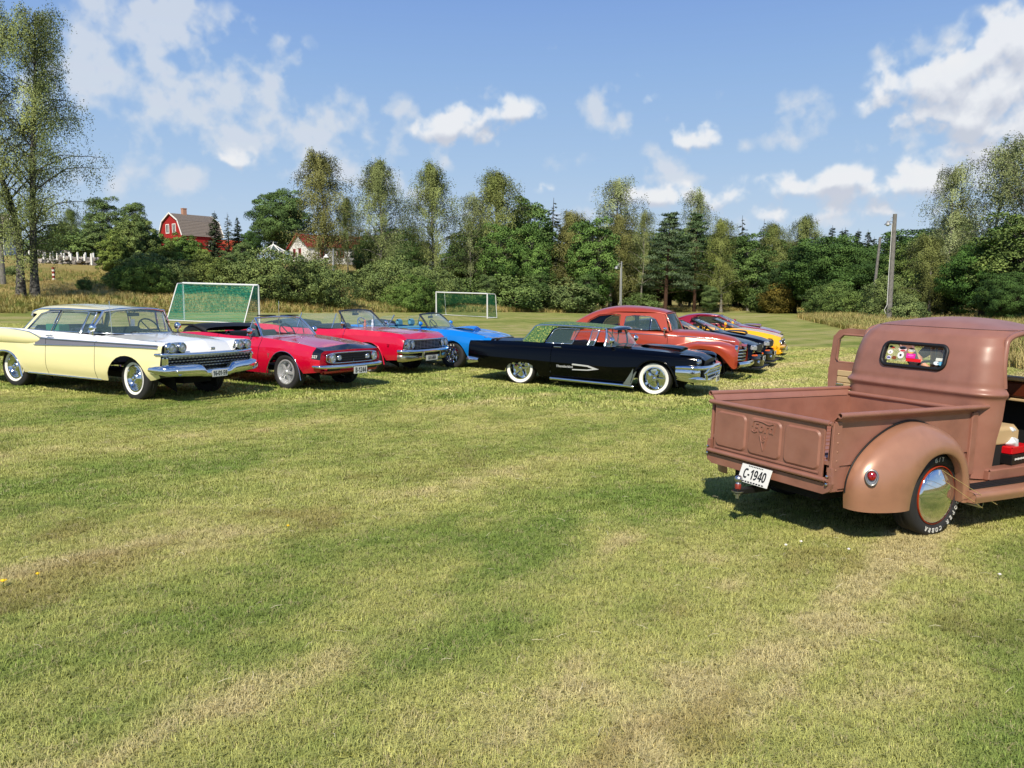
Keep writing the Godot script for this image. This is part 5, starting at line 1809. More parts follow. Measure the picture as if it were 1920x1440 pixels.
# ------------------------------------------------ big red cabriolet with open windows
func red_cabriolet() -> void:
	var car := thing("parked_car", "long red cabriolet with four headlights and chrome bumper, between red and blue convertibles", "car", on_ground(-4.17, -19.37, 25.85), "")
	var red := mt(Color(0.77, 0.035, 0.19), 0.2, 0.0, 1.0)
	var secs := [
		[-2.8, [0.86, 0, 0.86, 0.6, 0.88, 0.88, 0.8, 0.95, 0.66, 0.98, 0.5, 0.97, 0.4, 0.93]],
		[-1.6, [0.93, 0, 0.93, 0.65, 0.97, 0.86, 0.82, 0.98, 0.64, 1.0, 0.44, 0.98, 0.3, 0.94]],
		[-0.8, [0.94, 0, 0.94, 0.65, 0.92, 0.86, 0.8, 0.97, 0.62, 0.99, 0.42, 0.97, 0.27, 0.93]],
		[0.2, [0.96, 0, 0.95, 0.65, 0.925, 0.86, 0.8, 0.96, 0.62, 0.98, 0.42, 0.97, 0.26, 0.93]],
		[0.8, [1.0, 0, 0.975, 0.65, 0.955, 0.87, 0.82, 0.96, 0.62, 0.98, 0.42, 0.97, 0.26, 0.93]],
		[1.5, [0.98, 0, 0.95, 0.6, 0.945, 0.86, 0.83, 0.96, 0.64, 0.985, 0.44, 0.975, 0.28, 0.93]],
		[2.25, [0.92, 0, 0.90, 0.5, 0.905, 0.82, 0.83, 0.93, 0.66, 0.97, 0.46, 0.96, 0.33, 0.92], [0.1, 0.06, 0, 0, 0, 0, 0]],
		[2.42, [0.79, 0, 0.79, 0.5, 0.80, 0.80, 0.76, 0.90, 0.64, 0.95, 0.48, 0.945, 0.34, 0.9], [0.06, 0.04, 0.0, 0, 0, -0.02, -0.06]]]
	var arches := [[1.5, 0.47, 0.70, 2.3], [-1.5, 0.46, 0.6, 2.3]]
	shell(car, secs, [1, 2, 3], arches, func(j, x):
		if j < 2:
			if x > 0.85: return "hood"
			return "trunk_lid" if x < -1.35 else ""
		if x > -0.55 and x < 0.8: return "door"
		return "front_fender" if x > 0.7 else "rear_quarter",
		{"hood": red, "trunk_lid": red, "door": red, "front_fender": red, "rear_quarter": red, "front_panel": M.dark_trim, "rear_panel": red}, [-0.55, 0.8])
	arch_trim(car, "wheel_arch_trim", arches, func(_x, _y): return 0.985, 0.014, red)
	screen(car, [0.75, 0.96, 0.76, 1.1, 0.42, 1.34, 0.62, 0.5, 1.375, 0.022], "front", M.dark_trim, M.glass)
	var zf := func(_x, y): return 0.84 - (y - 0.94) * 0.35
	var b: MB
	for s in [1.0, -1.0]:
		for w in [[V(0.68, 0.95), V(0.4, 0.95), V(0.44, 1.29)], [V(0.37, 0.95), V(-0.6, 0.94), V(-0.55, 1.26), V(0.4, 1.29)], [V(-0.66, 0.94), V(-1.3, 0.96), V(-1.12, 1.14), V(-0.62, 1.25)]]:
			b = MB.new()
			b.slab(w, zf, 0.0, s)
			part(car, "side_window", b, M.glass)
		bar_row(car, "window_post", [Vector3(0.385, 0.95, s * 0.84), Vector3(0.425, 1.29, s * 0.72)], 0.013, M.chrome)
		bar_row(car, "window_post", [Vector3(-0.63, 0.94, s * 0.84), Vector3(-0.585, 1.27, s * 0.73)], 0.013, M.chrome)
		quad_emblem(car, "fender_emblem", "V", Vector3(2.05, 0.64, s * 0.985), 0.1, M.chrome, Basis.IDENTITY if s > 0 else Basis(Vector3.UP, PI))
		mirror_on(car, 0.7, 0.95, s * 0.86, M.chrome, 0.05)
	var blue := mt(Color(0.07, 0.1, 0.2), 0.5)
	bench(car, -0.2, 0.52, 1.45, blue, 0.5)
	bench(car, -1.1, 0.54, 1.4, blue, 0.5, false, "rear_seat")
	dash(car, 0.72, 0.98, 1.45, mt(Color(0.1, 0.25, 0.5), 0.4))
	steering(car, 0.38, 1.0, -0.38, 0.2, M.chrome)
	inside_mirror(car, 0.42, 1.27)
	for q in [[0.02, Color(0.75, 0.4, 0.3)], [-0.28, Color(0.9, 0.92, 0.95)]]:
		b = MB.new()
		b.lathe(Vector3(0.72, 1.0, q[0]), Basis(Vector3.RIGHT, Vector3.FORWARD, Vector3.UP), [[0.0, 0.0], [0.035, 0.0], [0.028, 0.06], [0.014, 0.085], [0.026, 0.115], [0.02, 0.14], [0.0, 0.15]], 10)
		part(car, "dashboard_figurine", b, mt(q[1], 0.4))
	b = MB.new()
	b.surf([[Vector3(-1.25, 0.95, -0.76), Vector3(-1.25, 1.02, 0), Vector3(-1.25, 0.95, 0.76)], [Vector3(-1.5, 1.04, -0.78), Vector3(-1.5, 1.1, 0), Vector3(-1.5, 1.04, 0.78)], [Vector3(-1.85, 0.95, -0.74), Vector3(-1.85, 1.0, 0), Vector3(-1.85, 0.95, 0.74)]], 4, 4)
	part(car, "folded_top", b, M.black)
	# nose
	b = MB.new()
	b.box(Vector3(2.42, 0.665, 0), Vector3(0.05, 0.2, 1.1))
	var g := part(car, "grille", b, M.black)
	for r in 6: bar_row(g, "grille_bar", [Vector3(2.455, 0.585 + r * 0.031, -0.52), Vector3(2.47, 0.585 + r * 0.031, 0), Vector3(2.455, 0.585 + r * 0.031, 0.52)], 0.0055, M.alu, 4)
	for k in 7: bar_row(g, "grille_upright", [Vector3(2.465, 0.575, -0.45 + 0.15 * k), Vector3(2.465, 0.75, -0.45 + 0.15 * k)], 0.004, M.alu, 4)
	bar_row(car, "grille_frame", [Vector3(2.44, 0.775, -0.9), Vector3(2.49, 0.775, -0.4), Vector3(2.49, 0.775, 0.4), Vector3(2.44, 0.775, 0.9)], 0.016, M.chrome)
	for s in [1.0, -1.0]:
		b = MB.new()
		b.box(Vector3(2.42, 0.67, s * 0.73), Vector3(0.05, 0.22, 0.38), Basis.IDENTITY, 0.04)
		part(car, "lamp_panel", b, M.alu)
		headlamp(car, Vector3(2.46, 0.675, s * 0.82), 0.085)
		headlamp(car, Vector3(2.465, 0.675, s * 0.64), 0.085)
	bumper(car, "front_bumper", [Vector3(2.58, 0.52, 0), Vector3(2.55, 0.52, 0.5), Vector3(2.48, 0.525, 0.9), Vector3(2.3, 0.53, 0.985)], [0.09, 0.09, 0.1, 0.08], 0.06, M.chrome)
	bumper(car, "lower_bumper", [Vector3(2.5, 0.37, 0), Vector3(2.48, 0.37, 0.5), Vector3(2.42, 0.38, 0.88), Vector3(2.28, 0.38, 0.95)], [0.1, 0.13, 0.18, 0.17], 0.05, mt(Color(0.78, 0.74, 0.62), 0.2, 0.9))
	b = MB.new()
	b.box(Vector3(2.52, 0.45, 0), Vector3(0.04, 0.06, 0.9))
	part(car, "bumper_slot", b, M.black)
	for s in [1.0, -1.0]:
		b = MB.new()
		b.box(Vector3(2.58, 0.43, s * 0.38), Vector3(0.06, 0.2, 0.08), Basis.IDENTITY, 0.03)
		part(car, "bumper_guard", b, M.chrome)
	plate_on(car, Vector3(2.585, 0.36, 0), Basis(Vector3(0, 0, -1), Vector3.UP, Vector3(1, 0, 0)), 0.5, 0.12, "AA 6404", 0.12)
	bumper(car, "rear_bumper", [Vector3(-2.9, 0.48, 0), Vector3(-2.87, 0.48, 0.6), Vector3(-2.7, 0.48, 0.98)], [0.12, 0.12, 0.1], 0.05, M.chrome)
	wheels(car, [1.5, -1.5], 0.78, "white_thin", 0.36, 0.21, 0.225, 0.32)

# ------------------------------------------------ blue convertible
func blue_convertible() -> void:
	var car := thing("parked_car", "metallic blue convertible with hood scoop and pale blue headrests", "car", on_ground(-2.42, -20.96, 23.0), "")
	var blue := mt(Color(0.03, 0.48, 0.83), 0.25, 0.15, 1.0)
	var secs := [
		[-2.35, [0.86, 0, 0.86, 0.5, 0.86, 0.74, 0.76, 0.84, 0.62, 0.86, 0.48, 0.85, 0.4, 0.82]],
		[-1.4, [0.92, 0, 0.92, 0.55, 0.95, 0.74, 0.8, 0.87, 0.62, 0.91, 0.44, 0.89, 0.3, 0.85]],
		[-0.5, [0.9, 0, 0.9, 0.6, 0.91, 0.75, 0.76, 0.87, 0.6, 0.9, 0.42, 0.88, 0.27, 0.84]],
		[0.6, [0.96, 0, 0.95, 0.6, 0.94, 0.76, 0.78, 0.87, 0.6, 0.9, 0.42, 0.88, 0.27, 0.84]],
		[1.37, [0.93, 0, 0.91, 0.55, 0.925, 0.74, 0.8, 0.87, 0.62, 0.91, 0.44, 0.9, 0.28, 0.86]],
		[2.1, [0.86, 0, 0.82, 0.5, 0.835, 0.72, 0.74, 0.84, 0.62, 0.87, 0.46, 0.86, 0.34, 0.82], [0.12, 0.08, 0, 0, 0, 0, 0]],
		[2.36, [0.79, 0, 0.77, 0.45, 0.77, 0.68, 0.7, 0.76, 0.6, 0.79, 0.46, 0.78, 0.36, 0.74], [0.06, 0.04, 0, 0, 0, 0, 0]]]
	var arches := [[1.37, 0.45, 0.68, 2.2], [-1.37, 0.45, 0.66, 2.2]]
	shell(car, secs, [1, 2, 3], arches, func(j, x):
		if j < 2:
			if x > 0.68: return "hood"
			return "trunk_lid" if x < -1.2 else ""
		if x > -0.5 and x < 0.7: return "door"
		return "front_fender" if x > 0.7 else "rear_quarter",
		{"hood": blue, "trunk_lid": blue, "door": blue, "front_fender": blue, "rear_quarter": blue, "front_panel": M.black, "rear_panel": blue}, [-0.5, 0.7])
	screen(car, [0.6, 0.94, 0.68, 0.92, 0.27, 1.27, 0.55, 0.35, 1.3, 0.024], "front", M.dark_trim, M.glass)
	var zf := func(_x, y): return 0.76 - (y - 0.94) * 0.3
	for s in [1.0, -1.0]:
		var b := MB.new()
		b.slab([V(-0.55, 0.93), V(-1.15, 0.96), V(-0.95, 1.1), V(-0.7, 1.2), V(-0.42, 1.23)], zf, 0.0, s)
		var o := part(car, "side_window", b, M.glass)
		bar_row(o, "window_post", [Vector3(-0.53, 0.93, s * 0.76), Vector3(-0.4, 1.24, s * 0.67)], 0.015, M.chrome)
		mirror_on(car, 0.45, 0.93, s * 0.82, blue, 0.06)
	var pale := mt(Color(0.32, 0.56, 0.66), 0.5)
	bench(car, -0.3, 0.48, 1.25, pale, 0.46, true)
	bench(car, -1.05, 0.5, 1.15, pale, 0.42, false, "rear_seat")
	dash(car, 0.5, 0.94, 1.3, M.black)
	steering(car, 0.2, 0.96, -0.35, 0.18, M.black)
	inside_mirror(car, 0.28, 1.2)
	var b := MB.new()
	b.surf([[Vector3(-1.1, 0.93, -0.66), Vector3(-1.1, 1.0, 0), Vector3(-1.1, 0.93, 0.66)], [Vector3(-1.3, 1.04, -0.68), Vector3(-1.3, 1.09, 0), Vector3(-1.3, 1.04, 0.68)], [Vector3(-1.6, 0.93, -0.62), Vector3(-1.6, 0.98, 0), Vector3(-1.6, 0.93, 0.62)]], 4, 4)
	part(car, "folded_top", b, M.black)
	b = MB.new()
	b.surf([[Vector3(0.95, 0.94, -0.2), Vector3(0.95, 0.955, 0), Vector3(0.95, 0.94, 0.2)], [Vector3(1.3, 0.97, -0.22), Vector3(1.3, 1.01, 0), Vector3(1.3, 0.97, 0.22)], [Vector3(1.62, 0.955, -0.22), Vector3(1.62, 1.02, 0), Vector3(1.62, 0.955, 0.22)], [Vector3(1.62, 0.91, -0.22), Vector3(1.62, 0.92, 0), Vector3(1.62, 0.91, 0.22)]], 4, 4)
	part(car, "hood_scoop", b, blue)
	bar_row(car, "nose_trim", [Vector3(2.2, 0.79, 0.76), Vector3(2.44, 0.78, 0.45), Vector3(2.46, 0.79, 0), Vector3(2.44, 0.78, -0.45), Vector3(2.2, 0.79, -0.76)], 0.014, M.chrome)
	for s in [1.0, -1.0]:
		headlamp(car, Vector3(2.4, 0.66, s * 0.56), 0.08)
	b = MB.new()
	b.box(Vector3(2.38, 0.62, 0), Vector3(0.05, 0.2, 0.85), Basis.IDENTITY, 0.02)
	part(car, "grille", b, M.black)
	bumper(car, "front_bumper", [Vector3(2.5, 0.46, 0), Vector3(2.46, 0.46, 0.5), Vector3(2.28, 0.46, 0.84)], [0.1, 0.1, 0.08], 0.06, M.chrome)
	wheels(car, [1.37, -1.37], 0.72, "letter", 0.34, 0.22, 0.2, 0.1)
	for s in [1.0]:
		b = MB.new()
		var txt := "RADIAL T/A"
		for k in txt.length():
			var t := PI * 0.95 - PI * 0.9 * k / (txt.length() - 1.0)
			var d := Vector3(cos(t), sin(t), 0)
			b.text(txt[k], Transform3D(Basis(Vector3.BACK, t - PI / 2), Vector3(1.37, 0.305, s * 0.84) + d * 0.262), 0.062, 0.003)
		part(car, "tyre_lettering", b, M.white)

# ------------------------------------------------ black custom coupe with green flake roof
func black_coupe() -> void:
	var car := thing("parked_car", "black fifties custom coupe with green glitter roof, side pipes and white-walled tyres", "car", on_ground(1.82, -16.76, 25.5), "")
	var blk := mt(Color(0.012, 0.012, 0.018), 0.1, 0.0, 0.0)
	blk.metallic_specular = 0.38
	var secs := [
		[-2.66, [0.76, 0, 0.77, 0.5, 0.835, 0.80, 0.74, 0.86, 0.56, 0.88, 0.42, 0.87, 0.34, 0.84]],
		[-2.0, [0.83, 0, 0.82, 0.55, 0.865, 0.78, 0.75, 0.91, 0.53, 0.95, 0.36, 0.93, 0.26, 0.9]],
		[-1.2, [0.86, 0, 0.85, 0.6, 0.88, 0.78, 0.76, 0.92, 0.52, 0.965, 0.34, 0.94, 0.21, 0.9]],
		[-0.3, [0.87, 0, 0.87, 0.6, 0.87, 0.78, 0.76, 0.905, 0.5, 0.955, 0.34, 0.93, 0.18, 0.88]],
		[0.5, [0.92, 0, 0.9, 0.6, 0.865, 0.79, 0.76, 0.9, 0.49, 0.95, 0.34, 0.93, 0.18, 0.88]],
		[1.43, [0.9, 0, 0.87, 0.55, 0.85, 0.79, 0.76, 0.9, 0.56, 0.94, 0.38, 0.92, 0.22, 0.88]],
		[2.05, [0.83, 0, 0.79, 0.5, 0.815, 0.76, 0.76, 0.87, 0.6, 0.9, 0.42, 0.89, 0.3, 0.85], [0.06, 0.03, 0, 0, 0, 0, 0]],
		[2.22, [0.74, 0, 0.70, 0.5, 0.79, 0.74, 0.75, 0.84, 0.6, 0.86, 0.42, 0.85, 0.3, 0.8], [0.12, 0.1, 0.03, 0.01, 0, 0, 0]]]
	var arches := [[1.45, 0.47, 0.685, 2.3], [-1.38, 0.42, 0.46, 2.6]]
	shell(car, secs, [1, 2, 4], arches, func(j, x):
		if j < 2:
			if x > 0.6: return "hood"
			return "trunk_lid" if x < -1.2 else ""
		if x > -0.72 and x < 0.5: return "door"
		return "front_fender" if x > 0.5 else "rear_quarter",
		{"hood": blk, "trunk_lid": blk, "door": blk, "front_fender": blk, "rear_quarter": blk, "front_panel": M.black, "rear_panel": blk}, [-0.72, 0.5])
	arch_trim(car, "wheel_arch_lip", [arches[0]], func(_x, _y): return 0.945, 0.02, blk)
	# green metal-flake roof
	var fl := mt(Color(0.2, 0.36, 0.23), 0.5, 0.0, 0.0)
	fl.metallic_specular = 0.25
	var t := noise_tex(0.42, 512, 0, 1, 2, 31)
	var gr := Gradient.new()
	gr.set_color(0, Color(0.06, 0.19, 0.12))
	gr.set_color(1, Color(0.95, 0.85, 0.4))
	gr.add_point(0.5, Color(0.17, 0.34, 0.22))
	gr.add_point(0.66, Color(0.22, 0.4, 0.27))
	gr.add_point(0.71, Color(0.95, 0.88, 0.42))
	t.color_ramp = gr
	fl.albedo_color = Color.WHITE
	fl.albedo_texture = t
	fl.uv1_triplanar = true
	fl.uv1_scale = Vector3(0.2, 0.2, 0.2)
	cabin(car, {"belt": [0.87, 0.77], "roof": [[0.34, 1.225, 0.6, 1.265, 0.12], [0.0, 1.235, 0.63, 1.29], [-0.5, 1.24, 0.64, 1.305], [-0.95, 1.235, 0.63, 1.3], [-1.2, 1.2, 0.62, 1.26, -0.06], [-1.3, 1.08, 0.65, 1.12, -0.12], [-1.44, 0.88, 0.7, 0.9, -0.2]],
		"windows": [[V(-0.92, 0.875), V(-0.34, 0.885), V(-0.22, 1.185), V(-0.68, 1.185), V(-0.78, 1.14)], [V(0.01, 0.88), V(0.13, 0.88), V(0.2, 1.185), V(0.05, 1.185)]],
		"pillars": [[V(-1.44, 0.87), V(-0.97, 0.87), V(-0.82, 1.16), V(-0.7, 1.21), V(0.3, 1.205), V(0.3, 1.235), V(-1.0, 1.245), V(-1.22, 1.2)]],
		"roof_mat": fl, "front": [0.36, 0.88, 0.76, 0.78, 0.33, 1.22, 0.6, 0.46, 1.255, 0.024], "glass": M.glass}, fl, M.chrome)
	var b := MB.new()
	b.surf([[Vector3(0.33, 1.24, -0.6), Vector3(0.45, 1.28, 0), Vector3(0.33, 1.24, 0.6)], [Vector3(0.47, 1.235, -0.58), Vector3(0.6, 1.27, 0), Vector3(0.47, 1.235, 0.58)], [Vector3(0.5, 1.2, -0.58), Vector3(0.66, 1.225, 0), Vector3(0.5, 1.2, 0.58)]], 4, 6)
	part(car, "sun_peak", b, mt(Color(0.03, 0.05, 0.04), 0.2, 0.0, 1.0))
	var gray := mt(Color(0.05, 0.06, 0.1), 0.6)
	bench(car, -0.45, 0.42, 1.35, gray, 0.5)
	dash(car, 0.45, 0.9, 1.35, M.black)
	steering(car, 0.12, 0.95, -0.38, 0.2, M.white)
	inside_mirror(car, 0.42, 1.16)
	for s in [1.0, -1.0]:
		mirror_on(car, 0.52, 0.88, s * 0.82, M.chrome, 0.07)
		b = MB.new()
		b.slab([V(-0.24, 0.50), V(-0.22, 0.505), V(0.1, 0.49), V(0.33, 0.425), V(0.1, 0.385), V(-0.23, 0.375), V(-0.23, 0.395), V(0.08, 0.405), V(0.2, 0.425), V(0.08, 0.462), V(-0.24, 0.475)], func(_x, _y): return 0.966, 0.012, s)
		part(car, "side_spear", b, mt(Color(0.85, 0.85, 0.84), 0.35, 0.5))
		quad_emblem(car, "side_script", "Thunderbird", Vector3(-0.40 * s, 0.435, s * 0.962), 0.06, mt(Color(0.85, 0.85, 0.84), 0.35, 0.5), Basis.IDENTITY if s > 0 else Basis(Vector3.UP, PI))
		bar_row(car, "side_pipe", [Vector3(-0.72, 0.17, s * 0.92), Vector3(0.3, 0.155, s * 0.93), Vector3(0.95, 0.145, s * 0.92), Vector3(1.04, 0.13, s * 0.9)], 0.032, M.chrome, 10)
		b = MB.new()
		for k in 12:   # ribbed gravel guard behind the front wheel
			var f := k / 12.0
			b.box(Vector3(0.86 + 0.2 * f, 0.19 + 0.12 * f, s * 0.955), Vector3(0.012, 0.06 + 0.26 * f, 0.012), Basis(Vector3.BACK, -0.35))
		part(car, "ribbed_guard", b, M.alu)
		b = MB.new()
		b.slab([V(0.84, 0.165), V(1.0, 0.165), V(1.03, 0.5), V(0.99, 0.42)], func(_x, _y): return 0.947, 0.0, s)
		part(car, "guard_plate", b, M.alu)
		b = MB.new()
		b.box(Vector3(-0.6, 0.815, s * 0.88), Vector3(0.17, 0.022, 0.03), Basis.IDENTITY, 0.008)
		part(car, "door_handle", b, M.chrome)
		b = MB.new()   # hooded lamp bay at the fender's front
		b.box(Vector3(2.19, 0.69, s * 0.68), Vector3(0.08, 0.14, 0.32), Basis.IDENTITY, 0.02)
		part(car, "lamp_bay", b, M.black)
		headlamp(car, Vector3(2.245, 0.69, s * 0.76), 0.062)
		headlamp(car, Vector3(2.25, 0.69, s * 0.61), 0.062)
		b = MB.new()
		b.surf([[Vector3(1.9, 0.815, s * 0.86), Vector3(1.9, 0.83, s * 0.7), Vector3(1.9, 0.8, s * 0.52)], [Vector3(2.15, 0.8, s * 0.85), Vector3(2.2, 0.815, s * 0.7), Vector3(2.25, 0.77, s * 0.5)], [Vector3(2.22, 0.765, s * 0.84), Vector3(2.29, 0.775, s * 0.68), Vector3(2.33, 0.74, s * 0.5)]], 3, 3)
		part(car, "lamp_hood", b, blk)
	b = MB.new()
	b.surf([[Vector3(0.95, 0.9, -0.3), Vector3(0.95, 0.91, 0), Vector3(0.95, 0.9, 0.3)], [Vector3(1.1, 0.935, -0.32), Vector3(1.1, 0.95, 0), Vector3(1.1, 0.935, 0.32)], [Vector3(1.75, 0.9, -0.3), Vector3(1.75, 0.935, 0), Vector3(1.75, 0.9, 0.3)], [Vector3(1.77, 0.85, -0.3), Vector3(1.77, 0.86, 0), Vector3(1.77, 0.85, 0.3)]], 4, 4)
	part(car, "hood_scoop", b, blk)
	bumper(car, "front_bumper", [Vector3(2.42, 0.575, 0), Vector3(2.4, 0.575, 0.45), Vector3(2.3, 0.58, 0.86), Vector3(2.05, 0.58, 0.925), Vector3(1.86, 0.57, 0.925)], [0.08, 0.08, 0.09, 0.09, 0.08], 0.07, M.chrome)
	bumper(car, "lower_bumper", [Vector3(2.38, 0.33, 0), Vector3(2.37, 0.33, 0.45), Vector3(2.27, 0.36, 0.84), Vector3(2.05, 0.38, 0.9), Vector3(1.88, 0.39, 0.9)], [0.09, 0.09, 0.14, 0.15, 0.12], 0.06, M.chrome)
	bumper(car, "bumper_side", [Vector3(2.2, 0.47, 0), Vector3(2.24, 0.47, 0.55), Vector3(2.27, 0.47, 0.78), Vector3(2.19, 0.475, 0.89), Vector3(2.05, 0.48, 0.918), Vector3(1.86, 0.48, 0.92)], [0.12, 0.14, 0.24, 0.25, 0.25, 0.22], 0.06, M.chrome)
	for s in [1.0, -1.0]:
		bar_row(car, "grille_surround", [Vector3(2.4, 0.56, s * 0.55), Vector3(2.37, 0.47, s * 0.66), Vector3(2.37, 0.36, s * 0.55)], 0.035, M.chrome, 8)
	b = MB.new()
	b.box(Vector3(2.3, 0.46, 0), Vector3(0.04, 0.2, 1.24))
	var g := part(car, "grille", b, M.black)
	for k in 13:
		b = MB.new()
		b.lathe(Vector3(2.35, 0.5 if k % 2 else 0.43, -0.54 + 0.09 * k), Basis(Vector3.UP, Vector3.BACK, Vector3.RIGHT), [[0.035, 0.0], [0.02, 0.04], [0.0, 0.06]], 8)
		part(g, "grille_bullet", b, M.chrome)
	plate_on(car, Vector3(2.46, 0.33, -0.1), Basis(Vector3(0, 0, -1), Vector3.UP, Vector3(1, 0, 0)), 0.3, 0.12, "F 1958", 0.1)
	bumper(car, "rear_bumper", [Vector3(-2.72, 0.42, 0), Vector3(-2.72, 0.42, 0.6), Vector3(-2.66, 0.43, 0.86), Vector3(-2.36, 0.44, 0.955)], [0.16, 0.16, 0.17, 0.1], 0.08, M.chrome)
	wheels(car, [1.435, -1.435], 0.77, "white_mag", 0.34, 0.2, 0.225, 0.05)

# ------------------------------------------------ orange forties saloon
func orange_saloon() -> void:
	var car := thing("parked_car", "copper orange forties saloon with rounded roof and bulging fenders, behind the black coupe", "car", on_ground(3.62, -20.35, 25.0), "")
	var org := mt(Color(0.645, 0.25, 0.155), 0.3, 0.15, 0.6)
	var secs := [
		[-2.45, [0.78, 0, 0.76, 0.3, 0.7, 0.5, 0.6, 0.6, 0.5, 0.62, 0.38, 0.6]],
		[-2.0, [1.12, 0, 1.1, 0.38, 1.02, 0.6, 0.86, 0.68, 0.6, 0.7, 0.3, 0.68]],
		[-1.2, [1.1, 0, 1.1, 0.5, 1.06, 0.72, 0.9, 0.775, 0.6, 0.79, 0.26, 0.77]],
		[-0.3, [1.05, 0, 1.05, 0.5, 1.06, 0.75, 0.9, 0.80, 0.6, 0.82, 0.25, 0.8]],
		[0.5, [1.13, 0, 1.11, 0.4, 1.07, 0.66, 0.9, 0.74, 0.6, 0.77, 0.26, 0.75]],
		[0.9, [1.13, 0, 1.1, 0.34, 1.03, 0.52, 0.88, 0.6, 0.65, 0.66, 0.3, 0.66]],
		[1.6, [1.07, 0, 1.05, 0.25, 0.97, 0.38, 0.85, 0.45, 0.65, 0.5, 0.35, 0.52]],
		[1.98, [1.0, 0, 0.97, 0.2, 0.9, 0.3, 0.8, 0.35, 0.65, 0.4, 0.4, 0.42]],
		[2.12, [0.9, 0, 0.88, 0.15, 0.82, 0.22, 0.74, 0.26, 0.64, 0.3, 0.45, 0.32]]]
	shell(car, secs, [], [[1.45, 0.42, 0.7, 2.2], [-1.45, 0.42, 0.6, 2.2]], func(j, x):
		if j < 2:
			if x > 0.55: return "hood"
			return "trunk_lid" if x < -1.9 else ""
		if x > 0.55: return "hood"
		if x > -0.72 and x < 0.5: return "door"
		return "body_side",
		{"hood": org, "trunk_lid": org, "door": org, "body_side": org, "front_panel": org, "rear_panel": org}, [-0.72, 0.5])
	for s in [1.0, -1.0]:
		var b := MB.new()   # front fender: a long bulb over the wheel
		var rows := []
		for f in [[0.45, 0.62, 0.75, 0.08, 0.5], [0.75, 0.62, 0.86, 0.14, 0.35], [1.15, 0.62, 0.89, 0.22, 0.66], [1.45, 0.62, 0.9, 0.23, 0.71], [1.8, 0.6, 0.885, 0.21, 0.6], [2.1, 0.55, 0.83, 0.16, 0.3], [2.2, 0.52, 0.72, 0.08, 0.32]]:
			var top := lerpf(0.72, 0.88, smooth(0.4, 1.3, f[0])) - 0.08 * smooth(1.8, 2.2, f[0])
			rows.append([Vector3(f[0], top - 0.03, s * 0.38), Vector3(f[0], top + 0.015, s * 0.58), Vector3(f[0], top - 0.03, s * (f[2] - 0.07)), Vector3(f[0], lerpf(top, f[4], 0.4), s * (f[2] + 0.02)), Vector3(f[0], f[4], s * f[2])])
		b.surf(rows, 5, 4)
		part(car, "front_fender", b, org)
		b = MB.new()
		rows = []
		for f in [[-2.45, 0.55, 0.62, 0.3], [-2.25, 0.7, 0.82, 0.26], [-1.9, 0.84, 0.9, 0.4], [-1.5, 0.88, 0.92, 0.62], [-1.1, 0.82, 0.91, 0.45], [-0.8, 0.62, 0.86, 0.27]]:
			rows.append([Vector3(f[0], f[1] - 0.02, s * 0.5), Vector3(f[0], f[1] + 0.02, s * 0.68), Vector3(f[0], lerpf(f[1], f[3], 0.3), s * (f[2] + 0.02)), Vector3(f[0], f[3], s * f[2])])
		b.surf(rows, 5, 4)
		part(car, "rear_fender", b, org)
		b = MB.new()
		b.box(Vector3(0.0, 0.28, s * 0.82), Vector3(1.7, 0.06, 0.16), Basis.IDENTITY, 0.02)
		part(car, "running_board", b, org)
		headlamp(car, Vector3(2.17, 0.74, s * 0.66), 0.1)
		bar_row(car, "belt_trim", [Vector3(2.05, 0.9, s * 0.37), Vector3(1.6, 0.955, s * 0.42), Vector3(0.9, 0.98, s * 0.57), Vector3(0.5, 0.98, s * 0.73), Vector3(-0.3, 0.985, s * 0.795), Vector3(-1.2, 0.985, s * 0.765), Vector3(-1.9, 0.94, s * 0.68)], 0.012, M.chrome)
		b = MB.new()
		b.box(Vector3(0.46, 1.0, s * 0.78), Vector3(0.05, 0.06, 0.06), Basis.IDENTITY, 0.02)
		part(car, "door_hinge", b, org)
		mirror_on(car, 0.42, 1.02, s * 0.78, M.chrome, 0.05)
	cabin(car, {"belt": [1.08, 0.735], "roof": [[0.36, 1.5, 0.52, 1.56, 0.06], [0.1, 1.53, 0.57, 1.63], [-0.4, 1.53, 0.59, 1.67], [-0.95, 1.5, 0.58, 1.655], [-1.5, 1.38, 0.54, 1.52], [-2.0, 1.15, 0.5, 1.25], [-2.3, 0.9, 0.44, 0.98]],
		"windows": [[V(-1.66, 1.1), V(-0.78, 1.1), V(-0.77, 1.4), V(-1.0, 1.43), V(-1.3, 1.39), V(-1.52, 1.27)]],
		"pillars": [[V(-2.1, 1.02), V(-1.7, 1.07), V(-1.55, 1.28), V(-1.32, 1.41), V(-1.0, 1.455), V(-0.95, 1.52), V(-1.5, 1.4), V(-2.0, 1.16)], [V(-1.0, 1.455), V(-0.75, 1.43), V(-0.74, 1.08), V(-0.64, 1.08), V(-0.62, 1.4), V(-0.4, 1.44), V(0.0, 1.43), V(0.16, 1.36), V(0.34, 1.1), V(0.52, 1.08), V(0.4, 1.4), V(0.34, 1.5), V(0.0, 1.54), V(-0.5, 1.54), V(-0.95, 1.52)]],
		"roof_mat": org, "front": [0.55, 1.1, 0.62, 0.62, 0.36, 1.49, 0.5, 0.44, 1.53, 0.02], "glass": M.tint, "frame_r": 0.01}, org, org)
	var zf := func(_x, y): return lerpf(0.735, 0.585, (y - 1.08) / 0.45) - 0.015
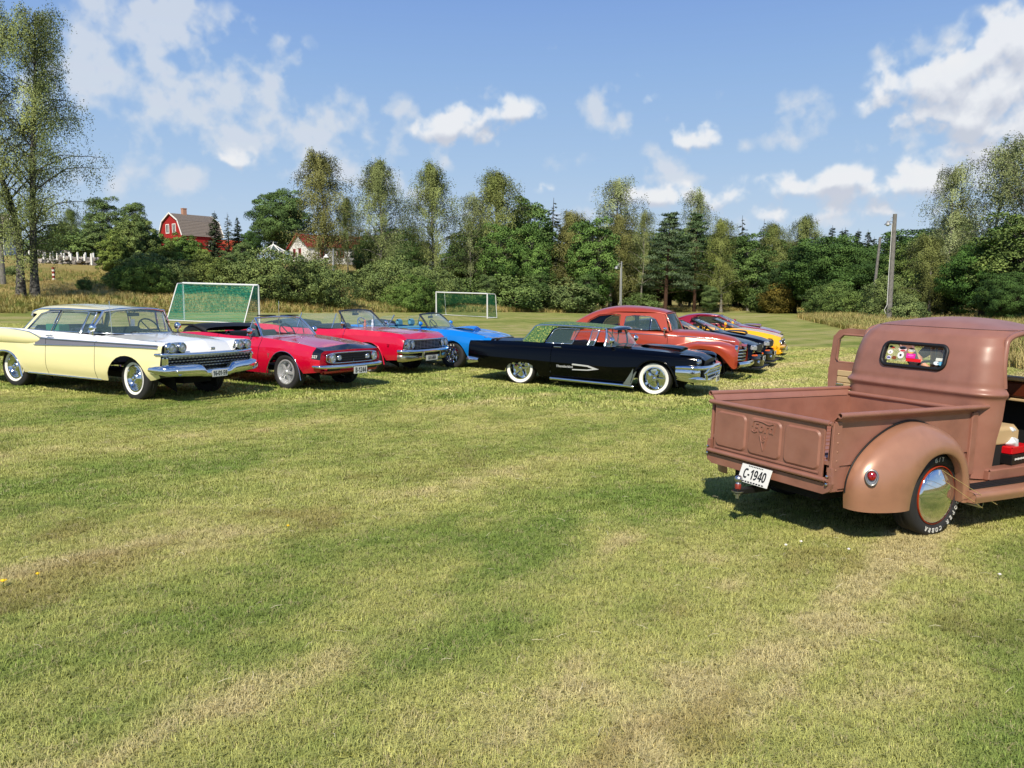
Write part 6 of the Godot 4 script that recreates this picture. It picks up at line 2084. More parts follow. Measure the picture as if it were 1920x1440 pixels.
	for s in [1.0, -1.0]:
		for w in [[V(-0.64, 1.1), V(0.02, 1.1), V(0.02, 1.42), V(-0.4, 1.42), V(-0.6, 1.39)], [V(0.05, 1.1), V(0.3, 1.11), V(0.15, 1.34), V(0.05, 1.4)]]:
			var b := MB.new()
			b.slab(w, zf, 0.0, s)
			var o := part(car, "door_window", b, M.glass)
			var ring := []
			for v in w: ring.append(Vector3(v.x, v.y, s * (zf.call(v.x, v.y) + 0.008)))
			b = MB.new()
			b.tube(ring, 0.009, 5, false, true)
			part(o, "frame", b, M.chrome)
	bench(car, -0.35, 0.6, 1.2, mt(Color(0.3, 0.27, 0.24), 0.7), 0.55)
	dash(car, 0.45, 1.1, 1.2, org)
	steering(car, 0.2, 1.12, -0.33, 0.2, M.black)
	var b := MB.new()
	b.surf([[Vector3(2.1, 0.72, -0.34), Vector3(2.18, 0.72, 0), Vector3(2.1, 0.72, 0.34)], [Vector3(2.13, 0.6, -0.46), Vector3(2.22, 0.6, 0), Vector3(2.13, 0.6, 0.46)], [Vector3(2.1, 0.46, -0.5), Vector3(2.2, 0.46, 0), Vector3(2.1, 0.46, 0.5)]], 4, 4)
	var g := part(car, "grille", b, M.black)
	for r in 4:
		bar_row(g, "grille_bar", [Vector3(2.14, 0.7 - 0.075 * r, -0.4 - 0.03 * r), Vector3(2.25, 0.7 - 0.075 * r, 0), Vector3(2.14, 0.7 - 0.075 * r, 0.4 + 0.03 * r)], 0.02, M.chrome)
	bumper(car, "front_bumper", [Vector3(2.42, 0.4, 0), Vector3(2.38, 0.4, 0.5), Vector3(2.25, 0.4, 0.84)], [0.12, 0.12, 0.1], 0.05, M.chrome)
	b = MB.new()
	b.box(Vector3(2.1, 0.35, 0), Vector3(0.25, 0.16, 1.3), Basis.IDENTITY, 0.06)
	part(car, "splash_pan", b, org)
	wheels(car, [1.45, -1.45], 0.74, "white_cap", 0.34, 0.18, 0.2)

# ------------------------------------------------ later sports coupes at the right end of the row
# style: roof 0 = fastback, 1 = open; paint, label, nose lights colour
func sports_car(x: float, z: float, deg: float, paint: Material, open: bool, label: String, nose: String, scoop: Material, hgt := 0.0, f := 0.02) -> void:
	var car := thing("parked_car", label, "car", on_ground(x, z, deg), "")
	var secs := [
		[-2.35, [0.95 + f, 0, 0.95 + f, 0.5, 0.93 + f, 0.72, 0.82, 0.8, 0.66, 0.84, 0.48, 0.84, 0.36, 0.8]],
		[-1.4, [0.98 + f, 0, 0.98 + f, 0.55, 0.97 + f, 0.74, 0.82, 0.87, 0.64, 0.92, 0.42, 0.9, 0.25, 0.86]],
		[-0.4, [0.94 + f, 0, 0.94 + f, 0.6, 0.93 + f, 0.76, 0.78, 0.87, 0.6, 0.91, 0.4, 0.89, 0.22, 0.85]],
		[0.7, [0.97 + f, 0, 0.95 + f, 0.6, 0.92 + f, 0.77, 0.78, 0.88, 0.6, 0.91, 0.4, 0.89, 0.22, 0.85]],
		[1.4, [0.93 + f, 0, 0.9 + f, 0.55, 0.88 + f, 0.76, 0.78, 0.88, 0.6, 0.92, 0.4, 0.9, 0.22, 0.86]],
		[2.05, [0.83 + f, 0, 0.8 + f, 0.5, 0.78 + f, 0.7, 0.7, 0.82, 0.58, 0.86, 0.4, 0.86, 0.22, 0.82]],
		[2.3, [0.74 + f, 0, 0.72 + f, 0.45, 0.70 + f, 0.62, 0.64, 0.7, 0.55, 0.76, 0.4, 0.78, 0.24, 0.74], [0.04, 0.02, 0, 0, 0, 0, 0]]]
	var arches := [[1.38, 0.43, 0.7, 2.2], [-1.36, 0.43, 0.7, 2.2]]
	shell(car, secs, [2], arches, func(j, xx):
		if j < 2:
			if xx > 0.72: return "hood"
			return "trunk_lid" if xx < -1.6 else ""
		if xx > -0.5 and xx < 0.7: return "door"
		return "front_fender" if xx > 0.7 else "rear_quarter",
		{"hood": paint, "trunk_lid": paint, "door": paint, "front_fender": paint, "rear_quarter": paint, "front_panel": paint, "rear_panel": paint}, [-0.5, 0.7])
	var top := 1.31 + hgt
	if open:
		screen(car, [0.75, 0.95 + f, 0.7, 0.98, 0.08, top - 0.03, 0.56, 0.12, top, 0.03], "front", M.black, M.glass)
		var b := MB.new()
		b.surf([[Vector3(-1.1, 0.96 + f, -0.66), Vector3(-1.1, 1.02 + f, 0), Vector3(-1.1, 0.96 + f, 0.66)], [Vector3(-1.35, 1.05 + f, -0.68), Vector3(-1.35, 1.1 + f, 0), Vector3(-1.35, 1.05 + f, 0.68)], [Vector3(-1.7, 0.97 + f, -0.62), Vector3(-1.7, 1.0 + f, 0), Vector3(-1.7, 0.97 + f, 0.62)]], 4, 4)
		part(car, "folded_top", b, M.black)
	else:
		cabin(car, {"belt": [0.93 + f, 0.77], "roof": [[0.12, top - 0.06, 0.55, top - 0.02, 0.06], [-0.2, top - 0.04, 0.59, top + 0.02], [-0.6, top - 0.05, 0.59, top + 0.02], [-1.0, top - 0.12, 0.57, top - 0.04], [-1.5, 1.07 + f * 0.5, 0.56, 1.13 + f * 0.5], [-1.95, 0.95 + f, 0.54, 0.99 + f]],
			"windows": [[V(-0.8, 0.95 + f), V(0.5, 0.95 + f), V(0.1, top - 0.08), V(-0.5, top - 0.08), V(-0.76, top - 0.15)]],
			"pillars": [[V(-1.7, 0.95 + f), V(-0.84, 0.95 + f), V(-0.8, top - 0.14), V(-0.6, top - 0.06), V(-0.95, top - 0.1), V(-1.4, 1.1)]],
			"front": [0.75, 0.95 + f, 0.7, 0.98, 0.12, top - 0.05, 0.55, 0.2, top - 0.02, 0.024], "glass": M.tint}, paint, paint)
	bench(car, -0.35, 0.45, 1.25, M.black, 0.5, true)
	dash(car, 0.6, 0.95 + f, 1.3, M.black)
	steering(car, 0.25, 0.97 + f, -0.35, 0.18, M.black)
	inside_mirror(car, 0.18, top - 0.1)
	for s in [1.0, -1.0]:
		mirror_on(car, 0.55, 0.94 + f, s * 0.86, paint, 0.07)
	if scoop:
		var b := MB.new()
		b.surf([[Vector3(0.95, 0.95 + f, -0.25), Vector3(0.95, 0.965 + f, 0), Vector3(0.95, 0.95 + f, 0.25)], [Vector3(1.25, 0.965 + f, -0.27), Vector3(1.25, 1.0 + f, 0), Vector3(1.25, 0.965 + f, 0.27)], [Vector3(1.6, 0.945 + f, -0.26), Vector3(1.6, 0.99 + f, 0), Vector3(1.6, 0.945 + f, 0.26)], [Vector3(1.62, 0.87 + f, -0.26), Vector3(1.62, 0.88 + f, 0), Vector3(1.62, 0.87 + f, 0.26)]], 4, 4)
		part(car, "hood_scoop", b, scoop)
	if nose == "modern":
		var b := MB.new()
		b.box(Vector3(2.34, 0.66, 0), Vector3(0.06, 0.2, 1.1), Basis.IDENTITY, 0.03)
		part(car, "grille", b, M.black)
		b = MB.new()
		b.surf([[Vector3(2.1, 0.5, -0.9), Vector3(2.3, 0.5, -0.74), Vector3(2.42, 0.5, 0), Vector3(2.3, 0.5, 0.74), Vector3(2.1, 0.5, 0.9)], [Vector3(2.15, 0.4, -0.91), Vector3(2.36, 0.4, -0.74), Vector3(2.48, 0.4, 0), Vector3(2.36, 0.4, 0.74), Vector3(2.15, 0.4, 0.91)], [Vector3(2.15, 0.18, -0.9), Vector3(2.36, 0.17, -0.72), Vector3(2.5, 0.16, 0), Vector3(2.36, 0.17, 0.72), Vector3(2.15, 0.18, 0.9)]], 4, 4)
		part(car, "front_bumper", b, paint)
		b = MB.new()
		b.box(Vector3(2.4, 0.17, 0), Vector3(0.3, 0.03, 1.6), Basis.IDENTITY, 0.012)
		part(car, "chin_splitter", b, M.black)
		for s in [1.0, -1.0]:
			b = MB.new()
			b.box(Vector3(2.3, 0.68, s * 0.64), Vector3(0.1, 0.14, 0.22), Basis(Vector3.UP, -s * 0.4), 0.03)
			part(car, "headlight", b, M.lamp)
			b = MB.new()
			b.box(Vector3(2.33, 0.485, s * 0.66), Vector3(0.05, 0.05, 0.26), Basis(Vector3.UP, -s * 0.45), 0.015)
			part(car, "indicator", b, M.orange_lens)
			headlamp(car, Vector3(2.44, 0.3, s * 0.5), 0.05)
		plate_on(car, Vector3(2.5, 0.4, 0), Basis(Vector3(0, 0, -1), Vector3.UP, Vector3(1, 0, 0)), 0.46, 0.11, "DK 200", 0.1)
	else:
		for s in [1.0, -1.0]:
			var b := MB.new()
			b.box(Vector3(2.32, 0.6, s * 0.42), Vector3(0.04, 0.13, 0.34), Basis.IDENTITY, 0.02)
			part(car, "nostril_grille", b, M.black)
			b = MB.new()
			b.slab([V(1.93, 0.74), V(2.07, 0.73), V(2.05, 0.64), V(1.98, 0.66)], func(_x, _y): return 0.86, 0.02, s)
			part(car, "side_vent", b, M.black)
			headlamp(car, Vector3(2.32, 0.62, s * 0.66), 0.07)
		bumper(car, "front_bumper", [Vector3(2.42, 0.47, 0), Vector3(2.38, 0.47, 0.5), Vector3(2.2, 0.47, 0.83)], [0.12, 0.12, 0.1], 0.07, paint)
		var b := MB.new()
		b.box(Vector3(2.3, 0.3, 0), Vector3(0.2, 0.16, 1.5), Basis.IDENTITY, 0.06)
		part(car, "chin_spoiler", b, paint)
		plate_on(car, Vector3(2.47, 0.42, 0), Basis(Vector3(0, 0, -1), Vector3.UP, Vector3(1, 0, 0)), 0.46, 0.11, "BS 351", 0.1)
	wheels(car, [1.38, -1.36], 0.75, "dark" if nose == "modern" else "mag", 0.34, 0.23, 0.22)

func make_cars() -> void:
	yellow_saloon()
	red_pony()
	red_cabriolet()
	blue_convertible()
	black_coupe()
	orange_saloon()
	var night := mt(Color(0.012, 0.015, 0.03), 0.12, 0.0, 0.0)
	night.metallic_specular = 0.4
	sports_car(4.5, -22.45, 25.0, night, false, "low black sports coupe with orange indicators, nearest behind the copper saloon", "modern", null)
	sports_car(5.6, -24.9, 24.0, night.duplicate(), true, "black open sports car with hood scoop and raked windscreen, beside the yellow car", "modern", mt(Color(0.02, 0.02, 0.02), 0.4))
	sports_car(6.8, -27.3, 23.0, mt(Color(0.93, 0.68, 0.02), 0.22, 0.0, 1.0), true, "bright yellow sports car with black vents in its nose", "old", null, 0.0, 0.07)
	sports_car(7.6, -29.9, 23.0, mt(Color(0.55, 0.025, 0.15), 0.2, 0.1, 1.0), false, "dark red fastback coupe with hood scoop, farthest of the right-hand row", "modern", mt(Color(0.55, 0.025, 0.15), 0.2, 0.1, 1.0), 0.08, 0.1)

# ------------------------------------------------ brown pickup in the right foreground
func cab_point(u: float, y: float) -> Vector3:   # u -1..1 round the back of the cab from the left door edge to the right one
	var w := lut([[0.36, 0.70], [0.7, 0.725], [1.04, 0.74], [1.2, 0.735], [1.38, 0.72], [1.52, 0.70], [1.6, 0.675], [1.66, 0.63]], y)
	var xr := lut([[0.36, 0.70], [0.7, 0.7], [1.04, 0.7], [1.2, 0.705], [1.38, 0.735], [1.5, 0.775], [1.6, 0.84], [1.66, 0.93]], y)
	var xd := lut([[0.36, 0.80], [0.6, 0.87], [0.88, 0.945], [1.12, 0.95], [1.3, 0.935], [1.5, 0.945], [1.58, 1.0], [1.63, 1.12], [1.66, 1.25]], y)
	var bead := exp(-pow((y - 1.105) / 0.028, 2.0)) * 0.026
	w += bead
	xr -= bead
	var rc := 0.2
	var side := maxf(0.0, xd - xr - rc)
	var arc := rc * PI * 0.5
	var half := w - rc
	var total := half + arc + side
	var s := absf(u) * total
	var x: float
	var z: float
	if s < half:
		z = s
		x = xr - 0.03 * (1.0 - pow(s / half, 2.0))
	elif s < half + arc:
		var t := (s - half) / rc
		z = half + rc * sin(t)
		x = xr + rc * (1.0 - cos(t))
	else:
		z = w
		x = xr + rc + (s - half - arc)
	return Vector3(x, y, z * signf(u))

func ring_text(b: MB, txt: String, c: Vector3, r: float, from: float, to: float, size: float) -> void:   # letters round a tyre
	for k in txt.length():
		if txt[k] == " ": continue
		var t := lerpf(from, to, k / (txt.length() - 1.0))
		var d := Vector3(cos(t), sin(t), 0)
		b.text(txt[k], Transform3D(Basis(Vector3.BACK, t - PI / 2), c + d * r), size, 0.003)

func pickup() -> void:
	var car := thing("pickup_truck", "matt brown forties pickup with open doors, rounded cab and plate C-1940, in the right foreground", "pickup truck", on_ground(3.062, -7.055, -29.5).translated(Vector3(0, 0.022, 0)), "")
	var br := mt(Color(1, 1, 1), 0.44, 0.0, 0.18)
	br.clearcoat_roughness = 0.3
	br.heightmap_enabled = true
	br.heightmap_texture = noise_tex(0.02, 256, 0, 1, 3, 41)
	br.heightmap_scale = 0.12
	br.uv1_triplanar = true
	br.uv1_scale = Vector3(0.6, 0.6, 0.6)
	var tan := mt(Color(1, 1, 1), 0.36, 0.15, 0.35)
	tan.clearcoat_roughness = 0.22
	# faint unevenness of the sprayed matt paint
	var paint := func(c: Color, sd: int) -> NoiseTexture2D:
		var t := noise_tex(0.012, 512, 0, 1, 5, sd)
		var gr := Gradient.new()
		gr.set_color(0, c.darkened(0.09))
		gr.set_color(1, c.lightened(0.045))
		gr.add_point(0.5, c)
		t.color_ramp = gr
		return t
	br.albedo_texture = paint.call(Color(0.565, 0.385, 0.322), 43)
	tan.albedo_texture = paint.call(Color(0.635, 0.46, 0.365), 44)
	tan.uv1_triplanar = true
	tan.uv1_scale = Vector3(0.6, 0.6, 0.6)
	br.roughness_texture = noise_tex(0.015, 256, 0.8, 1.0, 4, 45)
	br.roughness = 0.5
	var b := MB.new()
	# cab shell with an opening for the rear window
	var ys := []
	var y := 0.36
	while y < 1.652:
		ys.append(y)
		y += 0.0125 if (y > 1.02 and y < 1.2) or y > 1.5 else 0.025
	ys.append(1.66)
	var us := []
	for k in 117: us.append(-1.0 + 2.0 * k / 116.0)
	var g := []
	for yy in ys:
		var line := []
		for u in us: line.append(cab_point(u, yy))
		g.append(line)
	var hole := func(p: Vector3):
		if p.x > 0.85: return false
		var q := Vector2(maxf(0.0, absf(p.z + 0.004) - 0.25), maxf(0.0, absf(p.y - 1.392) - 0.04))
		return q.length() < 0.062
	var nn := []
	for i in g.size():
		var line := []
		for j in us.size():
			var du: Vector3 = g[mini(i + 1, g.size() - 1)][j] - g[maxi(i - 1, 0)][j]
			var dv: Vector3 = g[i][mini(j + 1, us.size() - 1)] - g[i][maxi(j - 1, 0)]
			line.append(du.cross(dv).normalized())
		nn.append(line)
	for i in g.size() - 1:
		for j in us.size() - 1:
			if hole.call((g[i][j] + g[i + 1][j + 1]) * 0.5): continue
			b.quad(g[i][j], g[i][j + 1], g[i + 1][j + 1], g[i + 1][j], nn[i][j], nn[i][j + 1], nn[i + 1][j + 1], nn[i + 1][j])
	for e in [0, us.size() - 1]:   # returned edge of each door opening
		var pts := []
		for i in g.size(): pts.append(g[i][e] + Vector3(0.0, 0, -0.012 * signf(us[e])))
		b.tube(pts, 0.014, 6)
	part(car, "cab", b, br)
	b = MB.new()   # lining inside the cab
	for i in range(0, g.size() - 1, 2):
		for j in range(0, us.size() - 2, 2):
			if hole.call((g[i][j] + g[mini(i + 2, g.size() - 1)][j + 2]) * 0.5): continue
			var o := Vector3(0.035, 0, 0)
			var q := [g[i][j], g[i][j + 2], g[mini(i + 2, g.size() - 1)][j + 2], g[mini(i + 2, g.size() - 1)][j]]
			for k in 4: q[k] = Vector3(q[k].x + 0.03, q[k].y, q[k].z * 0.96)
			b.flat(q[0], q[1], q[2], q[3])
	part(car, "cab_lining", b, mt(Color(0.16, 0.14, 0.13), 0.8))
	# roof from the seam above the rear window to the screen header
	b = MB.new()
	var rows := []
	for i in 13:
		var t := i / 12.0
		var line := []
		for k in 33:
			var u := (k - 16) / 16.0
			var st0 := cab_point(u, 1.66)
			var en := Vector3(2.2 - 0.1 * u * u, 1.64 - 0.05 * u * u, 0.58 * st0.z / 0.63)
			var q := st0.lerp(en, t)
			q.y += (0.03 + 0.085 * (1.0 - pow(absf(st0.z / 0.63), 2.2))) * pow(4.0 * t * (1.0 - t), 0.62)
			q.z += 0.012 * signf(st0.z) * absf(u) * sin(PI * t)
			line.append(q)
		rows.append(line)
	b.grid(rows)
	for s in [1.0, -1.0]:   # rounded shoulder from the roof down over each door
		var sh := []
		var e := 32 if s > 0.0 else 0
		for i in range(0, 13, 2):
			var top: Vector3 = rows[i][e]
			var f := Vector3(top.x - 0.1 * (1.0 - i / 12.0), lut([[1.0, 1.59], [1.2, 1.635], [1.5, 1.635], [1.8, 1.61], [2.05, 1.55]], top.x), s * lut([[1.0, 0.685], [1.5, 0.692], [2.05, 0.65]], top.x))
			sh.append([f, f.lerp(top, 0.5) + Vector3(0, 0.012, s * 0.016), top])
		b.surf(sh, 3, 4)
	part(car, "roof", b, br)
	for s in [1.0, -1.0]:
		b = MB.new()
		b.tube(MB.spline([Vector3(0.94, 1.16, s * 0.724), Vector3(0.925, 1.33, s * 0.712), Vector3(0.95, 1.5, s * 0.698), Vector3(1.0, 1.59, s * 0.69), Vector3(1.2, 1.64, s * 0.69), Vector3(1.5, 1.64, s * 0.69), Vector3(1.8, 1.615, s * 0.68), Vector3(2.0, 1.55, s * 0.665), Vector3(2.16, 1.15, s * 0.72), Vector3(2.18, 0.7, s * 0.72), Vector3(2.16, 0.4, s * 0.7)], 4), 0.026, 7)
		part(car, "door_frame", b, br)
	b = MB.new()
	var seam := []
	for k in 49: seam.append(cab_point(-0.98 + 1.96 * k / 48.0, 1.66))
	b.tube(seam, 0.0035, 5)
	part(car, "roof_seam", b, mt(Color(0.2, 0.13, 0.11), 0.6))
	# rear window: rubber, pane, stickers
	var ring := []
	for k in 40:
		var t := TAU * k / 40.0
		var c := Vector2(signf(cos(t)) * 0.25, signf(sin(t)) * 0.04)
		if absf(cos(t)) < 1e-4: c.x = 0.0
		if absf(sin(t)) < 1e-4: c.y = 0.0
		var q := c + Vector2(cos(t), sin(t)) * 0.066
		var u := 0.0
		ring.append(Vector3(0, 1.392 + q.y, -0.004 + q.x))
		var zz: float = -0.004 + q.x
		var hw := 0.52
		ring[-1].x = lut([[1.2, 0.705], [1.38, 0.735], [1.5, 0.775]], 1.392 + q.y) - 0.03 * (1.0 - pow(absf(zz) / hw, 2.0)) - 0.004 + u
	b = MB.new()
	b.tube(ring, 0.019, 8, false, true)
	part(car, "window_rubber", b, M.rubber)
	b = MB.new()
	b.poly3([Vector3(0.735, 1.325, -0.3), Vector3(0.735, 1.325, 0.3), Vector3(0.765, 1.46, 0.3), Vector3(0.765, 1.46, -0.3)])
	var pane := part(car, "rear_window", b, glassm(0.12, Color(0.8, 0.85, 0.8)))
	var st := Basis(Vector3(0, 0, 1), Vector3(0.217, 0.976, 0), Vector3(-0.976, 0.217, 0))
	var sticker := func(z: float, yy: float, rx: float, ry: float, col: Color, n: int, called := "sticker"):
		var m := MB.new()
		var q := []
		for k in n:
			var t := TAU * (k + 0.5) / n
			q.append(Vector2(rx * cos(t) * (1.0 if n > 4 else 1.41), ry * sin(t) * (1.0 if n > 4 else 1.41)))
		m.prism(q, Vector3(0.735 + (yy - 1.325) * 0.222 - 0.004, yy, z), st, 0.002)
		return part(pane, called, m, mt(col, 0.5))
	for q in [[-0.262, 1.404, 0.028, 0.022, Color(0.93, 0.93, 0.93), 18], [-0.265, 1.352, 0.024, 0.018, Color(0.86, 0.86, 0.95), 16], [-0.211, 1.352, 0.026, 0.018, Color(0.5, 0.26, 0.1), 8], [-0.265, 1.455, 0.018, 0.012, Color(0.12, 0.1, 0.1), 12], [-0.245, 1.448, 0.02, 0.01, Color(0.7, 0.1, 0.06), 9],
		[-0.14, 1.44, 0.042, 0.03, Color(0.92, 0.84, 0.84), 18], [-0.148, 1.382, 0.034, 0.034, Color(0.9, 0.91, 0.9), 12], [-0.052, 1.43, 0.034, 0.028, Color(0.83, 0.66, 0.3), 16], [-0.048, 1.432, 0.036, 0.014, Color(0.8, 0.82, 0.8), 10], [-0.045, 1.383, 0.045, 0.022, Color(0.9, 0.1, 0.62), 4], [-0.01, 1.345, 0.075, 0.015, Color(0.86, 0.05, 0.07), 4],
		[0.245, 1.372, 0.04, 0.014, Color(0.85, 0.86, 0.82), 4], [0.22, 1.338, 0.03, 0.018, Color(0.92, 0.95, 0.97), 12], [0.262, 1.338, 0.036, 0.017, Color(0.4, 0.72, 0.85), 14]]:
		sticker.call(q[0], q[1], q[2], q[3], q[4], q[5])
	for q in [[-0.14, 1.448, 0.034, 0.012, Color(0.1, 0.1, 0.11), 9], [-0.135, 1.425, 0.028, 0.008, Color(0.75, 0.2, 0.22), 10], [-0.148, 1.382, 0.011, 0.011, Color(0.08, 0.09, 0.1), 12], [-0.052, 1.45, 0.022, 0.008, Color(0.32, 0.18, 0.07), 10], [-0.265, 1.352, 0.02, 0.007, Color(0.2, 0.16, 0.5), 8], [-0.045, 1.386, 0.03, 0.01, Color(0.95, 0.4, 0.75), 10], [-0.262, 1.402, 0.006, 0.008, Color(0.5, 0.5, 0.5), 8]]:
		var o = sticker.call(q[0], q[1], q[2], q[3], q[4], q[5], "sticker_print")
		o.position = st.z * 0.0022
	# bed
	for s in [1.0, -1.0]:
		b = MB.new()
		rows = []
		for x in [-1.12, -0.5, 0.1, 0.7]:
			rows.append([Vector3(x, 0.42, s * 0.622), Vector3(x, 0.6, s * 0.622), Vector3(x, 0.606, s * 0.634), Vector3(x, 0.94, s * 0.634), Vector3(x, 0.955, s * 0.642), Vector3(x, 0.99, s * 0.675)])
		for i in 3:
			for j in 5: b.flat(rows[i][j], rows[i][j + 1], rows[i + 1][j + 1], rows[i + 1][j])
		for i in 3:
			for j in [3, 4]:
				var o := Vector3(0, 0.004, -s * 0.012)
				b.flat(rows[i][j] + o, rows[i][j + 1] + o, rows[i + 1][j + 1] + o, rows[i + 1][j] + o)
			b.flat(rows[i][0] + Vector3(0, 0.1, -s * 0.03), rows[i][3] + Vector3(0, 0, -s * 0.025), rows[i + 1][3] + Vector3(0, 0, -s * 0.025), rows[i + 1][0] + Vector3(0, 0.1, -s * 0.03))
		part(car, "bed_side", b, br)
		b = MB.new()
		var rr := [[0.0225, 0], [0.0225, 1.92], [0.017, 1.92], [0.017, 0.0], [0.0225, 0.0]]
		b.lathe(Vector3(-1.13, 1.005, s * 0.685), Basis(Vector3.UP, Vector3.BACK, Vector3.RIGHT), rr, 14)
		part(car, "bed_rail", b, br)
		b = MB.new()
		b.box(Vector3(-1.09, 0.68, s * 0.637), Vector3(0.10, 0.55, 0.03), Basis.IDENTITY, 0.01)
		b.poly3([Vector3(-1.14, 0.95, s * 0.63), Vector3(-1.04, 0.95, s * 0.65), Vector3(-1.1, 1.0, s * 0.68)])
		part(car, "corner_post", b, br)
		b = MB.new()
		b.box(Vector3(0.68, 0.68, s * 0.64), Vector3(0.09, 0.56, 0.035), Basis.IDENTITY, 0.012)
		part(car, "front_post", b, br)
		for k in 7:
			b = MB.new()
			b.lathe(Vector3(-1.085 if k < 5 else 0.66, 0.86 - 0.07 * k if k < 5 else 0.78 - 0.12 * (k - 5), s * 0.652), Basis(Vector3.RIGHT, Vector3.UP, Vector3.BACK * s), [[0.007, 0.0], [0.005, 0.004], [0.0, 0.005]], 8)
			part(car, "rivet", b, tan)
	b = MB.new()
	b.box(Vector3(-0.22, 0.63, 0), Vector3(1.82, 0.03, 1.255))
	for k in 9: b.box(Vector3(-0.22, 0.649, -0.52 + 0.13 * k), Vector3(1.84, 0.012, 0.05), Basis.IDENTITY, 0.004)
	part(car, "bed_floor", b, br)
	b = MB.new()
	b.box(Vector3(0.69, 0.76, 0), Vector3(0.03, 0.38, 1.25), Basis.IDENTITY, 0.008)
	b.tube([Vector3(0.675, 0.965, -0.62), Vector3(0.675, 0.965, 0.62)], 0.022, 10)
	part(car, "bed_front", b, br)
	# tailgate with three pressed panels
	b = MB.new()
	b.box(Vector3(-1.145, 0.71, 0), Vector3(0.022, 0.42, 1.17), Basis.IDENTITY, 0.006)
	var gate := part(car, "tailgate", b, br)
	for q in [[-0.38, 0.345], [0.0, 0.345], [0.38, 0.345]]:
		b = MB.new()
		var outer := []
		var inner := []
		for k in 28:
			var t := TAU * (k + 0.5) / 28.0
			var c := Vector2(signf(cos(t)) * (q[1] * 0.5 - 0.05), signf(sin(t)) * 0.103)
			outer.append(Vector3(-1.157, 0.717 + c.y + 0.054 * sin(t), q[0] + c.x + 0.054 * cos(t)))
			inner.append(Vector3(-1.170, 0.717 + c.y + 0.04 * sin(t), q[0] + c.x + 0.04 * cos(t)))
		for k in 28: b.flat(outer[k], outer[(k + 1) % 28], inner[(k + 1) % 28], inner[k])
		b.poly3(inner)
		part(gate, "pressed_panel", b, br)
	b = MB.new()   # pressed script and V8
	var tb := Basis(Vector3(0, 0, 1), Vector3(0, 1, 0.22), Vector3(-1, 0, 0))
	b.text("Ford", Transform3D(tb, Vector3(-1.171, 0.80, 0.0)), 0.105, 0.012)
	b.tube(MB.spline([Vector3(-1.172, 0.80, -0.125), Vector3(-1.172, 0.845, -0.11), Vector3(-1.172, 0.85, -0.03), Vector3(-1.172, 0.835, 0.05), Vector3(-1.172, 0.85, 0.1)], 4), 0.006, 6)
	b.tube(MB.spline([Vector3(-1.172, 0.765, -0.13), Vector3(-1.172, 0.752, -0.1), Vector3(-1.172, 0.765, -0.07)], 4), 0.006, 6)
	part(gate, "pressed_script", b, br)
	b = MB.new()
	b.tube([Vector3(-1.172, 0.735, -0.04), Vector3(-1.172, 0.61, 0.0)], [0.007, 0.004], 6)
	b.tube([Vector3(-1.172, 0.735, 0.035), Vector3(-1.172, 0.61, 0.0)], [0.007, 0.004], 6)
	b.text("8", Transform3D(Basis(Vector3(0, 0, 1), Vector3.UP, Vector3(-1, 0, 0)), Vector3(-1.171, 0.705, 0.0)), 0.065, 0.012)
	part(gate, "pressed_emblem", b, br)
	for q in [[0.94, 0.021, 0.63], [0.505, 0.02, 0.625]]:
		b = MB.new()
		b.tube([Vector3(-1.165, q[0], -q[2]), Vector3(-1.165, q[0], q[2])], q[1], 12)
		for s in [-1.0, 1.0]: b.tube([Vector3(-1.165, q[0], s * q[2]), Vector3(-1.165, q[0], s * (q[2] + 0.02))], 0.014, 8)
		part(gate, "rolled_edge", b, br)
	b = MB.new()
	b.box(Vector3(-1.155, 0.545, 0), Vector3(0.02, 0.02, 1.12), Basis.IDENTITY, 0.006)
	part(gate, "bead", b, br)
	for s in [-1.0, 1.0]:
		for k in 2:
			b = MB.new()
			b.lathe(Vector3(-1.165, 0.535 - 0.06 * k, s * 0.64), Basis(Vector3.UP, Vector3.BACK, Vector3.LEFT), [[0.011, -0.01], [0.011, 0.006], [0.0, 0.012]], 8)
			part(car, "hinge_bolt", b, M.chrome)
	b = MB.new()   # pan under the tailgate with rounded lower corners
	var pan := []
	for q in [[-0.66, 0.60], [-0.675, 0.48], [-0.655, 0.42], [-0.6, 0.39], [0.6, 0.39], [0.655, 0.42], [0.675, 0.48], [0.66, 0.60], [0.625, 0.60], [0.625, 0.475], [-0.625, 0.475], [-0.625, 0.60]]: pan.append(Vector2(q[0], q[1]))
	b.prism(pan, Vector3(-1.12, 0, 0), Basis(Vector3.BACK, Vector3.UP, Vector3.LEFT), 0.03)
	b.box(Vector3(-0.95, 0.41, 0), Vector3(0.36, 0.03, 1.22))
	part(car, "rear_pan", b, br)
	# rear fenders
	for s in [1.0, -1.0]:
		b = MB.new()
		rows = []
		var crown := [[-0.93, 0.265], [-0.945, 0.39], [-0.93, 0.52], [-0.84, 0.66], [-0.65, 0.795], [-0.40, 0.89], [-0.14, 0.91], [0.12, 0.83], [0.28, 0.69], [0.37, 0.52], [0.42, 0.36], [0.42, 0.255]]
		var lip := [[-0.485, 0.265], [-0.482, 0.33], [-0.468, 0.42], [-0.43, 0.51], [-0.36, 0.595], [-0.27, 0.66], [-0.14, 0.69], [-0.01, 0.672], [0.10, 0.61], [0.175, 0.51], [0.218, 0.38], [0.23, 0.255]]
